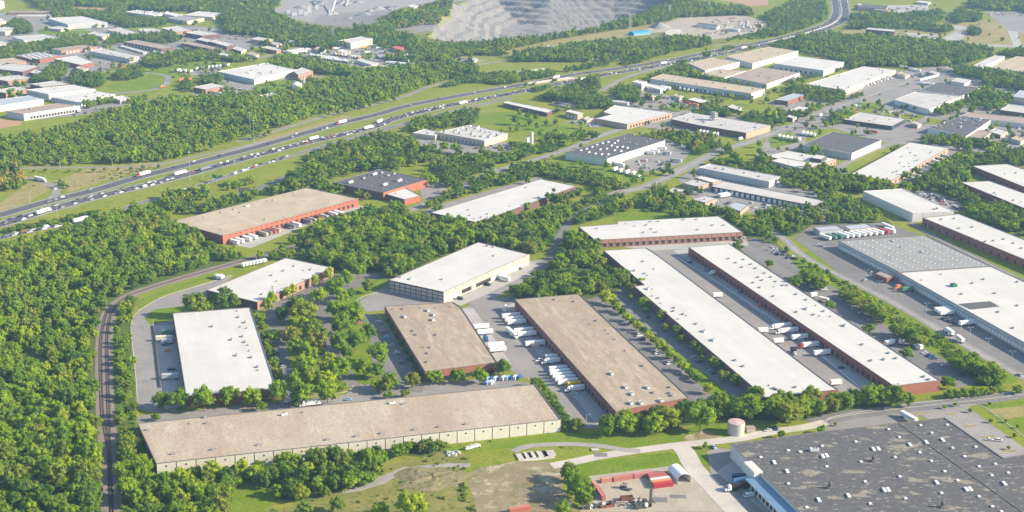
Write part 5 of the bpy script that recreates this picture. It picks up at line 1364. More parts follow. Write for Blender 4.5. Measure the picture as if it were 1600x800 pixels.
def tractor_parts():
 cab = MB()
 cab.box(0.2, 0, 0.9, 2.3, 2.4, 2.2, 'paint', None, True, 0, 0.93)
 cab.box(-0.2, 0, 3.1, 1.5, 2.2, 0.7, 'paint', None, True, 0, 0.8)
 cab.box(2.0, 0, 0.7, 1.7, 1.9, 1.25, 'paint', None, True, 0, 0.92)
 cab.box(2.75, 0, 0.45, 0.3, 2.3, 0.4, 'metal_gray')
 cab.cyl(-1.05, 1.0, 0.9, 3.9, 0.11, 0.11, 'metal_gray', 6)
 cab.cyl(-1.05, -1.0, 0.9, 3.9, 0.11, 0.11, 'metal_gray', 6)
 wsh = MB()
 wsh.box(1.28, 0, 2.05, 0.12, 2.0, 0.85, 'glass')
 wsh.box(0.6, 0, 2.1, 0.9, 2.42, 0.7, 'glass')
 ch = MB()
 ch.box(-1.0, 0, 0.6, 6.4, 0.9, 0.35, 'metal_dark')
 ch.cyl(-2.3, 0, 0.95, 1.15, 0.9, 0.8, 'metal_dark', 8)
 wheels(ch, (2.0, -1.7, -2.9), 2.5, 0.5)
 return cab.mesh('cab'), wsh.mesh('windshield'), ch.mesh('chassis')
def axle_mesh():
 mb = MB()
 mb.wheel(0, 1.0, 0.5, 0.55)
 mb.wheel(0, -1.0, 0.5, 0.55)
 mb.box(0, 0, 0.42, 0.16, 1.6, 0.16, 'metal_dark')
 return mb.mesh('axle')
def trailer(x, y, ang, colour='white', label='', group=None, l=14.6, tractor=None, cat=None, detail=True, z=VZ):
 """local +x is the front; tractor: paint of a coupled tractor"""
 t = thing('semi_truck' if tractor else 'semi_trailer', label, cat or ('truck' if tractor else 'trailer'), (x, y, z), ang, group)
 o = link('cargo_box', shared('tb%.1f' % l, lambda: trailer_box(l)), t)
 o.color = (*PAINT[colour], 1)
 if detail:
  link('undercarriage', shared('tu%.1f' % l, lambda: trailer_under(l)), t)
  for d in (0.31, 0.40):
   link('axle', shared('axle', axle_mesh), t, (-l * d, 0, 0))
 if tractor:
  if 'trac' not in MESH:
   MESH['trac'] = tractor_parts()
  c, w, h = MESH['trac']
  fx = l / 2 + 1.35
  a = link('cab', c, t, (fx, 0, 0))
  a.color = (*PAINT[tractor], 1)
  link('windshield', w, a)
  link('chassis', h, t, (fx, 0, 0))
 return t
def truck_one(l, cabcol=None):
 """a far truck small enough to be one mesh"""
 mb = MB()
 mb.box(0, 0, 1.0, l, 2.6, 3.0, 'paint')
 mb.box(0, 0, 0.5, l, 1.0, 0.5, 'metal_dark')
 mb.box(l / 2 + 2.0, 0, 0.6, 2.6, 2.4, 2.6, 'paint')
 mb.box(l / 2 + 3.0, 0, 2.0, 0.7, 2.2, 0.9, 'glass')
 wheels(mb, (-l * 0.4, -l * 0.3, l / 2 - 0.5, l / 2 + 2.6), 2.5, 0.5)
 return mb.mesh('truck')
def boxtruck(x, y, ang, colour, cab, label, group=None, l=6.5):
 t = thing('box_truck', label, 'truck', (x, y, VZ), ang, group)
 def bx():
  mb = MB()
  mb.box(-0.8, 0, 0.95, l, 2.4, 2.5, 'trailer_skin')
  return mb.mesh('cargo_box')
 link('cargo_box', shared('bt%.1f' % l, bx), t).color = (*PAINT[colour], 1)
 def cb():
  mb = MB()
  mb.box(l / 2 + 0.1, 0, 0.5, 1.7, 2.1, 1.7, 'paint', None, True, 0, 0.92)
  mb.box(l / 2 + 1.2, 0, 0.5, 1.0, 1.9, 0.95, 'paint')
  mb.box(l / 2 + 0.85, 0, 1.4, 0.3, 1.8, 0.6, 'glass')
  return mb.mesh('cab')
 link('cab', shared('bc%.1f' % l, cb), t).color = (*PAINT[cab], 1)
 def ub():
  mb = MB()
  mb.box(0.3, 0, 0.5, l + 1.5, 0.9, 0.4, 'metal_dark')
  wheels(mb, (-l * 0.32, l / 2 + 0.6), 2.2, 0.45)
  return mb.mesh('chassis')
 link('chassis', shared('bu%.1f' % l, ub), t)
 return t
def ang_px(a, b):
 p, q = P(*a), P(*b)
 return math.atan2(q[1] - p[1], q[0] - p[0])
def dock_row(key, edge, items, place, group, gap=0.9):
 """items: (t along the edge in pixels x, colour, tractor, length); trailers back onto the wall"""
 b = BLD[key]
 pts = b['pts']
 a_, c_ = pts[edge], pts[(edge + 1) % len(pts)]
 l = math.hypot(c_[0] - a_[0], c_[1] - a_[1])
 ux, uy = (c_[0] - a_[0]) / l, (c_[1] - a_[1]) / l
 nx_, ny_ = -uy, ux
 for i, it in enumerate(items):
  t, colr, trac, ln = it
  d = t * l
  off = gap + ln / 2
  ordn = ORD[i] if i < len(ORD) else str(i)
  what = 'semitrailer' if not trac else 'semitrailer with %s tractor' % trac
  trailer(a_[0] + ux * d + nx_ * off, a_[1] + uy * d + ny_ * off, math.atan2(ny_, nx_), colr, '%s %s, %s from %s' % (colr, what, ordn, place), group, ln, trac)
W_ = 'white'
# edge 3 of the tan hall runs from its near corner to its far corner
g = 'trailers backed to the long tan roof warehouse'
dock_row('tanL', 3, [(0.255, W_, W_, 9.5), (0.285, 'yellow', None, 9.5), (0.31, W_, None, 14.6), (0.337, W_, None, 14.6), (0.362, W_, None, 14.6), (0.388, W_, None, 14.6), (0.415, W_, None, 13), (0.485, W_, W_, 9.5), (0.515, W_, None, 8.5),
      (0.645, W_, None, 14.6), (0.735, W_, None, 14.6), (0.77, W_, None, 14.6), (0.855, W_, None, 14.6), (0.885, W_, None, 14.6), (0.92, W_, None, 14.6)], 'the near end of the long tan roof dock', g)
b = BLD['tanK']
for i, (x, y, l_, c_) in enumerate([(752, 509.5, 12, W_), (758, 518, 12, W_), (775, 538.5, 12, W_), (778, 545, 12, W_)]):
 p = P(x, y, 2.5)
 trailer(p[0], p[1], ang_px((722, 545), (760, 541.5)), c_, 'white semitrailer, %s from the top at the lit side of the short tan roof shed' % ORD[i], 'trailers on the lit side of the short tan roof warehouse', l_)
p = P(759, 530, 1)
boxtruck(p[0], p[1], ang_px((757, 526), (764, 535)), 'blue', 'blue', 'blue box truck between the white trailers beside the short tan roof shed', None, 5)
p = P(798, 519, 2)
trailer(p[0], p[1], ang_px((790, 512), (808, 526)), W_, 'white semitrailer with white tractor standing askew in the middle of the truck court', None, 13, W_)
p = P(836, 537.5, 2)
t = thing('dumpster', 'open cream waste containers beside the brick dock wall', 'dumpster', (p[0], p[1], VZ), 0.3)
mb = MB()
for k in range(2):
 mb.box(k * 2.6 - 1.3, 0, 0, 2.4, 6, 3.2, 'wall_cream')
mb.build('container_bin', t)
p = P(789.5, 482.5, 2)
t = thing('storage_tank', 'small upright white tank at the corner of the tan roof shed', 'tank', (p[0], p[1], 0))
mb = MB()
mb.cyl(0, 0, 0.3, 5, 1.5, 1.5, 'fabric_white', 10)
mb.cyl(0, 0, 5, 5.5, 1.5, 0.5, 'fabric_white', 10)
mb.build('vessel', t)
mb = MB()
for k in range(4):
 mb.box(1.1 * math.cos(k * 1.57 + .78), 1.1 * math.sin(k * 1.57 + .78), 0, 0.25, 0.25, 0.4, 'metal_dark')
mb.build('legs', t)
# the truck court between the two long white roofs: edge 4 of longF (near corner to far corner)
dock_row('longF', 4, [(0.02, W_, None, 7.0), (0.245, W_, None, 13), (0.295, W_, 'red', 13), (0.345, W_, None, 13), (0.39, W_, W_, 14.6), (0.42, W_, W_, 14.6)], 'the near end of the brick truck court dock', 'trailers in the truck court between the white roofs')
p = P(1240, 548, 2)
boxtruck(p[0], p[1], ang_px((1236, 543), (1244, 552)), 'black', 'white', 'dark box truck driving along the edge of the very long white roof')
for i, (x, y) in enumerate([(1121, 461.5), (1192, 516.5), (1216, 533), (1306, 598)]):
 p = P(x, y, 2)
 trailer(p[0], p[1], ang_px((1100, 462), (1130, 460)), W_, 'short white trailer backed to the very long white roof, %s from its far end' % ORD[i], 'short trailers peeping out past the very long white roof', 8)
for i, (x, y, c_, k_) in enumerate([(1078, 411, 'dark blue', 'sedan'), (1081, 408, 'silver', 'suv'), (1103, 424, 'silver', 'sedan'), (1118, 430, 'green', 'pickup'), (1159, 458, 'blue', 'van'), (1179, 467, 'silver', 'pickup'), (1188, 479, 'orange', 'van'), (1229, 507, 'green', 'van'), (1247, 520, 'silver', 'sedan'), (1261, 528, 'dark blue', 'suv'), (1314, 576, 'dark blue', 'suv'), (1334, 580, 'silver', 'pickup')]):
 p = P(x, y)
 car(p[0], p[1], ang_px((1100, 426), (1120, 424)) + rnd.uniform(-.15, .15), c_, '%s %s at the truck court dock wall, %s from its far end' % (c_, {'sedan': 'car', 'suv': 'car', 'van': 'van', 'pickup': 'pickup'}[k_], ORD[i]), 'vehicles parked at the brick dock wall', k_, True)
p = P(1114, 427.5, 1)
boxtruck(p[0], p[1], ang_px((1100, 429), (1120, 427)) + math.pi, W_, W_, 'white box truck by the brick dock at the far end of the truck court', None, 5.5)
# beside the cream hall
p = P(786, 434.5, 2)
trailer(p[0], p[1], ang_px((772, 431), (800, 439)), W_, 'long white semitrailer with dark side lettering band at the cream dock wall', None, 14.6)
for i, (x, y, c_, k_) in enumerate([(719, 468, 'dark blue', 'van'), (762, 446, 'dark blue', 'van'), (812, 420.5, 'gray', 'pickup')]):
 p = P(x, y)
 car(p[0], p[1], ang_px((755, 445), (770, 449)), c_, '%s %s on the concrete apron, %s from the panel grid end' % (c_, k_, ORD[i]), None, k_, True)
# orange brick docks: edge 2 runs right corner -> front corner
cl = [W_, W_, 'silver', 'brown', 'tan', 'gray', W_, 'gray', 'tan', 'red', 'gray', 'tan', W_, W_, W_, W_]
dock_row('orange', 2, [(t_, c_, None, 11) for t_, c_ in zip([0.20, 0.24, 0.31, 0.345, 0.40, 0.435, 0.52, 0.56, 0.665, 0.695, 0.725, 0.755, 0.83, 0.87, 0.92, 0.955], cl)], 'the far corner of the orange brick dock', 'trailers at the orange brick docks')
# row behind the white roofed D hall, and the four on the drive
for i in range(7):
 p = P(381 + 5.3 * i, 414.5 - 1.1 * i, 1.5)
 boxtruck(p[0], p[1], ang_px((380, 418), (392, 409)), W_, W_, 'white box truck, %s from the track in the row behind the slim tree roof' % ORD[i], 'box trucks parked behind the white roof', 5)
for i in range(3):
 p = P(338.5 + 4 * i, 432.5 + 0.8 * i, 1.2)
 boxtruck(p[0], p[1], ang_px((338, 437), (350, 428)), 'silver' if i == 0 else W_, W_, '%s box truck parked at the bend of the drive, %s of three' % ('silver' if i == 0 else 'white', ['nearest the railway', 'in the middle', 'nearest the building'][i]), 'box trucks at the bend of the drive', 5)
# dock of the square white hall (shaded side)
g = 'vehicles at the shaded dock of the square white roof'
an = ang_px((275, 540), (245, 541))
for x, y, c_, l_, lb in [(262, 519.5, 'green', 9, 'dark green trailer nearest the small lawn, at the shaded dock'), (257, 529, 'cream', 12, 'long cream trailer at the shaded dock beside a blue car'), (266, 588.5, 'silver', 11, 'silver bus-like trailer with white roof at the shaded dock near the trees'), (261, 533.5, 'silver', 8, 'silver short trailer against the long cream one')]:
 p = P(x, y, 2)
 trailer(p[0], p[1], an, c_, lb, g, l_)
for x, y, c_, k_, lb in [(258, 540, 'dark blue', 'suv', 'dark blue car in the shade below the cream trailer'), (262, 549, 'orange', 'pickup', 'small orange and white pickup at the shaded dock'), (268, 578.5, 'black', 'pickup', 'black pickup at the shaded dock above the silver trailer')]:
 p = P(x, y)
 car(p[0], p[1], an, c_, lb, g, k_, True)
mb = MB()
a_, c_ = P(240, 509), P(251, 606)
mb.box((a_[0] + c_[0]) / 2, (a_[1] + c_[1]) / 2, 0, math.hypot(c_[0] - a_[0], c_[1] - a_[1]), 0.9, 1.2, 'metal_dark', 'asphalt_dark', False, math.atan2(c_[1] - a_[1], c_[0] - a_[0]))
tag(mb.build('retaining_wall'), 'low dark retaining wall between the drive and the shaded dock of the square white roof', 'wall')
# cars: (zoom origin) lists, parked
def cars_at(lst, ang, place, group, detail=True):
 n = {}
 for x, y, c_, *k_ in lst:
  kd = k_[0] if k_ else rnd.choice(['sedan', 'sedan', 'suv'])
  p = P(x, y, 0.6)
  n[c_] = n.get(c_, 0) + 1
  what = {'sedan': 'car', 'suv': 'car', 'van': 'van', 'pickup': 'pickup'}[kd]
  tot = sum(1 for q in lst if q[2] == c_)
  pre = '%s %s' % (c_, what) if tot == 1 else '%s %s %s' % (ORD[min(n[c_] - 1, 19)], c_, what)
  car(p[0], p[1], ang + rnd.choice((0, math.pi)) + rnd.uniform(-.05, .05), c_, '%s %s' % (pre, place), group, kd, detail)
cars_at(Z(400, 400, 4, [(765, 412, W_), (790, 455, 'silver'), (795, 470, 'pink'), (818, 508, 'light blue'), (848, 558, 'silver'), (880, 605, W_, 'suv'), (912, 665, 'gray'), (645, 420, 'pink'), (660, 405, 'gray')]), ang_px((580, 500), (600, 498)),
  'from the far end, in the lane beside the short tan roof', 'cars parked beside the short tan roof')
cars_at(Z(400, 400, 4, [(240, 280, W_), (130, 610, 'gray'), (155, 675, 'gray'), (165, 695, 'silver'), (215, 695, 'dark blue'), (385, 625, 'silver')]), ang_px((430, 560), (440, 559)), 'among the shady trees of the parking court', 'cars parked in the shady court')
cars_at(Z(800, 400, 4, [(795, 497, W_, 'suv'), (815, 517, 'dark blue'), (888, 588, W_), (910, 607, W_, 'suv'), (982, 673, W_), (1048, 730, 'silver'), (720, 430, 'gray'), (850, 383, 'dark blue')]), ang_px((1000, 525), (1012, 523)), 'from the far end, between tan roof and yellow trees', 'cars parked right beside the long tan roof')
cars_at(Z(800, 400, 4, [(1140, 630, 'silver'), (1165, 658, 'dark blue'), (1242, 718, 'light blue'), (1258, 735, 'brown'), (600, 95, 'silver')]), ang_px((1085, 560), (1100, 558)), 'beside the shaded edge of the very long white roof', 'cars parked along the very long white roof')
cars_at(Z(1200, 400, 4, [(350, 208, W_, 'van'), (540, 335, 'light blue'), (580, 355, W_), (980, 605, W_), (1005, 620, 'dark blue'), (1020, 628, 'blue'), (1040, 640, 'blue'), (1105, 680, W_, 'pickup'), (1210, 745, 'dark blue')]), ang_px((1300, 470), (1318, 469)), 'in the lot between the brick dock roof and the hedge bank', 'cars parked below the hedge bank')
for i, (x, y, a2, l_, lb) in enumerate([(1408.5, 532.5, (1413, 526), 9, 'short white trailer standing upright across the lot below the hedge bank'), (1432.5, 539.5, (1442, 545), 12, 'long white trailer below the dark bush of the hedge bank'), (1390, 535.5, (1396, 534), 9, 'white trailer backed to the edge of the white roof below the hedge bank'), (1271, 461, (1278, 460), 6, 'stubby white trailer at the white roof edge beside the green bank'), (1287, 468.5, (1294, 470), 8, 'second stubby white trailer at the roof edge, near a round shrub')]):
 p, q = P(x, y, 2), P(*a2, 2)
 trailer(p[0], p[1], math.atan2(q[1] - p[1], q[0] - p[0]), W_, lb, None, l_)
p = P(1401, 521.5, 1)
boxtruck(p[0], p[1], ang_px((1405, 526), (1399, 519)), W_, W_, 'white truck tractor parked beside a short trailer below the hedge bank', None, 3)
# dual trailer rig on the side street
p, q = P(1484.5, 520, 1.5), P(1500, 531, 1.5)
aa = math.atan2(p[1] - q[1], p[0] - q[0])
trailer(p[0], p[1], aa, W_, 'front one of a double trailer rig on the side street', 'double trailer rig on the side street', 8.5, W_)
trailer(q[0], q[1], aa, W_, 'rear trailer of the double rig on the side street', 'double trailer rig on the side street', 8.5)
p = P(1593, 587)
car(p[0], p[1], aa, 'silver', 'silver car alone on the side street near its junction', None, 'sedan', True)
# docks of the big hall
for i, (x, y, ln_) in enumerate([(1471, 484, 12), (1475, 486.5, 12), (1479, 489, 12)]):
 p = P(x, y, 2)
 trailer(p[0], p[1], ang_px((1490, 487), (1465, 489)), W_, 'white semitrailer, %s of three packed side by side at the big dock hall' % ['upper', 'middle', 'lower'][i], 'three trailers at the big dock hall', ln_)
p = P(1511, 504.5, 2)
trailer(p[0], p[1], ang_px((1522, 503), (1500, 506)), W_, 'long white semitrailer alone at the dock, lower than the three packed ones', None, 14)
p = P(1418, 452, 2)
trailer(p[0], p[1], ang_px((1428, 451), (1408, 453)), 'green', 'green semitrailer at the big dock hall beside an orange truck', None, 11)
p = P(1402, 450, 1)
boxtruck(p[0], p[1], ang_px((1408, 449), (1396, 451)), 'orange', 'orange', 'orange truck next to the green trailer at the big dock hall', None, 4)
for i in range(8):
 p = P(1476 + 4 * i + rnd.uniform(-1, 1), 497 + 1.6 * i + rnd.uniform(-1.5, 1.5), 1)
 car(p[0], p[1], rnd.uniform(0, 3), rnd.choice(['gray', 'black', 'dark blue']), 'dark yard tractor in the cluster parked between trailers at the big dock hall', 'dark yard tractors at the big dock hall', 'pickup', True)
for x, y, c_, lb in [(1362, 427, W_, 'white car beside the small gatehouse of the dock hall'), (1351, 438.5, 'silver', 'silver car on the pavement below the small gatehouse')]:
 p = P(x, y)
 car(p[0], p[1], ang_px((1350, 440), (1360, 436)), c_, lb, None, 'sedan', True)
# parked trailers in the small lot
cls = [W_, 'green', 'green', W_, W_, W_, W_, W_, W_, W_, 'red', W_]
for i, c_ in enumerate(cls):
 x, y = 1290 + 9.1 * i, 371 - 0.95 * i
 p = P(x, y, 2)
 trailer(p[0], p[1], ang_px((1283, 369), (1299, 374)), c_, '%s semitrailer, %s from the street in the row behind the gray skylight roof' % (c_, ORD[i]), 'row of parked trailers behind the gray skylight roof', 12)
for i in range(4):
 p = P(1381 + 4.5 * i, 352.5 + 1.8 * i, 1)
 boxtruck(p[0], p[1], ang_px((1380, 352), (1388, 356)), W_, W_, 'white box truck, %s of four small ones at the tree end of the trailer lot' % ORD[i], 'small white trucks at the tree end of the trailer lot', 4)
for x, y, c_, lb in [(1278, 384, W_, 'white pickup near the bend of the trailer lot drive'), (1283, 385.5, 'silver', 'silver pickup beside the white one near the drive bend'), (1410, 344.5, 'brown', 'brown pickup on the lane by the white walled warehouse'), (1474, 314, W_, 'white pickup parked alone behind the white walled warehouse'), (1442, 303, W_, 'white van parked under trees behind the white walled warehouse')]:
 p = P(x, y)
 car(p[0], p[1], rnd.uniform(0, 3), c_, lb, None, 'pickup', True)
# dock of the dark roofed hall in front
for x, y, x2, y2, c_, tr, l_, lb in [(1156, 746, 1170, 745, 'dark blue', None, 9, 'dark blue trailer in the shadow of the front dock canopy'), (1158, 752, 1172, 749, 'light blue', None, 9, 'pale blue trailer at the front dock, beside the dark blue one'), (1156, 759.5, 1175, 756, 'black', W_, 11, 'black trailer with a white tractor at the front dock canopy')]:
 p, q = P(x, y, 2), P(x2, y2, 2)
 trailer(p[0], p[1], math.atan2(p[1] - q[1], p[0] - q[0]), c_, lb, 'vehicles at the front dock canopy', l_, tr)
for x, y, a2, c_, k_, lb in [(1169.5, 776, (1160, 777), W_, 'van', 'white van below the front dock canopy'), (1115, 700, (1119, 703), 'light blue', 'sedan', 'pale blue car parked beside the island lawn near the tank'), (1200, 673.5, (1205, 673), W_, 'sedan', 'white car on the concrete road beyond the tank'), (1212, 671, (1214, 674), 'dark blue', 'suv', 'dark car next to the white one beyond the tank'), (1546, 688.5, (1552, 689), W_, 'sedan', 'white car alone in the striped lot, beside an island'), (1560, 689.5, (1566, 690), W_, 'suv', 'second white car in the striped lot, further from the charcoal roof')]:
 p, q = P(x, y), P(*a2)
 car(p[0], p[1], math.atan2(q[1] - p[1], q[0] - p[0]), c_, lb, None, k_, True)
p = P(1420, 652.5, 2)
trailer(p[0], p[1], ang_px((1414, 648), (1430, 657)), W_, 'white trailer standing at the back edge of the vast charcoal roof', None, 14)
# lane of the front tan-gray building
p = P(490, 629.5, 2)
trailer(p[0], p[1], ang_px((500, 628), (478, 630.5)), W_, 'white semitrailer passing along the lane behind the long pale panel warehouse', None, 10, W_)
p = P(450, 627.5, 1)
boxtruck(p[0], p[1], ang_px((452, 627), (446, 628)), W_, W_, 'white pickup truck behind a round shrub on the lane', None, 2.5)
p = P(545, 625.5)
car(p[0], p[1], 0.2, 'light blue', 'light blue car on the lane behind the long pale panel warehouse', None, 'sedan', True)
cl = ['light blue', 'blue', W_, 'blue', W_, 'light blue', 'blue', W_, 'blue', 'light blue', W_]
for i, c_ in enumerate(cl):
 x, y = 762 + 6.2 * (i % 9), (593.5 if i < 9 else 599) - 0.4 * (i % 9)
 p = P(x, y, 0.5)
 car(p[0], p[1], ang_px((760, 597), (770, 589)), c_, '%s van, %s in the packed row beside the pale panel warehouse' % (c_, ORD[i]), 'vans packed beside the corner of the pale panel warehouse', 'van', True)
for x, y, c_, k_, lb in [(842, 564, W_, 'pickup', 'white pickup among red equipment at the dock of the long tan roof shed'), (848, 566, 'orange', 'pickup', 'orange tow rig beside the white pickup at the tan dock'), (855, 562, 'dark blue', 'van', 'dark machine parked at the tan dock wall'), (887, 611, W_, 'sedan', 'white car behind the yellow trailer'), (896, 616, W_, 'sedan', 'white car in front of the nearest white truck at the tan dock')]:
 p = P(x, y)
 car(p[0], p[1], ang_px((840, 566), (860, 563)), c_, lb, None, k_, True)
# ---- traffic on the highway
def along(line, x):
 """point and heading where the line passes the photograph column x"""
 for a_, c_ in zip(line, line[1:]):
  xa, xb = proj(*a_, 0)[0], proj(*c_, 0)[0]
  if xa <= x <= xb or xb <= x <= xa:
   t = (x - xa) / ((xb - xa) or 1)
   return (a_[0] + (c_[0] - a_[0]) * t, a_[1] + (c_[1] - a_[1]) * t, math.atan2(c_[1] - a_[1], c_[0] - a_[0]))
def traffic(line, spots, lanes, flip, road, group, seen):
 for s in spots:
  x, k_, c_ = s[:3]
  lane = s[3] if len(s) > 3 else rnd.choice(lanes)
  q = along(line, x)
  if not q:
   continue
  px_, py_, a_ = q
  for _ in range(4):
   xx, yy = px_ - math.sin(a_) * lane, py_ + math.cos(a_) * lane
   if all(math.hypot(xx - u, yy - v) > r for u, v, r in seen):
    break
   lane = rnd.choice(lanes)
  else:
   continue
  seen.append((xx, yy, 12 if k_ == 'truck' else 5.0))
  if k_ == 'truck':
   if proj(xx, yy, 0)[2] < 1750:
    trailer(xx, yy, a_ + (math.pi if flip else 0), c_, '%s semitrailer truck %s' % (c_, road), group, 14.6, rnd.choice([W_, W_, 'red', 'blue', 'black']), z=VZ)
   else:
    o = link('semi_truck', shared('tone', lambda: truck_one(13.5)), None, (xx, yy, VZ), a_ + (math.pi if flip else 0))
    o.color = (*PAINT[c_], 1)
    tag(o, '%s truck %s' % (c_, road), 'truck', group)
  else:
   car(xx, yy, a_ + (math.pi if flip else 0), c_, '%s %s %s' % (c_, {'sedan': 'car', 'suv': 'car', 'van': 'van', 'pickup': 'pickup'}[k_], road), group, k_)
CC = [W_, W_, W_, 'silver', 'gray', 'black', 'red', 'dark blue', 'gray', 'black', 'silver', 'gray', 'dark blue']
KC = ['sedan', 'sedan', 'sedan', 'suv', 'suv', 'suv', 'van', 'pickup', 'pickup']
LN = (-5.4, -1.8, 1.8, 5.4)
def rc(x):
 return (x, rnd.choice(KC), rnd.choice(CC))
seen = []
near = [(60, 'truck', W_), (286, 'truck', W_), (318, 'truck', 'gray'), (495, 'truck', W_), (491, 'truck', W_), (573, 'truck', W_), (599, 'truck', W_), (718, 'truck', W_), (905, 'truck', W_), (1040, 'truck', W_), (1165, 'truck', W_)]
xs = [6, 12, 21, 30, 38, 45, 78, 92, 112, 130, 140, 158, 172, 176, 193, 198, 212, 233, 238, 243, 260, 268, 305, 330, 350, 360, 378, 386, 393, 400, 404, 412, 418, 425, 432, 440, 447, 455, 462, 470, 478]
xs += [482 + 3.7 * i + rnd.uniform(-2, 2) for i in range(60)] + [705 + 5.2 * i + rnd.uniform(-3, 3) for i in range(26)] + [880 + 6.5 * i + rnd.uniform(-3, 3) for i in range(34)] + [1110 + 5 * i + rnd.uniform(-3, 3) for i in range(36)]
xs += [1300 + 2.2 * i for i in range(9)] + [400 + 5 * i + rnd.uniform(-4, 4) for i in range(160)] + [10 + 14 * i + rnd.uniform(-6, 6) for i in range(28)]
traffic(NEAR, near + [rc(x) for x in xs], LN, False, 'in the crowded carriageway nearer the warehouses', 'traffic on the crowded carriageway', seen)
seen = []
far = [(228, 'truck', W_), (533, 'truck', W_), (868, 'truck', W_)]
xs = [75, 99, 147, 275, 308, 345, 418, 455, 468, 498, 505, 560, 585, 640, 690, 742, 790, 832, 900, 918, 935, 982, 1010, 1020, 1033, 1045, 1056, 1090, 1110, 1120, 1130, 1150, 1165, 1188, 1200, 1215, 1230, 1250, 1262, 1272, 1280, 1288, 1296, 1299, 1301, 1303, 1304, 1305]
traffic(FAR, far + [rc(x) for x in xs], LN, True, 'in the quiet far carriageway beyond the median', 'traffic on the quiet far carriageway', seen)
for y in range(-2, 36, 2):                       # the far bend climbing out of the picture
 for ln, lb in ((FAR, 'on the far bend, left of the median barrier'), (NEAR, 'on the far bend, right of the median barrier')):
  for q0, q1 in zip(ln, ln[1:]):
   ya, yb = proj(*q0, 0)[1], proj(*q1, 0)[1]
   if yb <= y < ya:
    a_ = math.atan2(q1[1] - q0[1], q1[0] - q0[0])
    for lane in rnd.sample((-5.4, -1.8, 1.8, 5.4), 2):
     c_ = rnd.choice(CC)
     t_ = rnd.random()
     car(q0[0] + (q1[0] - q0[0]) * t_ - math.sin(a_) * lane, q0[1] + (q1[1] - q0[1]) * t_ + math.cos(a_) * lane, a_, c_, '%s car %s' % (c_, lb), 'traffic on the far bend', 'suv')
    break
seen = []
rx = [5, 12, 20, 26, 32, 37, 44, 52, 58, 67, 74, 82, 87, 96, 102, 106, 110, 150, 158, 166]
traffic(RAMP, [(122, 'truck', W_), (132, 'truck', W_)] + [rc(x) for x in rx + [8 + 7 * i for i in range(22)] + [268, 285, 298, 312, 324, 347, 365, 378, 383, 390, 395, 402, 410, 418, 424, 430, 437, 443, 450]], (-2.2, 2.0), False, 'queueing on the ramp road beside the warehouses', 'queue on the ramp road', seen)
p = P(61, 279.5, 2)
trailer(p[0], p[1], ang_px((52, 277), (73, 282)), W_, 'white semitrailer truck rounding the exit loop', None, 14.6, W_)
p = P(86, 296)
car(p[0], p[1], 1.2, W_, 'white car following on the exit loop', None)
# ---- avenue traffic
for x, y, k_, c_, lb in [(1157, 217.5, 'truck', W_, 'white box truck on the diagonal avenue beside the gray roof factory'), (1282, 180.5, 'truck', W_, 'white truck on the avenue near the small brick hall'), (1269, 187, 'truck', W_, 'second white truck on the avenue, behind the first'), (1097, 257, 'sedan', 'dark blue', 'dark blue car on the avenue beside the factory lot'), (1230, 198, 'sedan', 'black', 'black car on the avenue at the trailer lot'), (1262, 191, 'suv', 'gray', 'gray car on the avenue behind the trucks')]:
 p = P(x, y, 1)
 a_ = ang_px((1075, 260), (1200, 211))
 if k_ == 'truck':
  boxtruck(p[0], p[1], a_, c_, c_, lb, None, 8)
 else:
  car(p[0], p[1], a_, c_, lb, None, k_)
# ---- the factory lot
for i in range(5):
 p = P(961 + 9.5 * i, 264.5 + 2.3 * i, 2)
 trailer(p[0], p[1], ang_px((956, 268), (968, 261)), W_, 'white trailer, %s of the row on the grass edge of the charcoal roof factory' % ORD[i], 'row of trailers at the factory lawn', 11)
for x, y, c_, l_, lb in [(964, 255, W_, 12, 'upper white trailer against the factory wall'), (968, 257.5, W_, 12, 'lower white trailer against the factory wall'), (1015, 238.5, W_, 13, 'white trailer backed to the factory dock'), (1022, 236, W_, 13, 'second trailer backed to the factory dock, nearer the avenue'), (1033, 231.5, W_, 13, 'third trailer backed to the factory dock'), (1042, 239.5, 'silver', 10, 'silver trailer standing across the factory lot'), (1056, 250.5, 'silver', 14, 'silver tanker like trailer at the lot edge by the avenue'), (1068, 229.5, W_, 6, 'small white box on the lawn above the factory lot')]:
 p = P(x, y, 2)
 trailer(p[0], p[1], ang_px((1010, 240), (1030, 243)), c_, lb, 'trailers around the charcoal roof factory', l_)
for i in range(26):
 p = P(996 + rnd.uniform(0, 55), 252 + rnd.uniform(-1, 1) + rnd.choice((0, 5, 11)), 0.5)
 c_ = rnd.choice(CC)
 car(p[0], p[1], 1.9, c_, '%s car parked in the lot of the charcoal roof factory' % c_, 'cars parked at the charcoal roof factory')
for i in range(44):
 p = P(690 + rnd.uniform(0, 115) , rnd.choice((228, 231, 236, 240)) + rnd.uniform(-.8, .8), 0.5)
 c_ = rnd.choice(CC)
 car(p[0], p[1], 0.2 + 1.57, c_, '%s car parked below the sprawling white complex' % c_, 'cars parked below the sprawling white complex')
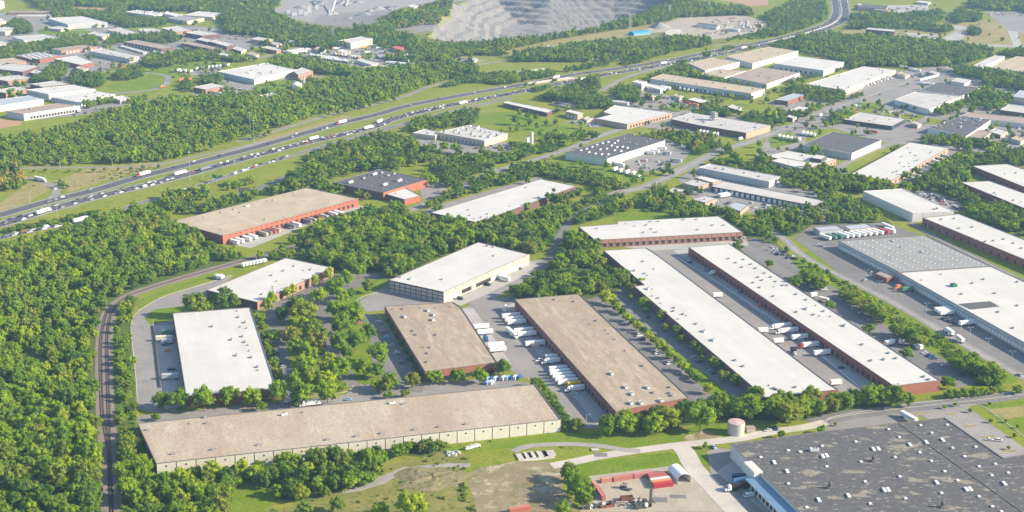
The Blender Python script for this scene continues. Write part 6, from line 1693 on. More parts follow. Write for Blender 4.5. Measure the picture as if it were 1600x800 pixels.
# ---- lots along the upper works (far, single meshes)
FARG = [
 (45, [(1404, 288), (1494, 240), (1500, 246), (1450, 275), (1412, 294)], 'in the lot beside the white slab roof', 'cars beside the white slab roof'),
 (30, [(880, 192), (935, 184), (956, 195), (930, 200)], 'in the lot of the stepped white roof', 'cars at the stepped white roof'),
 (30, [(1412, 300), (1455, 302), (1512, 326), (1496, 328)], 'behind the white walled warehouse', 'cars behind the white walled warehouse'),
 (40, [(90, 66), (180, 58), (300, 56), (290, 62), (180, 66)], 'along the far works street', 'cars along the far works street'),
 (60, [(160, 96), (200, 96), (250, 84), (360, 76), (400, 82), (240, 106), (180, 108)], 'in the far works yards', 'cars in the far works yards'),
 (40, [(230, 50), (400, 54), (420, 64), (340, 62)], 'at the far forest works', 'cars at the far forest works'),
 (40, [(1500, 190), (1600, 200), (1600, 222), (1540, 218)], 'in the right hand works yard', 'cars in the right hand works yard'),
 (40, [(1020, 160), (1070, 158), (1160, 170), (1150, 176), (1060, 172)], 'below the dealer lots', 'cars below the dealer lots'),
 (26, [(1110, 312), (1180, 318), (1270, 326), (1250, 332), (1120, 322)], 'in the workshop yard', 'cars in the workshop yard'),
 (30, [(1410, 120), (1480, 108), (1490, 112), (1440, 124)], 'in the yard beyond the broad slab roof', 'cars beyond the broad slab roof'),
 (24, [(0, 150), (60, 146), (40, 150)], 'by the tall white hall', 'cars by the tall white hall'),
 (24, [(110, 178), (230, 158), (236, 162), (120, 184)], 'on the works road', 'cars on the works road'),
 (20, [(1105, 366), (1160, 372), (1160, 378), (1110, 372)], 'behind the pink brick hall', 'cars behind the pink brick hall'),
 (20, [(1180, 380), (1225, 390), (1250, 410), (1240, 412)], 'at the top of the hedge lot', 'cars at the top of the hedge lot'),
 (26, [(1100, 160), (1000, 152), (1010, 146), (1090, 164)], 'in the dealer lots between sand roof hall and showroom', 'cars at the dealer lots'),
 (60, [(1180, 182), (1250, 172), (1262, 178), (1248, 190), (1190, 196), (1165, 184)], 'in the crowded lot behind the gray roof factory', 'cars crowded behind the gray roof factory'),
 (26, [(1330, 174), (1360, 168), (1440, 182), (1400, 192)], 'in the scrap yard round the glazed workshop', 'vehicles in the scrap yard'),
 (50, [(1353, 16), (1386, 9), (1448, 10), (1448, 17), (1400, 20)], 'in the pale far car park', 'cars in the pale far car park'),
 (24, [(1540, 20), (1598, 20), (1598, 26), (1545, 24)], 'in the gray far car park', 'cars in the gray far car park'),
 (90, [(480, 78), (560, 72), (640, 84), (720, 96), (700, 100), (620, 98), (590, 104), (520, 94), (470, 84)], 'in the crowded truck dealer yard', 'vehicles in the crowded truck dealer yard'),
 (30, [(720, 100), (690, 96), (640, 90), (660, 102), (715, 104)], 'at the end of the crowded yard', 'vehicles at the end of the crowded yard'),
 (16, [(290, 142), (350, 142), (360, 138), (350, 150), (320, 150)], 'around the brick hall by the woods', 'cars around the brick hall'),
 (14, [(335, 136), (380, 138), (378, 144), (350, 142)], 'in front of the brick hall lot', 'cars beyond the brick hall'),
 (16, [(1385, 228), (1450, 226), (1460, 230), (1390, 236)], 'on the cross street by white slab roof', 'cars on the cross street'),
]
for n_, poly, place, grp in FARG:
 i = tr = 0
 xs, ys = [p[0] for p in poly], [p[1] for p in poly]
 while i < n_ and tr < 3000:
  tr += 1
  x, y = rnd.uniform(min(xs), max(xs)), rnd.uniform(min(ys), max(ys))
  p = P(x, y)
  if not inpoly(x, y, poly) or any(inpoly(p[0], p[1], b_['pts']) for b_ in BLD.values()):
   continue
  i += 1
  c_ = rnd.choice(CC)
  if 'truck' in place and rnd.random() < 0.4:
   o = link('box_truck', shared('tone6', lambda: truck_one(6)), None, (p[0], p[1], VZ), rnd.choice((0.3, 1.8)))
   c_ = rnd.choice((W_, W_, W_, 'yellow', 'cream', 'red'))
   o.color = (*PAINT[c_], 1)
   tag(o, '%s truck %s' % (c_, place), 'truck', grp)
  else:
   car(p[0], p[1], rnd.choice((0.3, 1.9)) + rnd.uniform(-.1, .1), c_, '%s car %s' % (c_, place), grp)
# rows of far trailers
for x0, y0, x1, y1, n_, hx, hy, cs, place in [
 (1215, 213, 1252, 219, 6, -3, 5, [W_], 'in the trailer lot beside the charcoal roof warehouse'), (1252, 208, 1276, 211.5, 4, -3, 5, [W_], 'in the rear row beside the charcoal roof warehouse'),
 (1092, 205.5, 1124, 210.5, 6, -3, 5, [W_], 'in the row below the gray roof factory'), (1206, 131, 1252, 122, 8, 8, 2, ['red', 'silver', 'cream', 'pink'], 'beside the brown streaked roof'),
 (1032, 136, 1048, 139, 5, -3, 4, [W_], 'at the upper dock of the long sand roof'), (1060, 138, 1086, 142, 4, -3, 4, [W_], 'at the middle dock of the long sand roof'), (1104, 143, 1134, 147.5, 5, -3, 4, [W_], 'at the lower dock of the long sand roof'),
 (1340, 136.5, 1392, 121, 10, 7, 2, [W_, 'silver'], 'along the lit side of the broad white slab roof'), (1440, 125, 1462, 119, 8, -7, 1, [W_], 'in the row above the tan gray roof'), (1436, 130, 1456, 131.5, 3, 8, 1, [W_], 'beside the charcoal roof far lot'),
 (272, 109.5, 300, 112, 3, 8, -1, [W_, 'silver'], 'on the works yard edge by the lawn'), (305, 108, 360, 101.5, 9, -2, 3, [W_], 'in the long row behind the largest white hall'),
 (1128, 304, 1134, 306, 2, 6, -1, [W_], 'in the workshop yard'),
 (484, 86, 528, 92, 12, 4, 3, [W_, W_, 'cream'], 'in the upper row of the truck yard'), (500, 90.5, 552, 97.5, 14, 4, 3, [W_, 'silver', W_, W_], 'in the middle row of the truck yard'), (522, 84, 562, 90, 8, 4, 3, [W_, 'yellow', W_], 'in the short row of the truck yard'), (590, 89, 640, 95, 10, 4, 3, [W_, 'silver', 'red', W_], 'in the far row of the truck yard'), (606, 97.5, 640, 100.5, 6, 5, 0, [W_], 'in the lower row of the truck yard'),
 (1424, 282, 1478, 242, 9, 8, 2, [W_, 'cream', 'silver'], 'beside the white slab roof'), (1408, 104, 1436, 111, 4, 8, 1, [W_, 'brown', W_], 'in the yard above the broad slab roof')]:
 for i in range(n_):
  t_ = (i + 0.5) / n_
  x, y = x0 + (x1 - x0) * t_, y0 + (y1 - y0) * t_
  p, q = P(x, y, 2), P(x + hx, y + hy, 2)
  c_ = cs[i % len(cs)]
  o = link('semi_trailer', shared('far_trailer', lambda: (lambda m: (m.box(0, 0, 1.1, 13, 2.6, 2.9, 'paint'), m.box(0, 0, 0.5, 12, 1, 0.6, 'metal_dark'), wheels(m, (-5, -4), 2.4, 0.5), m.mesh('far_trailer'))[3])(MB())), None, (p[0], p[1], VZ), math.atan2(q[1] - p[1], q[0] - p[0]))
  o.color = (*PAINT[c_], 1)
  tag(o, '%s trailer, %s of the row %s' % (c_, ORD[i], place), 'trailer', 'trailers ' + place)
for x, y, c_, lb in [(1073, 161, 'red', 'red trailer below the blue glazed showroom'), (1086, 164, 'orange', 'orange red trailer, lower one below the showroom'), (1365, 206.5, 'red', 'red trailer by the cross street above the slab roof')]:
 p = P(x, y, 2)
 trailer(p[0], p[1], ang_px((1070, 160), (1085, 163)), c_, lb, None, 12, detail=False)
# the 300 vehicles that show largest stand alone; the far rest become one mass
CARS.sort()
for _, _, a, k in CARS[:290]:
 build_car(*a, **k)
REST = CARS[290:]
# ------------------------------------------------------------------ trees
def crown_mesh(seed, lobes, per, leaf, m, kind='broad'):
 """unit crown (radius about 1, z from -1 to 1): leaf clumps set on lobes spread through the volume, round a dark uneven core"""
 r = np.random.RandomState(seed)
 V_, F_ = [], []
 cs = []
 tries = 0
 while len(cs) < lobes and tries < 4000:
  tries += 1
  p = r.normal(size=3)
  p /= np.linalg.norm(p)
  rad = 0.28 + 0.52 * r.rand()
  if kind == 'pine':
   z = r.uniform(-0.9, 0.85)
   rr = (0.95 - z) / 1.9
   t = r.uniform(0, 6.28)
   p = np.array([math.cos(t) * rr * 0.6, math.sin(t) * rr * 0.6, z])
   s = 0.16 + 0.30 * rr
  else:
   p = p * rad * np.array([1, 1, 1.0])
   if p[2] < -0.62:
    continue
   s = r.uniform(0.25, 0.42)
  if all(np.linalg.norm(p - q) > 0.55 * (s + w) * (0.62 if kind == 'pine' else 0.75) for q, w in cs):
   cs.append((p, s))
 for p, s in cs:
  for _ in range(per):
   d = r.normal(size=3)
   d /= np.linalg.norm(d)
   if d[2] < -0.55:
    d[2] *= -0.6
   c = p + d * s * r.uniform(0.72, 1.08)
   n = d + r.normal(size=3) * 0.33
   n /= np.linalg.norm(n)
   u = np.cross(n, r.normal(size=3))
   u /= np.linalg.norm(u) + 1e-9
   w = np.cross(n, u)
   a, b = leaf * r.uniform(0.6, 1.25), leaf * r.uniform(0.5, 1.0)
   k = len(V_)
   bend = n * leaf * 0.25
   V_ += [c - u * a - bend, c - w * b, c + u * a - bend, c + w * b + n * leaf * 0.12]
   F_.append((k, k + 1, k + 2, k + 3))
 # core
 phi = (1 + 5 ** 0.5) / 2
 ico = [(-1, phi, 0), (1, phi, 0), (-1, -phi, 0), (1, -phi, 0), (0, -1, phi), (0, 1, phi), (0, -1, -phi), (0, 1, -phi), (phi, 0, -1), (phi, 0, 1), (-phi, 0, -1), (-phi, 0, 1)]
 icf = [(0, 11, 5), (0, 5, 1), (0, 1, 7), (0, 7, 10), (0, 10, 11), (1, 5, 9), (5, 11, 4), (11, 10, 2), (10, 7, 6), (7, 1, 8), (3, 9, 4), (3, 4, 2), (3, 2, 6), (3, 6, 8), (3, 8, 9), (4, 9, 5), (2, 4, 11), (6, 2, 10), (8, 6, 7), (9, 8, 1)]
 for p, s in cs:
  k = len(V_)
  f = 0.72
  for q in ico:
   q = np.array(q) / 1.902 * s * f * r.uniform(0.8, 1.15)
   V_.append(p + q)
  F_ += [tuple(i + k for i in t) for t in icf]
 me = bpy.data.meshes.new('crown')
 me.from_pydata([tuple(v) for v in V_], [], F_)
 me.materials.append(MATS[m])
 me.update()
 return me
def trunk_mesh(seed, pine=False):
 """unit height 1 to the crown centre; tapered stem with limbs"""
 r = random.Random(seed)
 mb = MB()
 mb.tube((0, 0, 0), (0.01, 0.01, 0.55), 0.035, 0.026, 'bark', 6)
 mb.tube((0.01, 0.01, 0.55), (0, 0, 1.25 if not pine else 1.6), 0.026, 0.008, 'bark', 5)
 for i in range(4):
  t = r.uniform(0, 6.28)
  z = 0.5 + 0.12 * i
  mb.tube((0, 0, z), (0.24 * math.cos(t), 0.24 * math.sin(t), z + (0.25 if not pine else 0.08)), 0.016, 0.005, 'bark', 4)
 return mb.mesh('trunk')
CROWN = {'broad': [crown_mesh(100 + i, 24, 24, 0.105, 'leaves') for i in range(9)],
   'dark': [crown_mesh(150 + i, 24, 24, 0.105, 'leaves_dark') for i in range(3)],
   'yellow': [crown_mesh(170 + i, 22, 24, 0.105, 'leaves_yellow') for i in range(2)],
   'pine': [crown_mesh(200 + i, 26, 16, 0.10, 'needles', 'pine') for i in range(3)]}
FARC = {'broad': [crown_mesh(300 + i, 16, 12, 0.15, 'leaves') for i in range(5)],
  'dark': [crown_mesh(320 + i, 16, 12, 0.15, 'leaves_dark') for i in range(2)],
  'pine': [crown_mesh(330 + i, 16, 9, 0.15, 'needles', 'pine') for i in range(2)],
  'yellow': [crown_mesh(340, 12, 11, 0.17, 'leaves_yellow')]}
TRUNK = {'broad': [trunk_mesh(i) for i in range(3)], 'pine': [trunk_mesh(9, True)]}
TNAME = {'broad': 'broadleaf_tree', 'dark': 'broadleaf_tree', 'yellow': 'young_maple_tree', 'pine': 'pine_tree'}
NT = [0]
def tree(x, y, r, h, kind, label, group, z=0.0):
 """r crown radius, h full height"""
 t = thing(TNAME[kind], label, 'tree', (x, y, z), rnd.uniform(0, 6.28), group)
 zc = h * (0.56 if kind != 'pine' else 0.60)
 hz = h - zc
 m = rnd.choice(CROWN[kind])
 link('trunk', rnd.choice(TRUNK['pine' if kind == 'pine' else 'broad']), t, (0, 0, 0), 0, (zc, zc, zc))
 link('crown', m, t, (0, 0, zc), 0, (r, r * rnd.uniform(0.88, 1.1), hz * 1.05))
 NT[0] += 1
 return t
def landscape(lst, label, group, kind='broad', tall=1.12, ordinal=None, grow=1.4):
 """crown centre and width in photograph pixels"""
 for i, q in enumerate(lst):
  x, y, d = q[:3]
  k = q[3] if len(q) > 3 else kind
  p = P(x, y, 5.5)
  sc = FPX / proj(p[0], p[1], 5.5)[2]
  r = d / sc / 2 * grow
  h = max(1.95 * r * tall / 1.12, 3.0)
  p = P(x, y, h * 0.56)
  lb = ('%s %s' % (ORD[i], label)) if ordinal else label
  tree(p[0], p[1], r, h, k, lb, group)
landscape(Z(400, 400, 4, [(300, 330, 150), (265, 300, 120), (395, 245, 100), (500, 190, 130), (570, 130, 100), (640, 90, 80), (700, 180, 80, 'dark'), (595, 230, 60), (540, 250, 80), (165, 355, 95, 'dark'), (215, 310, 70, 'dark'), (350, 440, 110), (280, 420, 100), (220, 490, 105), (250, 570, 110), (380, 530, 130), (320, 600, 120), (300, 690, 130),
        (500, 330, 110), (530, 410, 130), (600, 340, 115), (640, 372, 80), (520, 540, 130), (620, 510, 130), (705, 470, 95), (770, 600, 140), (670, 690, 115), (450, 670, 130), (530, 700, 140), (240, 760, 90), (340, 745, 100), (440, 775, 110), (570, 600, 70), (760, 710, 90), (410, 480, 80), (120, 500, 80)]),
   'leafy tree shading the parking court between the white and tan roofs', 'trees of the shady parking court', grow=1.22)
landscape(Z(400, 400, 4, [(20, 380, 60), (35, 440, 60), (50, 500, 55), (65, 560, 55), (90, 600, 60), (110, 660, 60), (130, 720, 65)]), 'small tree from the far end, along the right edge of the square white roof', 'trees along the square white roof', ordinal=True)
landscape(Z(400, 400, 4, [(370, 150, 46), (455, 105, 50), (195, 225, 44), (230, 205, 44), (100, 260, 56), (75, 300, 50)]), 'slim light green tree from the woods, along the lit brick wall', 'slim trees at the lit brick wall', 'yellow', 1.7, True)
landscape(Z(400, 400, 4, [(840, 775, 90), (980, 770, 82), (1115, 745, 80), (1260, 745, 78), (1400, 735, 90), (1545, 690, 85)]), 'tree from the parking court, along the front of the short tan roof', 'trees before the short tan roof', ordinal=True)
landscape(Z(400, 400, 4, [(835, 400, 44), (855, 440, 44), (880, 490, 44), (905, 540, 46), (935, 590, 46), (965, 640, 44), (995, 690, 44), (1025, 740, 44)]), 'dark bushy tree from the top, along the shaded wall of the short tan roof', 'bushes at the shaded wall of the short tan roof', 'dark', 0.9, True)
landscape(Z(0, 400, 4, [(1220, 290, 130, 'dark'), (1390, 255, 115, 'dark'), (1310, 300, 70), (1340, 290, 60), (1460, 270, 80, 'dark')]), 'dark tree in the grove between the two white roofs near the railway', 'grove between the two white roofs')
landscape(Z(0, 600, 4, [(1005, 95, 95, 'dark'), (1110, 85, 115), (1272, 85, 120), (1430, 65, 105), (1575, 75, 100)]) + Z(400, 600, 4, [(135, 45, 115), (280, 45, 130), (445, 35, 120), (30, 60, 60)]), 'round tree from the drive, along the front of the square white roof', 'trees before the square white roof', ordinal=True)
landscape(Z(0, 600, 4, [(975, 205, 50)]) + Z(400, 600, 4, [(240, 120, 54), (825, 65, 52), (930, 57, 52), (30, 140, 60)]), 'round shrub from the track, beside the lane behind the pale panel warehouse', 'round shrubs on the lane', ordinal=True, tall=0.9)
landscape(Z(400, 600, 4, [(820, 5, 80), (760, 0, 70), (530, 20, 40), (550, 10, 40)]), 'small tree on the island at the lane junction', 'trees at the lane junction')
landscape(Z(800, 400, 4, [(590, 250, 95), (660, 318, 62), (720, 378, 58), (785, 432, 62), (855, 495, 58), (930, 553, 66), (990, 610, 66), (1070, 685, 68)]) + [(1107, 606, 18)], 'yellow green tree from the far end, in the row between the two parking lanes', 'yellow green row between the parking lanes', 'yellow', 1.0, True, 1.25)
landscape(Z(800, 400, 4, [(690, 345, 46), (755, 405, 50), (820, 462, 50), (890, 525, 50), (960, 582, 50), (1030, 645, 50), (1110, 722, 50), (1160, 765, 50), (1130, 745, 48), (640, 290, 50), (1000, 620, 40), (925, 560, 40)]), 'dark rounded shrub between the yellow green trees of the lane row', 'dark shrubs of the lane row', 'dark', 0.85)
landscape(Z(800, 400, 4, [(745, 260, 42), (740, 195, 75), (700, 110, 95), (795, 160, 75), (825, 285, 80), (860, 305, 60), (840, 338, 44), (935, 370, 76), (960, 440, 56), (1030, 460, 80), (1060, 515, 58), (1140, 560, 70), (1185, 585, 66), (1190, 640, 52), (1270, 660, 80), (1310, 690, 70), (1320, 745, 78), (1400, 770, 80), (1450, 785, 70)]), 'tree from the far end, beside the shaded wall of the very long white roof', 'trees along the very long white roof', 'broad', 1.0, True, 1.15)
landscape(Z(800, 600, 4, [(605, 245, 135), (715, 245, 125), (900, 240, 130), (990, 200, 150), (860, 260, 100), (1090, 160, 130, 'dark'), (1180, 200, 170), (1240, 130, 110), (1340, 135, 110), (1490, 140, 150), (1530, 60, 100)]), 'large tree from the pale panel warehouse, in the belt before the long roofs', 'belt of large trees before the long roofs', ordinal=True, grow=1.15)
landscape(Z(1200, 600, 4, [(40, 130, 125), (130, 170, 150), (220, 130, 125), (300, 140, 115), (400, 125, 105), (480, 95, 110), (560, 85, 85), (640, 60, 125), (720, 60, 120), (800, 70, 130), (880, 90, 85)]), 'tree from the tank side, in the belt along the asphalt street', 'belt of trees by the asphalt street', ordinal=True, grow=1.2)
landscape(Z(800, 600, 4, [(410, 245, 70, 'dark'), (365, 265, 45, 'dark')]), 'dark little tree standing by the end of the concrete truck apron', 'dark little trees by the truck apron')
hd = [(838 + 3.95 * i, 597 + 5.3 * i, 16 + 3 * ((i * 7) % 3)) for i in range(12)]
landscape(hd, 'bush from the far end, in the hedge beside the truck court', 'hedge row beside the truck court', 'dark', 0.85, True)
landscape(Z(800, 600, 4, [(370, 540, 105), (380, 600, 100), (420, 640, 130), (450, 710, 100), (335, 560, 60)]) + [(880, 796, 26)], 'bright green tree in the clump beside the red containers', 'clump beside the red containers')
landscape(Z(400, 600, 4, [(970, 750, 200), (245, 685, 75, 'yellow'), (310, 680, 70, 'yellow'), (510, 750, 110), (770, 780, 120), (300, 780, 110)]), 'lone tree in the scrub field below the pale panel warehouse', 'lone trees of the scrub field', grow=1.05)
landscape(Z(1200, 400, 4, [(165, 155, 90), (250, 100, 80), (300, 130, 90), (345, 160, 80), (480, 235, 70), (510, 250, 60), (560, 280, 75), (620, 310, 85), (670, 340, 90), (700, 360, 80), (225, 130, 80), (275, 150, 80), (325, 175, 70), (520, 225, 60), (590, 260, 70), (640, 290, 80), (690, 330, 80), (720, 385, 70), (800, 455, 70), (870, 470, 80), (940, 520, 80), (1200, 640, 80), (1260, 660, 90), (1330, 690, 80), (1390, 710, 80), (1440, 745, 80), (840, 480, 90, 'dark'), (900, 500, 100, 'dark'), (630, 450, 66), (870, 600, 70), (390, 300, 56), (1170, 660, 80), (1230, 690, 90), (1290, 700, 90), (1360, 720, 90), (1420, 730, 90), (1130, 785, 80)]),
   'tree on the bank between the parking lot and the side street', 'trees on the bank of the side street', tall=0.95)
landscape([(1221, 678, 11), (1284, 670, 12)], 'small bush on the kerb behind the vast charcoal roof', 'small bushes behind the charcoal roof')
landscape([(1476, 635, 6), (1493, 631, 6), (1546, 630, 5), (1516, 641, 6), (1548, 657, 6), (1572, 657, 5), (1585, 680, 6), (1590, 666, 5), (1102, 695, 9), (1306, 662, 5), (1576, 699, 5)], 'newly planted sapling around the striped lot', 'saplings around the striped lot')
landscape(Z(1200, 600, 4, [(1130, 60, 60), (1180, 55, 60), (1230, 50, 60), (1290, 45, 60), (1350, 40, 60), (1400, 35, 55), (1440, 30, 50), (1560, 30, 60)]), 'shrub in the hedge along the far side of the asphalt street', 'hedge along the asphalt street', 'broad', 0.8)
LAND = NT[0]
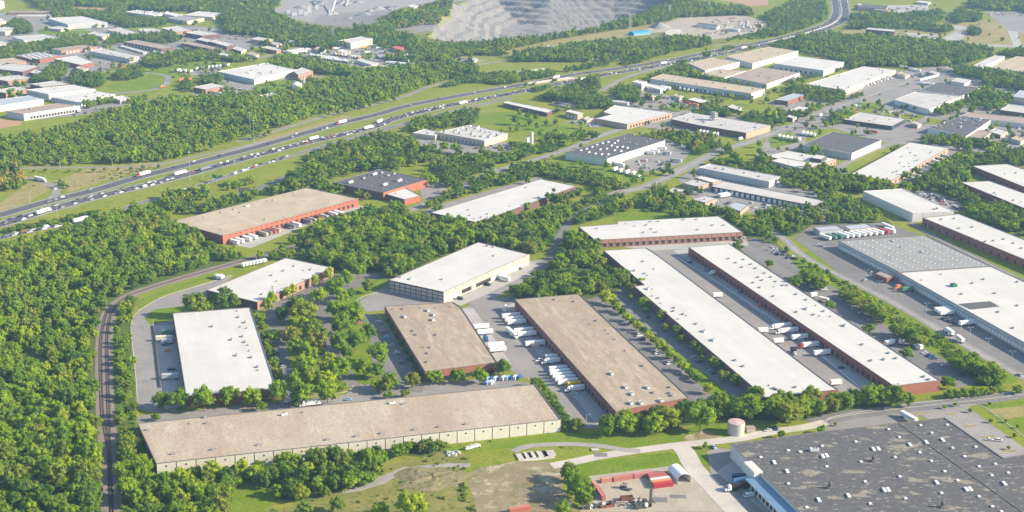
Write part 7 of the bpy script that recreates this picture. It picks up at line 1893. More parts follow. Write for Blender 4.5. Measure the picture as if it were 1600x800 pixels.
# ---- woods: outlines of the canopy in the photograph, level with mid crown
WOODS = [
 ([(1062, 640), (1150, 620), (1310, 618), (1400, 612), (1432, 622), (1425, 636), (1290, 648), (1200, 648), (1120, 644), (1080, 655)], 8, 12, 'bbbbd', 'in the belt by the asphalt street'),
 ([(935, 645), (1000, 650), (1062, 640), (1080, 655), (1000, 664), (942, 668)], 8.5, 12, 'bbbd', 'in the belt before the long tan roof'),
 ([(1248, 404), (1275, 404), (1302, 430), (1298, 450), (1262, 434)], 5.6, 7, 'bbd', 'on the bank of the side street'),
 ([(1314, 445), (1340, 450), (1390, 484), (1388, 506), (1355, 490), (1322, 464)], 5.6, 7, 'bbd', 'on the bank of the side street'),
 ([(1400, 512), (1430, 506), (1448, 530), (1430, 542)], 5.6, 7, 'bbd', 'on the bank of the side street'),
 ([(1478, 562), (1500, 550), (1562, 580), (1570, 600), (1500, 592)], 5.6, 7, 'bbd', 'on the bank of the side street'),
 # outline, spacing, mean height, kinds, id
 ([(-40, 400), (60, 376), (110, 352), (160, 340), (215, 318), (262, 330), (275, 350), (345, 385), (395, 398), (300, 424), (225, 445), (192, 458), (165, 478), (150, 505), (148, 560), (152, 640), (158, 700), (160, 800), (160, 860), (-60, 860)], 7.9, 11.5, 'bbbbbbbbbbbd', 'in the dense wood left of the railway'),
 ([(183, 478), (200, 462), (216, 456), (205, 480), (203, 520), (206, 560), (210, 600), (212, 640), (214, 700), (222, 730), (190, 740), (181, 690), (178, 640), (177, 580), (176, 520)], 6.4, 8.5, 'bbbbd', 'in the strip between railway and service drive'),
 ([(188, 740), (232, 726), (250, 746), (330, 736), (420, 724), (520, 709), (610, 696), (640, 696), (600, 712), (590, 745), (530, 760), (470, 775), (440, 770), (400, 742), (362, 758), (350, 800), (340, 840), (185, 840)], 7.6, 10.5, 'bbbbbbd', 'in the wood before the pale panel warehouse'),
 ([(640, 686), (690, 690), (700, 700), (660, 705), (610, 700)], 4.5, 6, 'bbd', 'at the end of the wood by the pale panels'),
 ([(385, 398), (440, 378), (480, 360), (530, 340), (572, 322), (640, 330), (680, 345), (740, 352), (800, 336), (850, 330), (895, 338), (880, 358), (862, 368), (850, 384), (826, 390), (748, 372), (680, 398), (606, 434), (580, 452), (545, 425), (521, 412), (450, 397)], 8.6, 12, 'bbbbbbbbd', 'in the middle wood behind the cream dock warehouse'),
 ([(700, 368), (752, 366), (792, 346), (905, 308), (960, 300), (1000, 320), (955, 332), (905, 345), (860, 345), (800, 372), (740, 374)], 9, 10, 'bbbdd', 'in the trees before the white roof by the gray lane'),
 ([(790, 466), (815, 440), (860, 420), (862, 400), (895, 400), (905, 380), (930, 392), (962, 420), (992, 446), (975, 470), (935, 470), (905, 458), (806, 466)], 8.8, 12, 'bbbdd', 'in the grove above the long tan roof'),
 ([(865, 385), (890, 365), (905, 370), (930, 380), (945, 400), (915, 405), (880, 398)], 9, 11, 'bbd', 'on the green by the pink brick hall'),
 ([(830, 425), (850, 410), (870, 395), (880, 400), (850, 430)], 8, 10, 'bd', 'on the green by the cream hall'),
 ([(1165, 372), (1162, 352), (1200, 322), (1255, 318), (1300, 300), (1330, 305), (1345, 320), (1385, 335), (1410, 358), (1392, 350), (1330, 344), (1280, 350), (1235, 362), (1200, 374)], 7.2, 12, 'bbbbbd', 'in the wood above the trailer lot'),
 ([(1050, 335), (1080, 318), (1130, 328), (1170, 340), (1165, 360), (1130, 335)], 7.5, 11, 'bbd', 'in the trees below the workshop yard'),
 ([(1160, 366), (1210, 370), (1245, 400), (1215, 400), (1185, 385)], 8, 11, 'bdd', 'beside the end of the very long dock roof'),
 ([(1175, 262), (1190, 240), (1210, 255), (1260, 265), (1310, 262), (1310, 300), (1290, 306), (1200, 278)], 8, 10, 'bbd', 'behind the office wings'),
 ([(1302, 262), (1320, 255), (1315, 276), (1330, 274), (1390, 286), (1400, 296), (1340, 296), (1305, 290)], 8, 10, 'bbd', 'before the white slab roof'),
 ([(1400, 296), (1440, 270), (1480, 246), (1512, 236), (1560, 238), (1555, 252), (1518, 256), (1512, 280), (1500, 284), (1500, 300), (1460, 292), (1420, 300)], 8, 11, 'bbd', 'between white slab roof and stepped roofs'),
 ([(1462, 300), (1500, 292), (1530, 310), (1525, 325), (1490, 320)], 9, 10, 'bd', 'between the stepped roofs'),
 ([(1510, 325), (1560, 315), (1600, 335), (1610, 365), (1560, 350), (1515, 340)], 9, 11, 'bbd', 'behind the brick roof at the picture edge'),
 ([(1560, 235), (1600, 225), (1620, 250), (1580, 258)], 9, 10, 'bd', 'at the cross street end'),
 ([(1425, 222), (1450, 212), (1520, 218), (1575, 225), (1570, 236), (1500, 230)], 8.5, 9, 'bd', 'along the cross street'),
 ([(1000, 215), (1030, 205), (1060, 205), (1100, 212), (1145, 225), (1142, 236), (1110, 240), (1060, 228), (1010, 218)], 8.5, 10, 'bbdp', 'on the rise behind the factory lot'),
 ([(1112, 254), (1140, 246), (1190, 256), (1235, 268), (1235, 276), (1190, 266)], 8, 7, 'bd', 'behind the long gray metal wall'),
 ([(840, 250), (885, 262), (930, 272), (960, 280), (985, 292), (950, 296), (900, 280), (840, 270), (800, 275), (800, 262)], 10, 8, 'bdd', 'along the lawn of the charcoal roof factory'),
 ([(935, 285), (970, 282), (975, 310), (960, 325), (930, 312)], 9, 14, 'bbd', 'in the big clump at the avenue head'),
 ([(1000, 300), (1025, 290), (1065, 305), (1070, 322), (1030, 325), (1005, 318)], 8.5, 11, 'bbd', 'at the avenue head by the gray blocks'),
 ([(470, 245), (520, 225), (580, 205), (640, 215), (675, 225), (680, 245), (640, 250), (610, 262), (590, 258), (540, 268), (500, 280), (470, 268)], 10.5, 12, 'bbdd', 'between frontage road and charcoal roof brick hall'),
 ([(445, 275), (490, 262), (515, 268), (500, 295), (450, 298)], 13, 12, 'bdd', 'along the frontage road'),
 ([(395, 300), (440, 285), (455, 300), (520, 300), (540, 315), (500, 300), (440, 298)], 13, 10, 'bd', 'behind the sand roof hall'),
 ([(690, 270), (700, 240), (760, 250), (780, 270), (745, 285), (715, 300), (700, 292)], 11, 12, 'bdd', 'around the lawn of the charcoal roof brick hall'),
 ([(665, 320), (690, 300), (720, 300), (760, 285), (800, 272), (840, 266), (840, 274), (770, 294), (700, 318), (680, 330)], 10, 10, 'bdd', 'along the lane behind the white roof'),
 ([(630, 200), (650, 185), (700, 180), (745, 170), (745, 190), (690, 196), (660, 205)], 11, 10, 'bd', 'above the white laboratory'),
 ([(720, 250), (745, 240), (800, 238), (830, 245), (800, 254), (760, 252)], 13, 8, 'bd', 'around the laboratory lots'),
 # highway woods
 ([(-30, 255), (0, 222), (40, 205), (95, 196), (140, 182), (205, 165), (262, 154), (300, 152), (350, 150), (400, 142), (430, 146), (480, 130), (545, 122), (560, 110), (630, 105), (700, 96), (740, 98), (750, 112), (700, 122), (664, 134), (630, 148), (590, 160), (520, 175), (450, 195), (400, 212), (350, 218), (320, 232), (260, 244), (190, 250), (100, 252), (50, 252), (0, 268)], 9.8, 12.5, 'bbbbbbbd', 'in the wood beyond the highway'),
 ([(-20, 262), (20, 252), (40, 268), (38, 285), (20, 292), (-20, 294)], 8, 10, 'dpp', 'inside the exit loop'),
 ([(250, 305), (320, 296), (330, 310), (400, 296), (398, 304), (330, 330), (270, 330)], 8, 10, 'bbd', 'below the ramp'),
 ([(0, 358), (60, 348), (120, 335), (160, 328), (150, 332), (60, 356), (0, 366)], 7, 4, 'bd', 'in the scrub between ramp and highway'),
 ([(345, 288), (400, 276), (398, 285), (350, 296)], 11, 5, 'b', 'by the frontage billboard'),
 ([(720, 118), (800, 112), (870, 110), (880, 116), (860, 120), (800, 130), (740, 126), (690, 134), (700, 128)], 10, 9, 'bbd', 'in the ramp triangle'),
 ([(820, 132), (870, 124), (875, 134), (835, 142)], 10, 8, 'bd', 'on the median by the flyover'),
 ([(845, 150), (880, 138), (905, 125), (935, 118), (938, 132), (930, 145), (945, 152), (960, 165), (915, 165), (880, 155)], 9.5, 13, 'bdd', 'round the flyover abutment'),
 ([(960, 150), (965, 134), (985, 132), (1000, 142), (995, 160), (975, 158)], 10, 11, 'bdd', 'by the white office block'),
 ([(880, 110), (920, 98), (960, 92), (950, 100), (910, 106)], 12, 9, 'dd', 'in the line inside the ramp'),
 ([(968, 96), (1000, 92), (1002, 96), (972, 100)], 12, 8, 'd', 'in the clump inside the ramp'),
 # far woods
 ([(800, 92), (800, 78), (850, 72), (880, 66), (960, 60), (984, 60), (1015, 60), (1060, 58), (1105, 60), (1115, 66), (1060, 76), (1000, 92), (880, 92)], 11, 14, 'bbbddd', 'between highway and power line'),
 ([(780, 80), (770, 64), (850, 58), (925, 44), (985, 30), (1040, 10), (1080, 2), (1160, 8), (1180, 20), (1120, 22), (1060, 28), (1000, 40), (920, 52), (860, 64), (800, 80)], 11.5, 14, 'bbbddp', 'along the quarry rim'),
 ([(985, 12), (990, -6), (1090, -6), (1080, 4), (1040, 12), (1010, 22)], 13, 14, 'dddp', 'on the far side of the quarry'),
 ([(600, 92), (640, 78), (660, 66), (690, 68), (800, 64), (800, 84), (740, 82), (680, 94)], 10.5, 11, 'bbdd', 'below the quarry cut'),
 ([(400, 55), (420, 40), (470, 36), (540, 45), (600, 40), (620, 50), (668, 62), (650, 72), (600, 72), (560, 55), (520, 66), (480, 62), (440, 60)], 11, 14, 'dddb', 'below the quarry works'),
 ([(560, 50), (600, 36), (650, 18), (672, 4), (700, 8), (722, 26), (716, 46), (695, 40), (660, 40), (615, 44), (600, 60)], 10, 10, 'bbdp', 'on the quarry spur'),
 ([(50, 2), (50, -8), (440, -8), (432, 10), (440, 25), (470, 36), (400, 50), (350, 48), (350, 30), (330, 22), (290, 14), (200, 12), (180, 22), (165, 10), (110, 8), (80, 20)], 12, 15, 'ddddb', 'in the far upper forest'),
 ([(80, 22), (110, 14), (170, 19), (195, 14), (200, 28), (250, 28), (260, 36), (200, 40), (170, 32), (130, 24), (85, 28)], 11, 11, 'ddb', 'below the bare red field'),
 ([(352, 32), (400, 52), (430, 56), (420, 44), (360, 22)], 11, 14, 'dd', 'at the far forest edge'),
 ([(0, 88), (0, 70), (30, 64), (60, 66), (100, 58), (150, 56), (150, 70), (75, 76), (24, 86)], 10, 11, 'bdd', 'in the long tree line of the works'),
 ([(8, 44), (20, 30), (45, 36), (50, 48), (30, 50)], 12, 12, 'dd', 'round the beige block'),
 ([(162, 68), (180, 52), (200, 56), (230, 52), (270, 50), (285, 60), (260, 66), (215, 60), (195, 62)], 11, 12, 'dd', 'in the grove of the works street'),
 ([(220, 100), (232, 86), (262, 84), (290, 78), (350, 80), (400, 92), (370, 94), (330, 90), (290, 94), (250, 104)], 11, 10, 'bdd', 'on the rise below the works street'),
 ([(40, 124), (62, 118), (78, 100), (100, 96), (104, 112), (80, 126), (60, 126)], 11, 12, 'dd', 'beside the skylight roof'),
 ([(108, 130), (110, 115), (140, 112), (165, 122), (160, 132), (130, 132)], 10, 12, 'dd', 'in the grove behind the tall white hall'),
 ([(180, 118), (200, 104), (228, 108), (220, 118), (190, 122)], 12, 11, 'dd', 'by the works yard'),
 ([(125, 160), (138, 148), (175, 148), (180, 155), (140, 165)], 9, 11, 'b', 'in front of the white complex'),
 ([(196, 152), (230, 148), (235, 156), (200, 160)], 9, 7, 'b', 'beside the works road'),
 ([(310, 126), (315, 118), (345, 118), (345, 128), (325, 130)], 10, 10, 'dd', 'next to the largest white hall'),
 ([(280, 138), (290, 126), (300, 128), (296, 140)], 10, 10, 'd', 'by the yellow machines'),
 ([(420, 104), (430, 84), (465, 84), (480, 92), (520, 102), (560, 110), (560, 118), (500, 110), (440, 105)], 10, 13, 'bbd', 'beside the crowded yard'),
 ([(478, 138), (480, 124), (500, 126), (500, 138)], 10, 11, 'b', 'by the water tower'),
 ([(400, 68), (420, 56), (520, 62), (520, 72), (440, 68)], 14, 11, 'd', 'along the far street'),
 ([(690, 94), (680, 80), (740, 80), (700, 92)], 12, 9, 'b', 'by the far field'),
 ([(1210, 62), (1240, 52), (1300, 48), (1330, 55), (1400, 58), (1470, 64), (1540, 74), (1555, 82), (1500, 98), (1440, 100), (1352, 100), (1325, 106), (1320, 95), (1250, 78), (1248, 72), (1200, 70)], 9, 13, 'bbbbdd', 'in the dense wood at the upper right'),
 ([(1180, 50), (1200, 20), (1240, 2), (1285, -6), (1292, 10), (1290, 30), (1260, 42), (1215, 54), (1190, 54)], 11, 13, 'bddd', 'inside the far bend'),
 ([(1325, 42), (1330, 24), (1400, 22), (1470, 18), (1470, 30), (1440, 36), (1488, 42), (1480, 48), (1420, 42)], 11, 13, 'dddb', 'in the far wood line'),
 ([(1488, 30), (1494, 15), (1506, 15), (1510, 20), (1535, 22), (1532, 30), (1508, 30), (1500, 34)], 9, 14, 'dd', 'in the clump on the far field'),
 ([(1512, 48), (1518, 40), (1532, 48), (1528, 54)], 11, 12, 'dd', 'in the small clump on the far field'),
 ([(1510, 8), (1530, -6), (1640, -6), (1640, 18), (1560, 15), (1530, 10)], 13, 14, 'dddb', 'in the top corner wood'),
 ([(1490, 108), (1500, 104), (1560, 112), (1620, 118), (1640, 140), (1600, 142), (1580, 132), (1540, 130), (1530, 118), (1500, 116)], 9, 13, 'ddb', 'below the far corner hall'),
 ([(1560, 84), (1590, 76), (1620, 80), (1620, 90), (1590, 86)], 12, 12, 'dd', 'above the far corner hall'),
 ([(1452, 174), (1500, 152), (1532, 140), (1545, 132), (1560, 145), (1580, 150), (1575, 168), (1530, 168), (1510, 162), (1480, 176)], 8.5, 11, 'bbd', 'between the gray roofs and brown lane'),
 ([(1238, 150), (1240, 130), (1262, 134), (1310, 144), (1325, 148), (1320, 158), (1280, 155), (1258, 145)], 8.5, 11, 'bdd', 'in the dark line before the broad white slab'),
 ([(1260, 170), (1275, 160), (1300, 158), (1310, 165), (1280, 175)], 10, 9, 'b', 'by the avenue'),
 ([(1330, 150), (1345, 144), (1350, 150), (1340, 156)], 11, 8, 'd', 'at the avenue kerb'),
 ([(1010, 122), (1040, 108), (1070, 100), (1080, 110), (1130, 124), (1130, 128), (1080, 118)], 9.5, 10, 'bbd', 'behind the long sand roof'),
 ([(1095, 178), (1095, 166), (1140, 172), (1145, 180)], 10, 11, 'dd', 'above the gray roof factory'),
 ([(1160, 190), (1170, 170), (1190, 180), (1225, 172), (1225, 195), (1200, 198)], 10, 11, 'dd', 'at the end of the gray roof factory'),
 ([(1230, 182), (1236, 172), (1265, 174), (1262, 180)], 10, 9, 'dd', 'before the low white block'),
 ([(1300, 176), (1320, 164), (1330, 172), (1325, 190), (1300, 192)], 10, 8, 'b', 'beside the scrap yard'),
 ([(1202, 122), (1250, 118), (1330, 102), (1300, 112), (1285, 118), (1215, 130)], 14, 6, 'd', 'between the white halls'),
 ([(1180, 74), (1140, 80), (1065, 97), (1060, 92), (1130, 76), (1175, 68)], 10, 10, 'bd', 'beside the ramp road'),
 ([(1140, 62), (1150, 52), (1200, 50), (1200, 58)], 12, 6, 'b', 'on the far verge'),
 ([(700, 188), (715, 172), (735, 178), (735, 192)], 11, 10, 'bd', 'on the meadow corner'),
 ([(855, 222), (865, 200), (885, 215), (930, 205), (935, 212), (890, 226), (868, 226)], 10, 9, 'bbd', 'along the meadow foot'),
 ([(800, 220), (830, 226), (870, 225), (880, 232), (830, 240), (800, 246)], 12, 5, 'bd', 'below the meadow'),
]
KM = {'b': 'broad', 'd': 'dark', 'p': 'pine'}
cand = []
for wi, (px, sp_, hm, kinds, where) in enumerate(WOODS):
 if 9 <= sp_ < 12.4:
  sp_, hm = 8.0, hm * 0.9
 poly = [P(x, y, hm * 0.5) for x, y in px]
 xs, ys = [p[0] for p in poly], [p[1] for p in poly]
 y = min(ys)
 row = 0
 while y < max(ys):
  x = min(xs) + (sp_ / 2 if row % 2 else 0)
  while x < max(xs):
   jx, jy = x + rnd.uniform(-.42, .42) * sp_, y + rnd.uniform(-.42, .42) * sp_
   if inpoly(jx, jy, poly) and not blocked(jx, jy) and rnd.random() < 0.95:
    k = KM[rnd.choice(kinds)]
    s = rnd.choice((0.6, 0.75, 0.9, 1.0, 1.1, 1.25, 1.4)) * rnd.uniform(0.9, 1.1)
    v = wob(0.7 * jx, 0.7 * jy)
    if v > 0.4 and sp_ < 10:
     s *= 0.62
     if rnd.random() < 0.25:
      x += sp_
      continue
    elif v < -0.5 and k == 'broad' and rnd.random() < 0.5:
     k = 'dark'
    h = hm * (0.35 + 0.65 * s) * rnd.uniform(0.9, 1.12)
    r = sp_ * 0.70 * (0.45 + 0.55 * s) * rnd.uniform(0.85, 1.15)
    if k == 'pine':
     r *= 0.92
     h *= 1.02
    z = height(jx, jy)
    a, b_, zc = proj(jx, jy, z + h * 0.6)
    if -60 < a < 1660 and -40 < b_ < 850:
     cand.append((zc / r, jx, jy, z, r, h, k, where, a, b_))
   x += sp_
  y += sp_ * 0.88
  row += 1
# lone trees along roads and lots (crown centre, width)
LONE = Z(0, 200, 4, [(210, 265, 20), (280, 262, 22), (352, 266, 18), (430, 266, 22), (502, 260, 22), (582, 260, 28), (657, 257, 28), (742, 255, 22), (820, 250, 26), (893, 240, 26), (935, 245, 22), (990, 236, 24), (820, 272, 22), (880, 258, 22), (760, 282, 24), (655, 305, 20), (375, 328, 24), (380, 350, 40), (420, 360, 26), (400, 345, 30)]) \
 + Z(400, 200, 4, [(860, 245, 36), (1100, 185, 36), (1095, 215, 34), (1155, 200, 60), (1220, 175, 46), (1175, 105, 60), (1250, 115, 70), (1415, 130, 56), (1525, 125, 44), (960, 210, 44), (1215, 245, 40), (1460, 235, 60), (230, 345, 84), (290, 320, 66), (390, 325, 56), (440, 345, 46), (370, 260, 74), (430, 260, 66), (525, 200, 60), (640, 220, 60), (640, 400, 50), (690, 420, 46), (520, 370, 60), (470, 365, 50), (885, 465, 46), (1110, 330, 60), (1045, 310, 60), (1480, 280, 40)]) \
 + Z(800, 200, 4, [(228, 35, 26), (437, 222, 40), (520, 40, 54), (430, 20, 60), (590, 200, 40), (1390, 170, 56), (990, 265, 50), (760, 325, 44), (725, 355, 36), (450, 295, 50), (515, 325, 44), (770, 445, 40), (835, 455, 60), (1145, 485, 56), (1200, 505, 56), (1255, 500, 60), (1310, 520, 60), (1370, 530, 60), (1070, 530, 46), (260, 425, 90), (325, 425, 50), (370, 410, 50), (405, 400, 50), (435, 385, 40), (350, 460, 60), (460, 450, 60), (100, 490, 50), (1410, 730, 70), (1100, 395, 50), (1170, 385, 50), (945, 265, 40), (880, 275, 40)]) \
 + Z(1200, 200, 4, [(620, 20, 40), (300, 130, 70), (780, 135, 36), (930, 260, 50), (870, 290, 56), (865, 355, 70), (1220, 200, 50)]) \
 + Z(800, 100, 8, [(380, 400, 80), (440, 390, 70), (560, 400, 100), (680, 380, 90), (560, 570, 80), (690, 540, 70), (840, 520, 90), (930, 500, 50), (1000, 500, 60), (40, 690, 110), (870, 760, 80), (1200, 470, 60), (300, 650, 80), (200, 630, 80), (100, 600, 80)]) \
 + Z(1000, 100, 8, [(830, 570, 110), (950, 590, 100), (1080, 600, 110), (680, 580, 90), (1230, 590, 90), (1410, 600, 80), (1390, 640, 80), (1150, 400, 70), (1280, 405, 60), (1390, 410, 60), (1010, 450, 70), (560, 440, 70), (470, 500, 40), (390, 270, 60), (265, 230, 60), (100, 200, 60), (1120, 205, 70), (1230, 225, 70), (1360, 250, 60), (1460, 245, 60), (1555, 275, 60), (820, 150, 80), (1040, 195, 70), (960, 180, 70), (880, 170, 60), (100, 380, 90), (30, 470, 90), (130, 530, 50), (750, 60, 50), (620, 40, 60)]) \
 + Z(1200, 100, 8, [(920, 290, 120), (230, 300, 60), (180, 320, 50), (390, 590, 90), (490, 610, 80), (290, 610, 70), (560, 770, 50), (130, 600, 120), (60, 640, 140), (870, 650, 90), (1100, 700, 60), (680, 680, 30), (1060, 400, 60), (1110, 395, 60), (1180, 375, 60)]) \
 + Z(1400, 100, 8, [(75, 530, 50), (130, 525, 50), (235, 550, 50), (380, 560, 50), (930, 575, 60), (1145, 605, 40), (1220, 600, 40)]) \
 + Z(0, 100, 8, [(210, 270, 110), (150, 370, 120), (240, 370, 90), (190, 235, 70), (290, 245, 70)]) + Z(400, 0, 8, [(410, 490, 80), (340, 490, 80), (520, 500, 70), (600, 490, 80), (670, 510, 70), (740, 530, 80), (830, 530, 60), (920, 530, 70), (1080, 550, 80), (830, 610, 90), (380, 590, 90), (230, 510, 80), (150, 520, 80), (1430, 700, 80), (270, 440, 70)]) \
 + Z(1000, 0, 8, [(830, 660, 110), (1180, 470, 40), (1100, 490, 60), (1080, 400, 50), (1480, 310, 70)]) + Z(800, 0, 8, [(400, 690, 90), (480, 690, 60), (610, 690, 80), (690, 690, 70), (760, 690, 60), (840, 690, 70)]) + Z(1200, 400, 4, [(10, 40, 50)])
for x, y, d in LONE:
 p = P(x, y, 4.5)
 sc = FPX / proj(p[0], p[1], 4.5)[2]
 r = d / sc / 2 * 1.3
 h = max(1.9 * r, 2.5)
 p = P(x, y, h * 0.55)
 if any(inpoly(p[0], p[1], b_['pts']) for b_ in BLD.values()):
  p = P(x, y + d * 0.1, h * 0.5)
  if any(inpoly(p[0], p[1], b_['pts']) for b_ in BLD.values()):
   continue
 cand.append((proj(p[0], p[1], 4)[2] / r, p[0], p[1], 0.0, r, h, rnd.choice(('broad', 'dark')), 'standing alone beside roads and lots', x, y))
for n_, poly in [(150, [(0, 25), (80, 16), (200, 28), (360, 40), (430, 60), (440, 85), (330, 98), (240, 104), (180, 128), (0, 150)]), (40, [(230, 110), (345, 96), (400, 130), (480, 125), (470, 148), (300, 150)]), (60, [(440, 60), (600, 62), (760, 92), (740, 108), (560, 112), (440, 92)]),
     (150, [(940, 150), (1000, 118), (1120, 115), (1260, 130), (1400, 110), (1500, 105), (1600, 140), (1600, 235), (1420, 215), (1200, 225), (1000, 215)]), (60, [(690, 200), (860, 190), (960, 250), (1100, 260), (1060, 320), (880, 290), (700, 290)]), (40, [(1180, 230), (1330, 235), (1340, 300), (1190, 290)]),
     (40, [(440, 300), (620, 200), (740, 230), (700, 300), (540, 310)]), (40, [(1330, 0), (1600, 0), (1600, 70), (1400, 60)])]:
 xs, ys = [p[0] for p in poly], [p[1] for p in poly]
 i = 0
 for _ in range(n_ * 6):
  x, y = rnd.uniform(min(xs), max(xs)), rnd.uniform(min(ys), max(ys))
  p = P(x, y)
  if i < n_ and inpoly(x, y, poly) and not blocked(*p):
   i += 1
   r = rnd.uniform(2.2, 5.0)
   cand.append((proj(p[0], p[1], 4)[2] / r, p[0], p[1], 0.0, r, 2 * r * rnd.uniform(1, 1.4), rnd.choice(('broad', 'dark')), 'standing alone beside roads and lots', x, y - 3))
cand.sort()
keep = max(60, 310 - LAND)
for c_ in cand[:keep]:
 _, x, y, z, r, h, k, where, a, b_ = c_
 lb = {'broad': 'leafy green tree ', 'dark': 'dark green tree ', 'pine': 'narrow dull green pine '}[k] + where
 tree(x, y, r, h, k, lb, 'trees ' + where, z)
rest = cand[keep:]
# the remaining trees: one mass per kind of tree, many small crowns set on points
def scatter(name, pts, protos):
 """pts: x, y, z, radius, half height, turn, prototype index"""
 me = bpy.data.meshes.new(name)
 me.from_pydata([(p[0], p[1], p[2]) for p in pts], [], [])
 at = me.attributes.new('size', 'FLOAT_VECTOR', 'POINT')
 at.data.foreach_set('vector', [c for p in pts for c in (p[3], p[3], p[4])])
 at = me.attributes.new('turn', 'FLOAT', 'POINT')
 at.data.foreach_set('value', [p[5] for p in pts])
 at = me.attributes.new('pick', 'INT', 'POINT')
 at.data.foreach_set('value', [p[6] for p in pts])
 o = link(name, me)
 col = bpy.data.collections.new(name + '_kinds')
 for i, m in enumerate(protos):
  q = bpy.data.objects.new('%s_kind_%02d' % (name, i), m)
  col.objects.link(q)
 ng = bpy.data.node_groups.new(name, 'GeometryNodeTree')
 ng.interface.new_socket('Geometry', in_out='INPUT', socket_type='NodeSocketGeometry')
 ng.interface.new_socket('Geometry', in_out='OUTPUT', socket_type='NodeSocketGeometry')
 i_, o_ = ng.nodes.new('NodeGroupInput'), ng.nodes.new('NodeGroupOutput')
 ins = ng.nodes.new('GeometryNodeInstanceOnPoints')
 ci = ng.nodes.new('GeometryNodeCollectionInfo')
 ci.inputs[0].default_value = col
 ci.inputs['Separate Children'].default_value = True
 ci.inputs['Reset Children'].default_value = True
 def attr(nm, ty):
  n = ng.nodes.new('GeometryNodeInputNamedAttribute')
  n.data_type = ty
  n.inputs[0].default_value = nm
  return [s for s in n.outputs if s.enabled and s.name == 'Attribute'][0]
 cx_ = ng.nodes.new('ShaderNodeCombineXYZ')
 ng.links.new(attr('turn', 'FLOAT'), cx_.inputs[2])
 ng.links.new(i_.outputs[0], ins.inputs['Points'])
 ng.links.new(ci.outputs[0], ins.inputs['Instance'])
 ins.inputs['Pick Instance'].default_value = True
 ng.links.new(attr('pick', 'INT'), ins.inputs['Instance Index'])
 ng.links.new(cx_.outputs[0], ins.inputs['Rotation'])
 ng.links.new(attr('size', 'FLOAT_VECTOR'), ins.inputs['Scale'])
 ng.links.new(ins.outputs[0], o_.inputs[0])
 md = o.modifiers.new('trees', 'NODES')
 md.node_group = ng
 o['kind'] = 'stuff'
 return o
for kind, nm in (('broad', 'woodland'), ('dark', 'dark_woodland'), ('pine', 'pine_woodland')):
 pr = CROWN[kind] + FARC[kind]
 n0 = len(CROWN[kind])
 pts = []
 for _, x, y, z, r, h, k, where, a, b_ in rest:
  if k != kind:
   continue
  zc = h * 0.52
  idx = rnd.randrange(n0) if b_ > 330 else n0 + rnd.randrange(len(FARC[kind]))
  pts.append((x, y, z + zc, r, h - zc, rnd.uniform(0, 6.28), idx))
 scatter(nm, pts, pr)
# low scrub: rough clumps on open banks and under the wood edges
SCRUB = [([(1262, 420), (1290, 422), (1383, 474), (1470, 527), (1556, 585), (1530, 590), (1446, 537), (1377, 492), (1300, 438)], 0.10, 1.6), ([(430, 800), (520, 768), (600, 728), (690, 705), (735, 712), (722, 745), (745, 810), (430, 810)], 0.0035 * 6, 0.9),
   ([(0, 560), (40, 500), (100, 520), (95, 545), (40, 570)], 0.02, 1.2),
   ([(180, 470), (205, 470), (212, 700), (180, 740)], 0.03, 1.2), ([(-10, 395), (200, 420), (150, 500), (150, 800), (-20, 800)], 0.012, 1.6),
   ([(690, 712), (720, 735), (748, 800), (735, 800), (705, 745), (695, 728)], 0.09, 1.3),
   ([(1095, 700), (1110, 694), (1130, 700), (1105, 716)], 0.02, 0.8), ([(1268, 388), (1390, 448), (1590, 575), (1560, 570), (1380, 460)], 0.035, 1.1), ([(1290, 425), (1480, 545), (1560, 600), (1540, 600), (1470, 552), (1280, 432)], 0.012, 1.0),
   ([(1420, 632), (1600, 612), (1600, 618), (1430, 636)], 0.02, 0.9), ([(0, 360), (150, 332), (150, 336), (0, 368)], 0.02, 1.2), ([(40, 290), (230, 262), (240, 268), (100, 300)], 0.006, 1.1),
   ([(1230, 400), (1245, 396), (1258, 406), (1248, 412)], 0.03, 1.0), ([(690, 686), (830, 672), (880, 668), (880, 674), (760, 690), (700, 700)], 0.03, 0.8), ([(800, 700), (880, 690), (930, 700), (860, 706)], 0.008, 0.7),
   ([(880, 600), (905, 660), (896, 664), (868, 610)], 0.02, 0.9), ([(930, 735), (1000, 722), (1060, 718), (1062, 722), (930, 742)], 0.01, 0.6),
   ([(660, 60), (720, 20), (720, 50), (680, 68)], 0.006, 2.5), ([(780, 84), (1070, 30), (1080, 34), (800, 92)], 0.0012, 2.0), ([(300, 240), (600, 170), (640, 158), (420, 216)], 0.001, 1.5), ([(420, 285), (580, 212), (590, 216), (440, 292)], 0.002, 1.5),
   ([(740, 176), (800, 175), (930, 206), (900, 216), (800, 200)], 0.0008, 1.2), ([(235, 110), (300, 92), (370, 88), (350, 100), (265, 125)], 0.002, 1.6)]
pts = []
nf = len(FARC['broad'])
for px, dens, rr in SCRUB:
 poly = [P(x, y, 0.5) for x, y in px]
 xs, ys = [p[0] for p in poly], [p[1] for p in poly]
 n_ = int((max(xs) - min(xs)) * (max(ys) - min(ys)) * dens)
 for _ in range(min(n_, 2600)):
  x, y = rnd.uniform(min(xs), max(xs)), rnd.uniform(min(ys), max(ys))
  if inpoly(x, y, poly) and not blocked(x, y):
   r = rr * rnd.choice((0.5, 0.7, 1.0, 1.5)) * rnd.uniform(0.8, 1.2)
   pts.append((x, y, height(x, y) + r * 0.35, r, r * rnd.uniform(0.6, 0.95), rnd.uniform(0, 6.28), rnd.randrange(nf + 2)))
scatter('scrub', pts, FARC['broad'] + FARC['dark'])
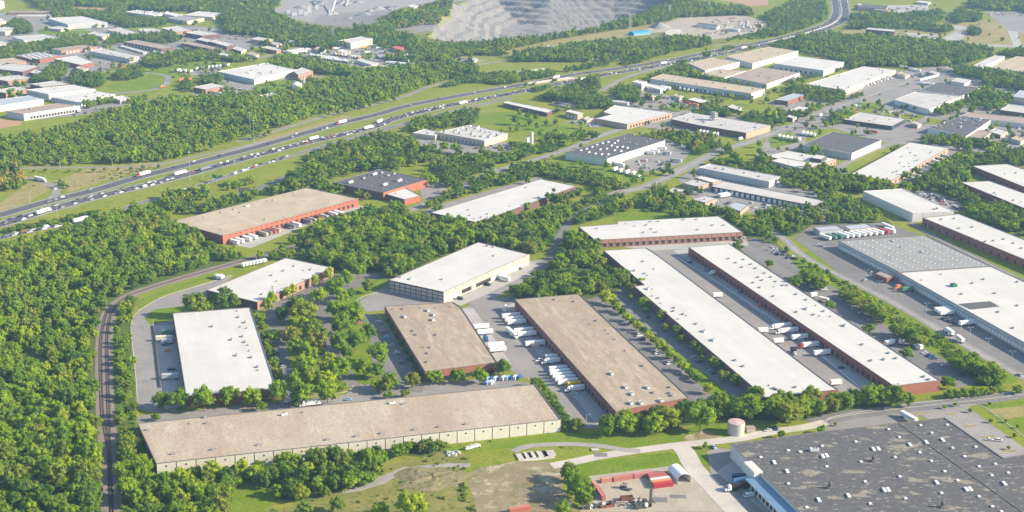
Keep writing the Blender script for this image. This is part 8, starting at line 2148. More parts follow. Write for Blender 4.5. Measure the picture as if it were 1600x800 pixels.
# floor under the woods
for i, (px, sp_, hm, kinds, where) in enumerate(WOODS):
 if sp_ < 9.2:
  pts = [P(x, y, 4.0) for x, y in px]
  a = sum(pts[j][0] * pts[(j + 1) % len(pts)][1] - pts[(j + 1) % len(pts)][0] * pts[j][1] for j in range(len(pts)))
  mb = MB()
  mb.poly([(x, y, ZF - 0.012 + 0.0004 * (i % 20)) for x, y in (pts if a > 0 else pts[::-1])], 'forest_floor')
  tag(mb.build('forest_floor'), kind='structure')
# the far cars, one mass
def painted(kind, colour):
 me = car_one(kind).copy()
 nm = 'paint_' + colour
 if nm not in MATS:
  mat(nm, PAINT[colour], rough=0.35, spec=0.5)
 me.materials[list(me.materials).index(MATS['paint'])] = MATS[nm]
 return me
cols = ['white', 'silver', 'gray', 'black', 'red', 'dark blue']
kinds = [(k, c) for c in cols for k in ('sedan', 'suv')]
pts = []
for _, _, a, k in REST:
 c = a[3] if a[3] in cols else 'silver'
 pts.append((a[0], a[1], VZ, 1, 1, a[2], kinds.index((rnd.choice(('sedan', 'suv')), c))))
scatter('distant_cars', pts, [painted(*q) for q in kinds])
# ------------------------------------------------------------------ tank, containers, hoop shed, machines
p = P(1149.5, 677)
t = thing('storage_tank', 'round steel water tank with faded red top beside the concrete road', 'tank', (p[0], p[1], 0))
mb = MB()
mb.cyl(0, 0, 0, 7.6, 5.25, 5.25, 'tank_steel', 32, 'tank_steel')
mb.build('shell', t)
mb = MB()
mb.cyl(0, 0, 7.6, 7.95, 5.35, 5.15, 'tank_steel', 32, 'tank_top')
mb.cyl(0, 0, 7.95, 8.5, 5.1, 0.6, 'tank_top', 32)
mb.build('top', t)
mb = MB()
for s_ in (-.3, .3):
 mb.box(5.3, s_, 0.2, 0.08, 0.08, 8.2, 'metal_dark')
for k in range(20):
 mb.box(5.3, 0, 0.4 + 0.4 * k, 0.05, 0.6, 0.05, 'metal_dark')
mb.build('ladder', t)
q = P(1172, 673.5)
t = thing('pump_house', 'low concrete pump house right behind the round steel tank', 'shed', (q[0], q[1], 0), 0.15)
mb = MB()
mb.box(0, 0, 0, 5.5, 4, 2.6, 'concrete_pale')
mb.build('wall', t)
mb = MB()
mb.box(0, 0, 2.6, 5.9, 4.4, 0.25, 'roof_brown')
mb.build('roof', t)
def container(x, y, a2, colr, lb, l=12.2, grp='shipping containers around the gravel yard', z0=0.1):
 p, q = P(x, y, 1.3), P(*a2, 1.3)
 an = math.atan2(q[1] - p[1], q[0] - p[0])
 t = thing('shipping_container', lb, 'container', (p[0], p[1], z0), an, grp)
 def body():
  mb = MB()
  mb.box(0, 0, 0.15, l - .2, 2.3, 2.4, 'paint_matte')
  n = int(l / 0.6)
  for k in range(n):
   for s_ in (-1, 1):
    mb.box(-l / 2 + (k + .5) * l / n, s_ * 1.18, 0.15, l / n * 0.55, 0.1, 2.35, 'paint_matte')
  return mb.mesh('corrugated_body')
 def frame():
  mb = MB()
  for sx in (-1, 1):
   for sy in (-1, 1):
    mb.box(sx * (l / 2 - .08), sy * 1.14, 0, 0.16, 0.16, 2.6, 'paint_matte')
   mb.box(sx * (l / 2 - .08), 0, 2.45, 0.15, 2.3, 0.16, 'paint_matte')
  for sy in (-1, 1):
   mb.box(0, sy * 1.15, 2.46, l - .3, 0.15, 0.15, 'paint_matte')
   mb.box(0, sy * 1.15, 0, l - .3, 0.15, 0.15, 'paint_matte')
  return mb.mesh('frame')
 def doors():
  mb = MB()
  for sy in (-.58, .58):
   mb.box(l / 2, sy, 0.2, 0.08, 1.1, 2.25, 'paint_matte')
   mb.box(l / 2 + .07, sy, 0.2, 0.05, 0.06, 2.2, 'metal_gray')
  return mb.mesh('doors')
 for nm, f in (('corrugated_body', body), ('frame', frame), ('doors', doors)):
  link(nm, shared('ct%s%.1f' % (nm, l), f), t).color = (*colr, 1)
 return t
OR, WH = (0.55, 0.24, 0.12), (0.66, 0.60, 0.55)
container(947, 750, (955, 749), (0.50, 0.24, 0.17), 'short salmon container at the far corner of the gravel yard', 6.1)
container(973, 746.5, (985, 744.5), (0.44, 0.17, 0.13), 'long brick red container along the far fence of the gravel yard')
container(1005, 741.5, (1017, 739.5), (0.46, 0.19, 0.18), 'long faded crimson container, beside the stacked red block')
container(929.5, 757.5, (933, 762), (0.52, 0.24, 0.18), 'short salmon container at the tree clump end', 6.1)
container(938.5, 771, (943, 778), (0.44, 0.15, 0.14), 'long red container standing beside the bright tree clump')
for i, (c_, nm) in enumerate([((0.40, 0.12, 0.10), 'dull red container, farthest of the block by the white hoop shed'), ((0.38, 0.11, 0.10), 'dull red container, second of the block by the white hoop shed'), (WH, 'white container inside the red block by the hoop shed'), (OR, 'orange container inside the red block by the hoop shed'), ((0.42, 0.04, 0.05), 'bright red container, nearest of the block by the hoop shed')]):
 x, y = 1027.5 + 2.1 * i, 742.5 + 3.7 * i
 container(x, y, (x + 12, y - 1.6), c_, nm)
container(812, 796, (824, 794), (0.48, 0.15, 0.11), 'brick red container at the lower edge of the bare earth')
# hoop shed
p, q = P(1053, 739, 0), P(1069, 755, 0)
an = math.atan2(q[1] - p[1], q[0] - p[0])
t = thing('hoop_shed', 'white fabric hoop shed with open end beside the red containers', 'shed', ((p[0] + q[0]) / 2, (p[1] + q[1]) / 2, 0.1), an)
mb = MB()
ln_, rad = math.hypot(q[0] - p[0], q[1] - p[1]) * 1.0, 4.2
sec = [(-rad, 0), (-rad, 2.6)] + [(-rad * math.cos(a), 2.6 + 3.2 * math.sin(a)) for a in [math.pi * k / 12 for k in range(1, 12)]] + [(rad, 2.6), (rad, 0)]
for (y0, z0), (y1, z1) in zip(sec, sec[1:]):
 mb.poly([(-ln_ / 2, y0, z0), (ln_ / 2, y0, z0), (ln_ / 2, y1, z1), (-ln_ / 2, y1, z1)], 'fabric_white')
mb.poly([(-ln_ / 2, y, z) for y, z in sec], 'fabric_white')
mb.build('cover', t)
mb = MB()
for k in range(7):
 x = -ln_ / 2 + ln_ * k / 6
 for (y0, z0), (y1, z1) in zip(sec, sec[1:]):
  mb.tube((x, y0 * .98, z0 * .98), (x, y1 * .98, z1 * .98), 0.07, 0.07, 'metal_gray', 4)
mb.build('hoops', t)
def blk(nm, lb, cat, x, y, rz, items, group=None):
 """items: part name, list of boxes (x, y, z, lx, ly, lz, material)"""
 p = P(x, y)
 t = thing(nm, lb, cat, (p[0], p[1], 0.12), rz, group)
 for pn, bs in items:
  mb = MB()
  for b_ in bs:
   if b_[6] == 'wheel':
    mb.wheel(b_[0], b_[1], b_[3], b_[4], 'tyre', 10)
   else:
    mb.box(*b_[:7])
  mb.build(pn, t)
 return t
blk('forklift', 'dark forklift standing alone in the middle of the gravel yard', 'forklift', 974, 763, -0.6, [
 ('body', [(0, 0, 0.5, 3.2, 1.7, 1.1, 'metal_dark'), (-1.3, 0, 0.6, 1.0, 1.8, 1.5, 'wall_beige')]), ('mast', [(1.8, -.5, 0.1, 0.2, 0.2, 3.6, 'metal_dark'), (1.8, .5, 0.1, 0.2, 0.2, 3.6, 'metal_dark'), (1.8, 0, 3.5, 0.2, 1.2, 0.2, 'metal_dark')]),
 ('cab', [(0.1, 0, 3.0, 1.7, 1.5, 0.15, 'metal_dark'), (0.8, .65, 1.6, .1, .1, 1.4, 'metal_dark'), (0.8, -.65, 1.6, .1, .1, 1.4, 'metal_dark'), (-.6, .65, 1.6, .1, .1, 1.4, 'metal_dark'), (-.6, -.65, 1.6, .1, .1, 1.4, 'metal_dark')]),
 ('fork', [(2.8, -.4, 0.2, 1.8, 0.2, 0.12, 'metal_dark'), (2.8, .4, 0.2, 1.8, 0.2, 0.12, 'metal_dark')]), ('wheels', [(1.2, .9, 0, .55, .4, 0, 'wheel'), (1.2, -.9, 0, .55, .4, 0, 'wheel'), (-1.2, .9, 0, .5, .4, 0, 'wheel'), (-1.2, -.9, 0, .5, .4, 0, 'wheel')])])
blk('flat_trailer', 'small flatbed wagon lying beside the lone forklift', 'trailer', 981, 766, -0.3, [('bed', [(0, 0, 0.7, 5, 2, 0.25, 'metal_dark')]), ('wheels', [(-1.5, 1, 0, .4, .3, 0, 'wheel'), (-1.5, -1, 0, .4, .3, 0, 'wheel')])])
blk('reach_stacker', 'black container handler with a tall mast in the lower yard', 'forklift', 1008, 791, 0.35, [
 ('body', [(-1, 0, 0.8, 6.5, 3, 1.6, 'metal_dark'), (-3.6, 0, 0.8, 1.6, 3.2, 2.2, 'metal_dark')]), ('cab', [(-0.5, 0, 2.4, 2.0, 1.8, 1.9, 'glass'), (-.5, 0, 4.3, 2.2, 2.0, .2, 'metal_dark')]),
 ('mast', [(3.2, -.9, 0.2, 0.6, 0.5, 12, 'metal_dark'), (3.2, .9, 0.2, 0.6, 0.5, 12, 'metal_dark'), (3.2, 0, 11.5, 0.6, 2.4, 0.6, 'metal_dark'), (3.2, 0, 6.5, 0.5, 2.0, 0.4, 'metal_dark'), (3.2, 0, 3.5, 0.5, 2, .4, 'metal_dark')]),
 ('spreader', [(4.2, 0, 2.6, 0.8, 6.5, 0.5, 'metal_dark')]), ('wheels', [(2.2, 1.7, 0, .9, .8, 0, 'wheel'), (2.2, -1.7, 0, .9, .8, 0, 'wheel'), (-3, 1.5, 0, .8, .7, 0, 'wheel'), (-3, -1.5, 0, .8, .7, 0, 'wheel')])])
blk('truck_crane', 'dark truck with a folded boom beside the black container handler', 'truck', 1001, 794, 0.3, [
 ('body', [(0, 0, 0.7, 7, 2.4, 0.8, 'metal_dark'), (3.0, 0, 0.8, 1.8, 2.4, 1.9, 'vent_white')]), ('boom', [(-0.5, 0, 2.4, 6.5, 0.6, 0.6, 'metal_dark'), (-2.5, 0, 1.5, 1.4, 1.6, 1.2, 'metal_dark')]),
 ('wheels', [(2.4, 1.1, 0, .55, .4, 0, 'wheel'), (2.4, -1.1, 0, .55, .4, 0, 'wheel'), (-2.2, 1.1, 0, .55, .4, 0, 'wheel'), (-2.2, -1.1, 0, .55, .4, 0, 'wheel')])])
blk('scrap_bin', 'rusty open skip heaped with scrap in the lower yard', 'skip', 979, 781, 0.2, [('bin', [(0, 0, 0, 7, 2.6, 0.2, 'rust'), (0, 1.25, 0, 7, .15, 2.2, 'rust'), (0, -1.25, 0, 7, .15, 2.2, 'rust'), (3.45, 0, 0, .15, 2.5, 2.2, 'rust'), (-3.45, 0, 0, .15, 2.5, 2.2, 'rust')])])
for i in range(16):
 x, y = rnd.uniform(985, 1000), rnd.uniform(780, 789)
 if i > 9:
  x, y = rnd.uniform(950, 980), rnd.uniform(785, 791)
 m_ = rnd.choice(('rust', 'metal_dark', 'vent_white', 'metal_gray'))
 l_ = rnd.uniform(1.5, 4.5)
 blk('scrap_piece', '%s scrap beam strewn in the lower yard' % {'rust': 'rusty', 'metal_dark': 'black', 'vent_white': 'white', 'metal_gray': 'gray'}[m_], 'scrap', x, y, rnd.uniform(0, 3), [('beam', [(0, 0, 0, l_, .5, .4, m_), (l_ * .3, 0, .4, .5, rnd.uniform(.8, 2), .4, m_)])], 'scrap strewn in the lower yard')
for i in range(10):
 p = P(913 + 3.3 * i, 795 - 0.5 * i + (i % 2))
 t = thing('pipe_roll', 'dark roll in the row along the lower edge of the yard', 'roll', (p[0], p[1], 0.1), 0.2 * i, 'dark rolls along the lower yard edge')
 mb = MB()
 mb.wheel(0, 0, 1.3, 1.9, 'metal_dark' if i % 3 else 'wall_gray', 14)
 mb.build('coil', t)
 mb = MB()
 mb.wheel(0, 0, .5, 2.1, 'tyre', 10)
 mb.build('core', t).location = (0, 0, 0.8)
for i, c_ in enumerate(['rust', 'brick_orange', 'brick_orange', 'rust']):
 blk('parts_crate', ['rusty', 'orange', 'salmon', 'brown'][i] + ' machine crate at the end of the dark rolls', 'crate', 942 + 4.4 * i, 793 - .7 * i, .2, [('crate', [(0, 0, 0, 3, 2.2, 1.3, c_)]), ('lid', [(0, 0, 1.3, 3.2, 2.4, .2, 'metal_dark' if i % 2 else 'brick_orange')])])
# old foundation pads
for i, (x, y) in enumerate([(814, 714), (824, 712.5), (833, 711), (846, 710), (858, 709)]):
 p = P(x, y)
 t = thing('concrete_slab', 'broken concrete slab, %s along the old foundation' % ORD[i], 'slab', (p[0], p[1], 0.1), 0.25, None)
 mb = MB()
 mb.box(0, 0, 0, 5.2 if i < 3 else 7, 8, 0.35, 'concrete_pale')
 mb.build('slab', t)
 mb = MB()
 mb.box(-2.7 if i < 3 else -3.6, 0, 0, 0.35, 8.4, 0.5, 'metal_dark')
 mb.build('rim', t)
for x, y, lx, ly, z in [(930, 703.5, 4.5, 3, 0.5), (938.5, 711, 8, 5, 0.02), (1030, 781, 9, 5.5, 0.02), (1060, 776, 9, 4, 0.02)]:
 p = P(x, y)
 mb = MB()
 mb.box(0, 0, 0, lx, ly, z + .14, 'concrete_pale' if z > .1 else 'asphalt', None, False)
 o = mb.build('patch_slab')
 o.location = (p[0], p[1], 0.02)
 o['kind'] = 'structure'
# junk heap and boats at the pale panel wall
for i in range(22):
 x, y = 700 + rnd.uniform(-2, 18), 709 + rnd.uniform(-3, 4)
 m_ = rnd.choice(('vent_white', 'vent_white', 'metal_gray', 'wall_cream', 'tarp_blue', 'rust'))
 nm_ = {'vent_white': 'white', 'metal_gray': 'gray', 'wall_cream': 'cream', 'tarp_blue': 'blue', 'rust': 'rusty'}[m_]
 blk('rubbish_piece', '%s piece of junk dumped at the end of the pale panel wall' % nm_, 'junk', x, y, rnd.uniform(0, 3), [('board', [(0, 0, 0, rnd.uniform(.8, 3), rnd.uniform(.5, 1.6), rnd.uniform(.2, .9), m_), (.2, .1, .3, .8, .6, .8, m_)])], 'junk at the end of the pale panel wall')
for i, (x, y) in enumerate([(732, 702.5), (739, 700), (745.5, 698.5)]):
 blk('junk_trailer', 'pale wrecked van, %s in the line beside the dumped junk' % ORD[i], 'wreck', x, y, .35, [('body', [(0, 0, .4, 4.2, 1.9, 1.0, 'vent_white'), (-.4, 0, 1.4, 2.6, 1.7, .7, 'wall_gray')]), ('wheels', [(1.3, .9, 0, .35, .25, 0, 'wheel'), (1.3, -.9, 0, .35, .25, 0, 'wheel'), (-1.3, .9, 0, .35, .25, 0, 'wheel'), (-1.3, -.9, 0, .35, .25, 0, 'wheel')])])
# ------------------------------------------------------------------ poles, signs, towers
def pole(x, y, h, lb, head='mast', group=None, z=0):
 p = P(x, y)
 t = thing('light_pole' if head != 'wood' else 'utility_pole', lb, 'light pole' if head != 'wood' else 'pole', (p[0], p[1], 0), 0, group)
 mb = MB()
 if head == 'wood':
  mb.tube((0, 0, 0), (0, 0, h), 0.2, 0.13, 'pole_wood', 6)
  mb.build('pole', t)
  mb = MB()
  mb.box(0, 0, h - .9, 2.6, .14, .14, 'pole_wood')
  mb.build('crossarm', t)
 else:
  mb.tube((0, 0, 0), (0, 0, h), 0.26, 0.12, 'pole_metal', 7)
  mb.build('pole', t)
  mb = MB()
  if head == 'mast':
   mb.cyl(0, 0, h - .2, h + .2, 1.0, 1.0, 'pole_metal', 10)
   for k in range(6):
    mb.box(1.1 * math.cos(k * 1.047), 1.1 * math.sin(k * 1.047), h - .5, .6, .6, .35, 'vent_white')
  else:
   mb.box(0.9, 0, h - .1, 1.9, .12, .1, 'pole_metal')
   mb.box(1.9, 0, h - .2, .9, .35, .2, 'vent_white')
   if head == 'double':
    mb.box(-0.9, 0, h - .1, 1.9, .12, .1, 'pole_metal')
    mb.box(-1.9, 0, h - .2, .9, .35, .2, 'vent_white')
  mb.build('lamp_head', t)
 return t
for x, y, h, lb in [(297.5, 283, 32, 'tall high mast light on the highway median beside the gray truck'), (90, 342, 20, 'tall light pole beside the exit loop and the queue on the ramp'), (397, 221, 26, 'tall light pole at the edge of the highway wood'), (391, 205, 24, 'light pole rising from the highway wood')]:
 pole(x, y, h, lb, 'mast', 'highway light masts')
for i, (x, y, h) in enumerate([(47, 318, 12), (71, 292, 11), (94, 262, 11), (176, 262, 11), (186, 282, 11), (327, 244, 10), (317, 280, 10), (366, 259, 10), (353, 287, 10), (457, 218, 11), (8, 258, 11)]):
 pole(x, y, h, 'thin street light beside the highway lanes, %s of the set' % ORD[i], 'arm', 'thin street lights by the highway')
for i, (x, y, h) in enumerate([(1446, 496, 12), (1500, 526, 10), (1514, 535, 12), (1542, 553, 12), (1579, 573, 12), (1397, 470, 11), (1352, 441, 11), (1373, 455, 9), (1248, 358, 10), (1449, 357, 9), (1472, 366, 9), (1525, 387, 8)]):
 pole(x, y, h, 'lot light between the side street and dock hall, %s going down' % ORD[i], 'double', 'lot lights by the dock hall')
for i, (x, y, h) in enumerate([(916, 668, 9), (1187, 640, 9), (584, 476, 9), (240, 512, 7)]):
 pole(x, y, h, ['lot light at the end of the concrete truck apron', 'lot light hidden in the belt of trees', 'lot light by the panel grid end of the cream hall', 'small light at the retaining wall of the square white roof'][i], 'arm')
for i, (x, y, h) in enumerate([(1238, 286, 10), (1259, 305, 9), (1277, 292, 9), (1332, 298, 9), (868, 272, 8), (891, 185, 9), (1545, 340, 8), (1300, 235, 8)]):
 pole(x, y, h, 'wooden utility pole among the works, %s of those standing free' % ORD[i], 'wood', 'free standing utility poles')
# green gantry sign
p = P(336, 285)
t = thing('road_sign', 'green direction sign on two posts above the ramp road', 'road sign', (p[0], p[1], 0), 0.75)
mb = MB()
for s_ in (-3.2, 3.2):
 mb.tube((0, s_, 0), (0, s_, 8), .16, .14, 'pole_metal', 6)
mb.build('posts', t)
mb = MB()
mb.box(-.25, 0, 4.6, .15, 9, 4.0, 'sign_green')
mb.build('panel', t)
p = P(382, 312)
t = thing('billboard', 'dark backed billboard on a post beside the frontage road', 'billboard', (p[0], p[1], 0), 0.3)
mb = MB()
mb.tube((0, 0, 0), (0, 0, 10), .5, .45, 'pole_metal', 8)
mb.build('post', t)
mb = MB()
mb.box(0, 0, 8, 11, .8, 4.6, 'wall_dark')
mb.build('panel', t)
mb = MB()
mb.box(0, -.7, 7.8, 11, .7, .15, 'metal_dark')
mb.build('catwalk', t)
p = P(757, 612)
p = P(536, 607)
t = thing('entrance_sign', 'red brick entrance sign in the planting bed at the lane junction', 'sign', (p[0], p[1], 0), 0.2)
mb = MB()
mb.box(0, 0, 0, 4.5, .8, 2.6, 'brick_orange')
mb.build('panel', t)
mb = MB()
mb.box(0, 0, 2.6, 4.8, 1.0, .3, 'concrete_pale')
mb.build('cap', t)
# elevated water tank and stack of the upper works
p = P(464.5, 147)
t = thing('water_tower', 'squat white water tank on legs at the edge of the highway wood', 'water tower', (p[0], p[1], 0))
mb = MB()
mb.cyl(0, 0, 8, 15, 7.2, 7.2, 'vent_white', 20)
mb.cyl(0, 0, 15, 18, 7.2, 1.5, 'vent_white', 20)
mb.cyl(0, 0, 6.5, 8, 4, 7.2, 'vent_white', 20)
mb.build('vessel', t)
mb = MB()
for k in range(6):
 a = k * 1.047
 mb.tube((6 * math.cos(a), 6 * math.sin(a), 0), (6.4 * math.cos(a), 6.4 * math.sin(a), 9), .45, .45, 'vent_white', 6)
 mb.tube((6 * math.cos(a), 6 * math.sin(a), 0.5), (6.4 * math.cos(a + 1.047), 6.4 * math.sin(a + 1.047), 8), .15, .15, 'vent_white', 4)
mb.build('legs', t)
p = P(475.5, 141)
t = thing('stair_tower', 'thin white tower right beside the squat water tank', 'tower', (p[0], p[1], 0))
mb = MB()
mb.box(0, 0, 0, 2.4, 2.4, 20, 'vent_white')
mb.build('shaft', t)
mb = MB()
mb.box(0, 0, 20, 3, 3, .6, 'wall_gray')
mb.build('cap', t)
# silos beside the diagonal street
for i, (x, y, h, r_) in enumerate([(831, 226, 15, 1.6), (826, 226, 9, 1.4), (823.5, 226.5, 8, 1.3)]):
 p = P(x, y)
 t = thing('silo', ['tall white gas silo at the lot edge below the meadow', 'middle lower silo of the white three', 'lowest silo of the white three'][i], 'silo', (p[0], p[1], 0), 0, 'white silos below the meadow')
 mb = MB()
 mb.cyl(0, 0, 1, h, r_, r_, 'vent_white', 12)
 mb.cyl(0, 0, h, h + 1, r_, .4, 'vent_white', 12)
 mb.build('vessel', t)
 mb = MB()
 for k in range(3):
  mb.box(r_ * .8 * math.cos(k * 2.1), r_ * .8 * math.sin(k * 2.1), 0, .3, .3, 1.2, 'metal_gray')
 mb.build('legs', t)
# lattice pylons
for i, (x, y, h) in enumerate([(856, 61, 30), (984, 44, 28), (1046, 28, 28), (723, 74, 26), (546, 104, 26), (520, 62, 24), (1107, 18, 26)]):
 p = P(x, y)
 t = thing('power_pylon', 'gray lattice power pylon, %s along the far line' % ORD[i], 'pylon', (p[0], p[1], 0), .4, 'power pylons of the far line')
 mb = MB()
 for sx in (-1, 1):
  for sy in (-1, 1):
   mb.tube((sx * 2.6, sy * 2.6, 0), (sx * .5, sy * .5, h), .28, .2, 'pole_metal', 4)
 for k in range(6):
  z0, z1 = h * k / 6, h * (k + 1) / 6
  w0, w1 = 2.6 - 2.1 * k / 6, 2.6 - 2.1 * (k + 1) / 6
  for sx, sy, ex, ey in ((-1, -1, 1, -1), (1, -1, 1, 1), (1, 1, -1, 1), (-1, 1, -1, -1)):
   mb.tube((sx * w0, sy * w0, z0), (ex * w1, ey * w1, z1), .14, .14, 'pole_metal', 3)
 mb.build('lattice', t)
 for zz in (h * .72, h * .85, h * .97):
  mb = MB()
  mb.box(0, 0, zz, 9, .4, .4, 'pole_metal')
  mb.build('crossarm', t)
# quarry plant: conveyors, heaps, hoppers; block plant: towers, heap, tarp
def heap(x, y, r_, h, m, lb, nm='gravel_heap'):
 p = P(x, y)
 t = thing(nm, lb, 'heap', (p[0], p[1], 0))
 mb = MB()
 n = 18
 for i in range(n):
  for j in range(4):
   def hp(i, j):
    a = 2 * math.pi * i / n
    q_ = 1 - j / 4
    w = q_ * r_ * (1 + .12 * math.sin(3 * a + x) + .06 * math.sin(5 * a))
    return (w * math.cos(a), w * math.sin(a), h * (1 - q_) * (1 - .12 * (1 - q_)))
   mb.poly([hp(i, j), hp(i + 1, j), hp(i + 1, j + 1), hp(i, j + 1)], m)
 mb.build('pile', t)
heap(1031, 43, 22, 13, 'heap_gray', 'big dark gray heap at the block plant edge')
for i, (x, y, r_, h, m) in enumerate([(570, 26, 26, 11, 'heap_gray'), (545, 31, 16, 7, 'heap_gray'), (592, 14, 14, 7, 'gravel'), (578, 18, 10, 5, 'heap_gray'), (520, 22, 14, 6, 'gravel'), (500, 8, 16, 8, 'gravel'), (470, 12, 16, 6, 'heap_gray'), (610, 12, 14, 6, 'gravel'), (535, 6, 18, 8, 'gravel'), (560, 4, 14, 6, 'heap_gray')]):
 heap(x, y, r_, h, m, '%s stone heap on the quarry works, %s of its ten' % ('dark' if m == 'heap_gray' else 'pale', ORD[i]))
def conveyor(x0, y0, x1, y1, h, lb, m='wall_gray'):
 p, q = P(x0, y0), P(x1, y1)
 d = math.hypot(q[0] - p[0], q[1] - p[1])
 t = thing('conveyor', lb, 'conveyor', (p[0], p[1], 0), math.atan2(q[1] - p[1], q[0] - p[0]))
 mb = MB()
 mb.tube((0, 0, 1), (d, 0, h), 1.3, 1.3, m, 5)
 mb.build('belt_gallery', t)
 mb = MB()
 for k in (.35, .7, .95):
  mb.tube((d * k, 1.5, 0), (d * k, 0, 1 + (h - 1) * k), .35, .35, 'metal_gray', 4)
  mb.tube((d * k, -1.5, 0), (d * k, 0, 1 + (h - 1) * k), .35, .35, 'metal_gray', 4)
 mb.build('trestles', t)
conveyor(517, 24, 526, 8, 16, 'steep pale conveyor in the middle of the quarry works', 'vent_white')
conveyor(602, 12, 622, 17, 9, 'pale conveyor sloping towards the white quarry shed')
conveyor(488, 2, 505, 10, 10, 'gray conveyor at the top of the quarry works')
conveyor(540, 10, 550, -2, 14, 'gray conveyor running out of the picture top')
for i, (x, y, w_, h) in enumerate([(483, 20, 9, 16), (470, 22, 10, 9), (460, 24, 12, 7), (478, 24, 8, 8), (515, 25, 4, 14), (495, 14, 8, 9), (451, 20, 8, 6)]):
 p = P(x, y)
 t = thing('crusher_house', 'gray crusher building of the quarry works, %s from the haul road bend' % ORD[i], 'crusher', (p[0], p[1], 0), .3, 'crusher buildings of the quarry works')
 mb = MB()
 mb.box(0, 0, 0, w_, w_ * .7, h, 'wall_gray')
 mb.build('wall', t)
 mb = MB()
 mb.box(0, 0, h, w_ * 1.06, w_ * .75, .6, 'metal_gray')
 mb.build('roof', t)
for i, (x, y, h) in enumerate([(1166, 49, 22), (1160, 49, 14), (1171, 49, 11)]):
 p = P(x, y)
 t = thing('mixing_tower', ['tallest gray mixing tower of the block plant', 'middle gray mixing tower of the block plant', 'lowest gray mixing tower of the block plant'][i], 'tower', (p[0], p[1], 0))
 mb = MB()
 for sx in (-2, 2):
  for sy in (-2, 2):
   mb.box(sx, sy, 0, .6, .6, h * .5, 'metal_gray')
 mb.build('legs', t)
 mb = MB()
 mb.cyl(0, 0, h * .35, h * .5, 1, 3, 'metal_gray', 10)
 mb.cyl(0, 0, h * .5, h, 3, 3, 'wall_gray', 10)
 mb.build('hopper', t)
p, q = P(986, 55), P(1011, 52.5)
t = thing('tarp_shed', 'bright blue arched tarpaulin shed near the dark heap', 'shed', ((p[0] + q[0]) / 2, (p[1] + q[1]) / 2, 0), math.atan2(q[1] - p[1], q[0] - p[0]))
mb = MB()
ln_, rad = math.hypot(q[0] - p[0], q[1] - p[1]), 9
sec = [(-rad * math.cos(a), 7 * math.sin(a)) for a in [math.pi * k / 10 for k in range(11)]]
for (y0, z0), (y1, z1) in zip(sec, sec[1:]):
 mb.poly([(-ln_ / 2, y0, z0), (ln_ / 2, y0, z0), (ln_ / 2, y1, z1), (-ln_ / 2, y1, z1)], 'tarp_blue')
for s_ in (-1, 1):
 mb.poly([(s_ * ln_ / 2, y, z) for y, z in sec], 'tarp_blue')
mb.build('cover', t)
mb = MB()
mb.box(0, -rad, 0, ln_ * 1.02, .6, 1.0, 'concrete_pale')
mb.box(0, rad, 0, ln_ * 1.02, .6, 1.0, 'concrete_pale')
mb.build('footing', t)
pal = ['yard_dirt', 'brick_tan', 'wall_cream', 'brick_orange', 'gravel', 'wall_beige', 'vent_white']
for i in range(70):
 x, y = rnd.uniform(1092, 1198), rnd.uniform(29, 55)
 if not inpoly(x, y, [(1085, 42), (1110, 30), (1160, 26), (1200, 36), (1200, 50), (1110, 58)]):
  continue
 m_ = rnd.choice(pal)
 p = P(x, y)
 t = thing('block_stack', '%s stack of blocks in the block plant yard' % {'yard_dirt': 'earthy', 'brick_tan': 'tan', 'wall_cream': 'cream', 'brick_orange': 'orange', 'gravel': 'gray', 'wall_beige': 'beige', 'vent_white': 'white'}[m_], 'stack', (p[0], p[1], 0.1), rnd.choice((.1, 1.7)), 'stacks in the block plant yard')
 mb = MB()
 l_ = rnd.uniform(3, 12)
 mb.box(0, 0, 0, l_, rnd.uniform(2, 4), rnd.uniform(1, 2.5), m_)
 mb.build('blocks', t)
# bits and pieces of the scrap yard and yellow machines of the upper works
for i, (x, y, c_) in enumerate([(206, 120, 'yellow'), (214, 117, 'orange'), (202, 123, 'yellow'), (196, 109, 'orange'), (253, 137.5, 'orange'), (282, 127, 'orange'), (296, 126, 'orange'), (189, 105, 'orange')]):
 p = P(x, y)
 t = thing('earth_mover', '%s earth mover on the works lawn, %s of them' % (c_, ORD[i]), 'digger', (p[0], p[1], 0.1), .2 * i, 'earth movers on the works lawn')
 mb = MB()
 mb.box(0, 0, 1, 8, 2.6, 1.6, 'paint')
 mb.box(-1, 0, 2.6, 2.4, 2.2, 1.6, 'paint')
 mb.build('body', t).color = (*PAINT[c_], 1)
 mb = MB()
 mb.tube((3, 0, 2), (6, 0, 4), .4, .4, 'paint', 5)
 mb.box(6.4, 0, 2.6, 1, 2.4, 1.2, 'metal_dark')
 mb.build('boom', t).color = (*PAINT[c_], 1)
 mb = MB()
 wheels(mb, (-2.5, 2.5), 3, .9)
 mb.build('wheels', t)
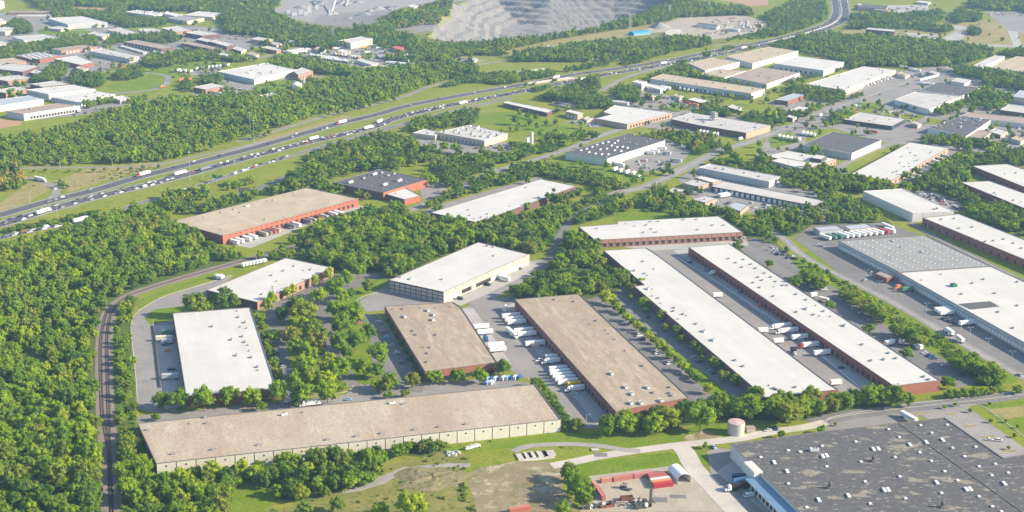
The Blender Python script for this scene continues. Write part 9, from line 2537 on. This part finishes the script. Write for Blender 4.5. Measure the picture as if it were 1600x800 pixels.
for i in range(46):
 x, y = rnd.uniform(1322, 1445), rnd.uniform(163, 194)
 if not inpoly(x, y, [(1318, 172), (1340, 163), (1395, 168), (1442, 182), (1420, 194), (1398, 196), (1416, 187), (1345, 174), (1325, 182)]):
  continue
 m_ = rnd.choice(('rust', 'brick_orange', 'vent_white', 'wall_cream', 'metal_dark', 'wall_gray'))
 p = P(x, y)
 t = thing('scrap_stack', '%s stack in the scrap yard by the glazed workshop' % {'rust': 'rusty', 'brick_orange': 'orange', 'vent_white': 'white', 'wall_cream': 'cream', 'metal_dark': 'black', 'wall_gray': 'gray'}[m_], 'stack', (p[0], p[1], 0.1), rnd.uniform(0, 3), 'stacks in the scrap yard')
 mb = MB()
 mb.box(0, 0, 0, rnd.uniform(2, 7), rnd.uniform(1.5, 3), rnd.uniform(.8, 2.6), m_)
 mb.build('pile', t)
# flyover deck, its piers and parapets
p, q = P(818, 133.5), P(902, 122)
d_ = math.hypot(q[0] - p[0], q[1] - p[1])
t = thing('flyover', 'concrete flyover crossing between the two highway carriageways', 'bridge', ((p[0] + q[0]) / 2, (p[1] + q[1]) / 2, 0), math.atan2(q[1] - p[1], q[0] - p[0]))
mb = MB()
mb.box(0, 0, 0.5, d_ * .8, 10, .8, 'concrete_pale', None, True)
mb.build('deck', t)
mb = MB()
for s_ in (-5.1, 5.1):
 mb.box(0, s_, 1.3, d_ * .8, .35, 1.0, 'concrete_pale')
mb.build('parapet', t)
# median barrier of the far bend
md_ = pline([(1200, 66), (1252, 54), (1296, 39.5), (1312, 27), (1313.5, 12), (1310, -4)])
strip('median_barrier', md_, 0.8, 'concrete_pale', .12, h=1.0)
# ------------------------------------------------------------------ air: thin haze between the camera and the far country
HZ = 0.000072
mb = MB()
mb.box(0, 5300, -80, 19000, 14000, 460, 'glass', None, True)
o = mb.build('haze')
o['kind'] = 'stuff'
hm = bpy.data.materials.new('haze')
hm.use_nodes = True
nt = hm.node_tree
for n in list(nt.nodes):
 nt.nodes.remove(n)
pv = nd(nt, 'ShaderNodeVolumePrincipled')
pv.inputs['Color'].default_value = (0.40, 0.67, 1.0, 1)
pv.inputs['Density'].default_value = HZ
pv.inputs['Anisotropy'].default_value = 0.0
nt.links.new(pv.outputs[0], nd(nt, 'ShaderNodeOutputMaterial').inputs['Volume'])
o.data.materials.clear()
o.data.materials.append(hm)
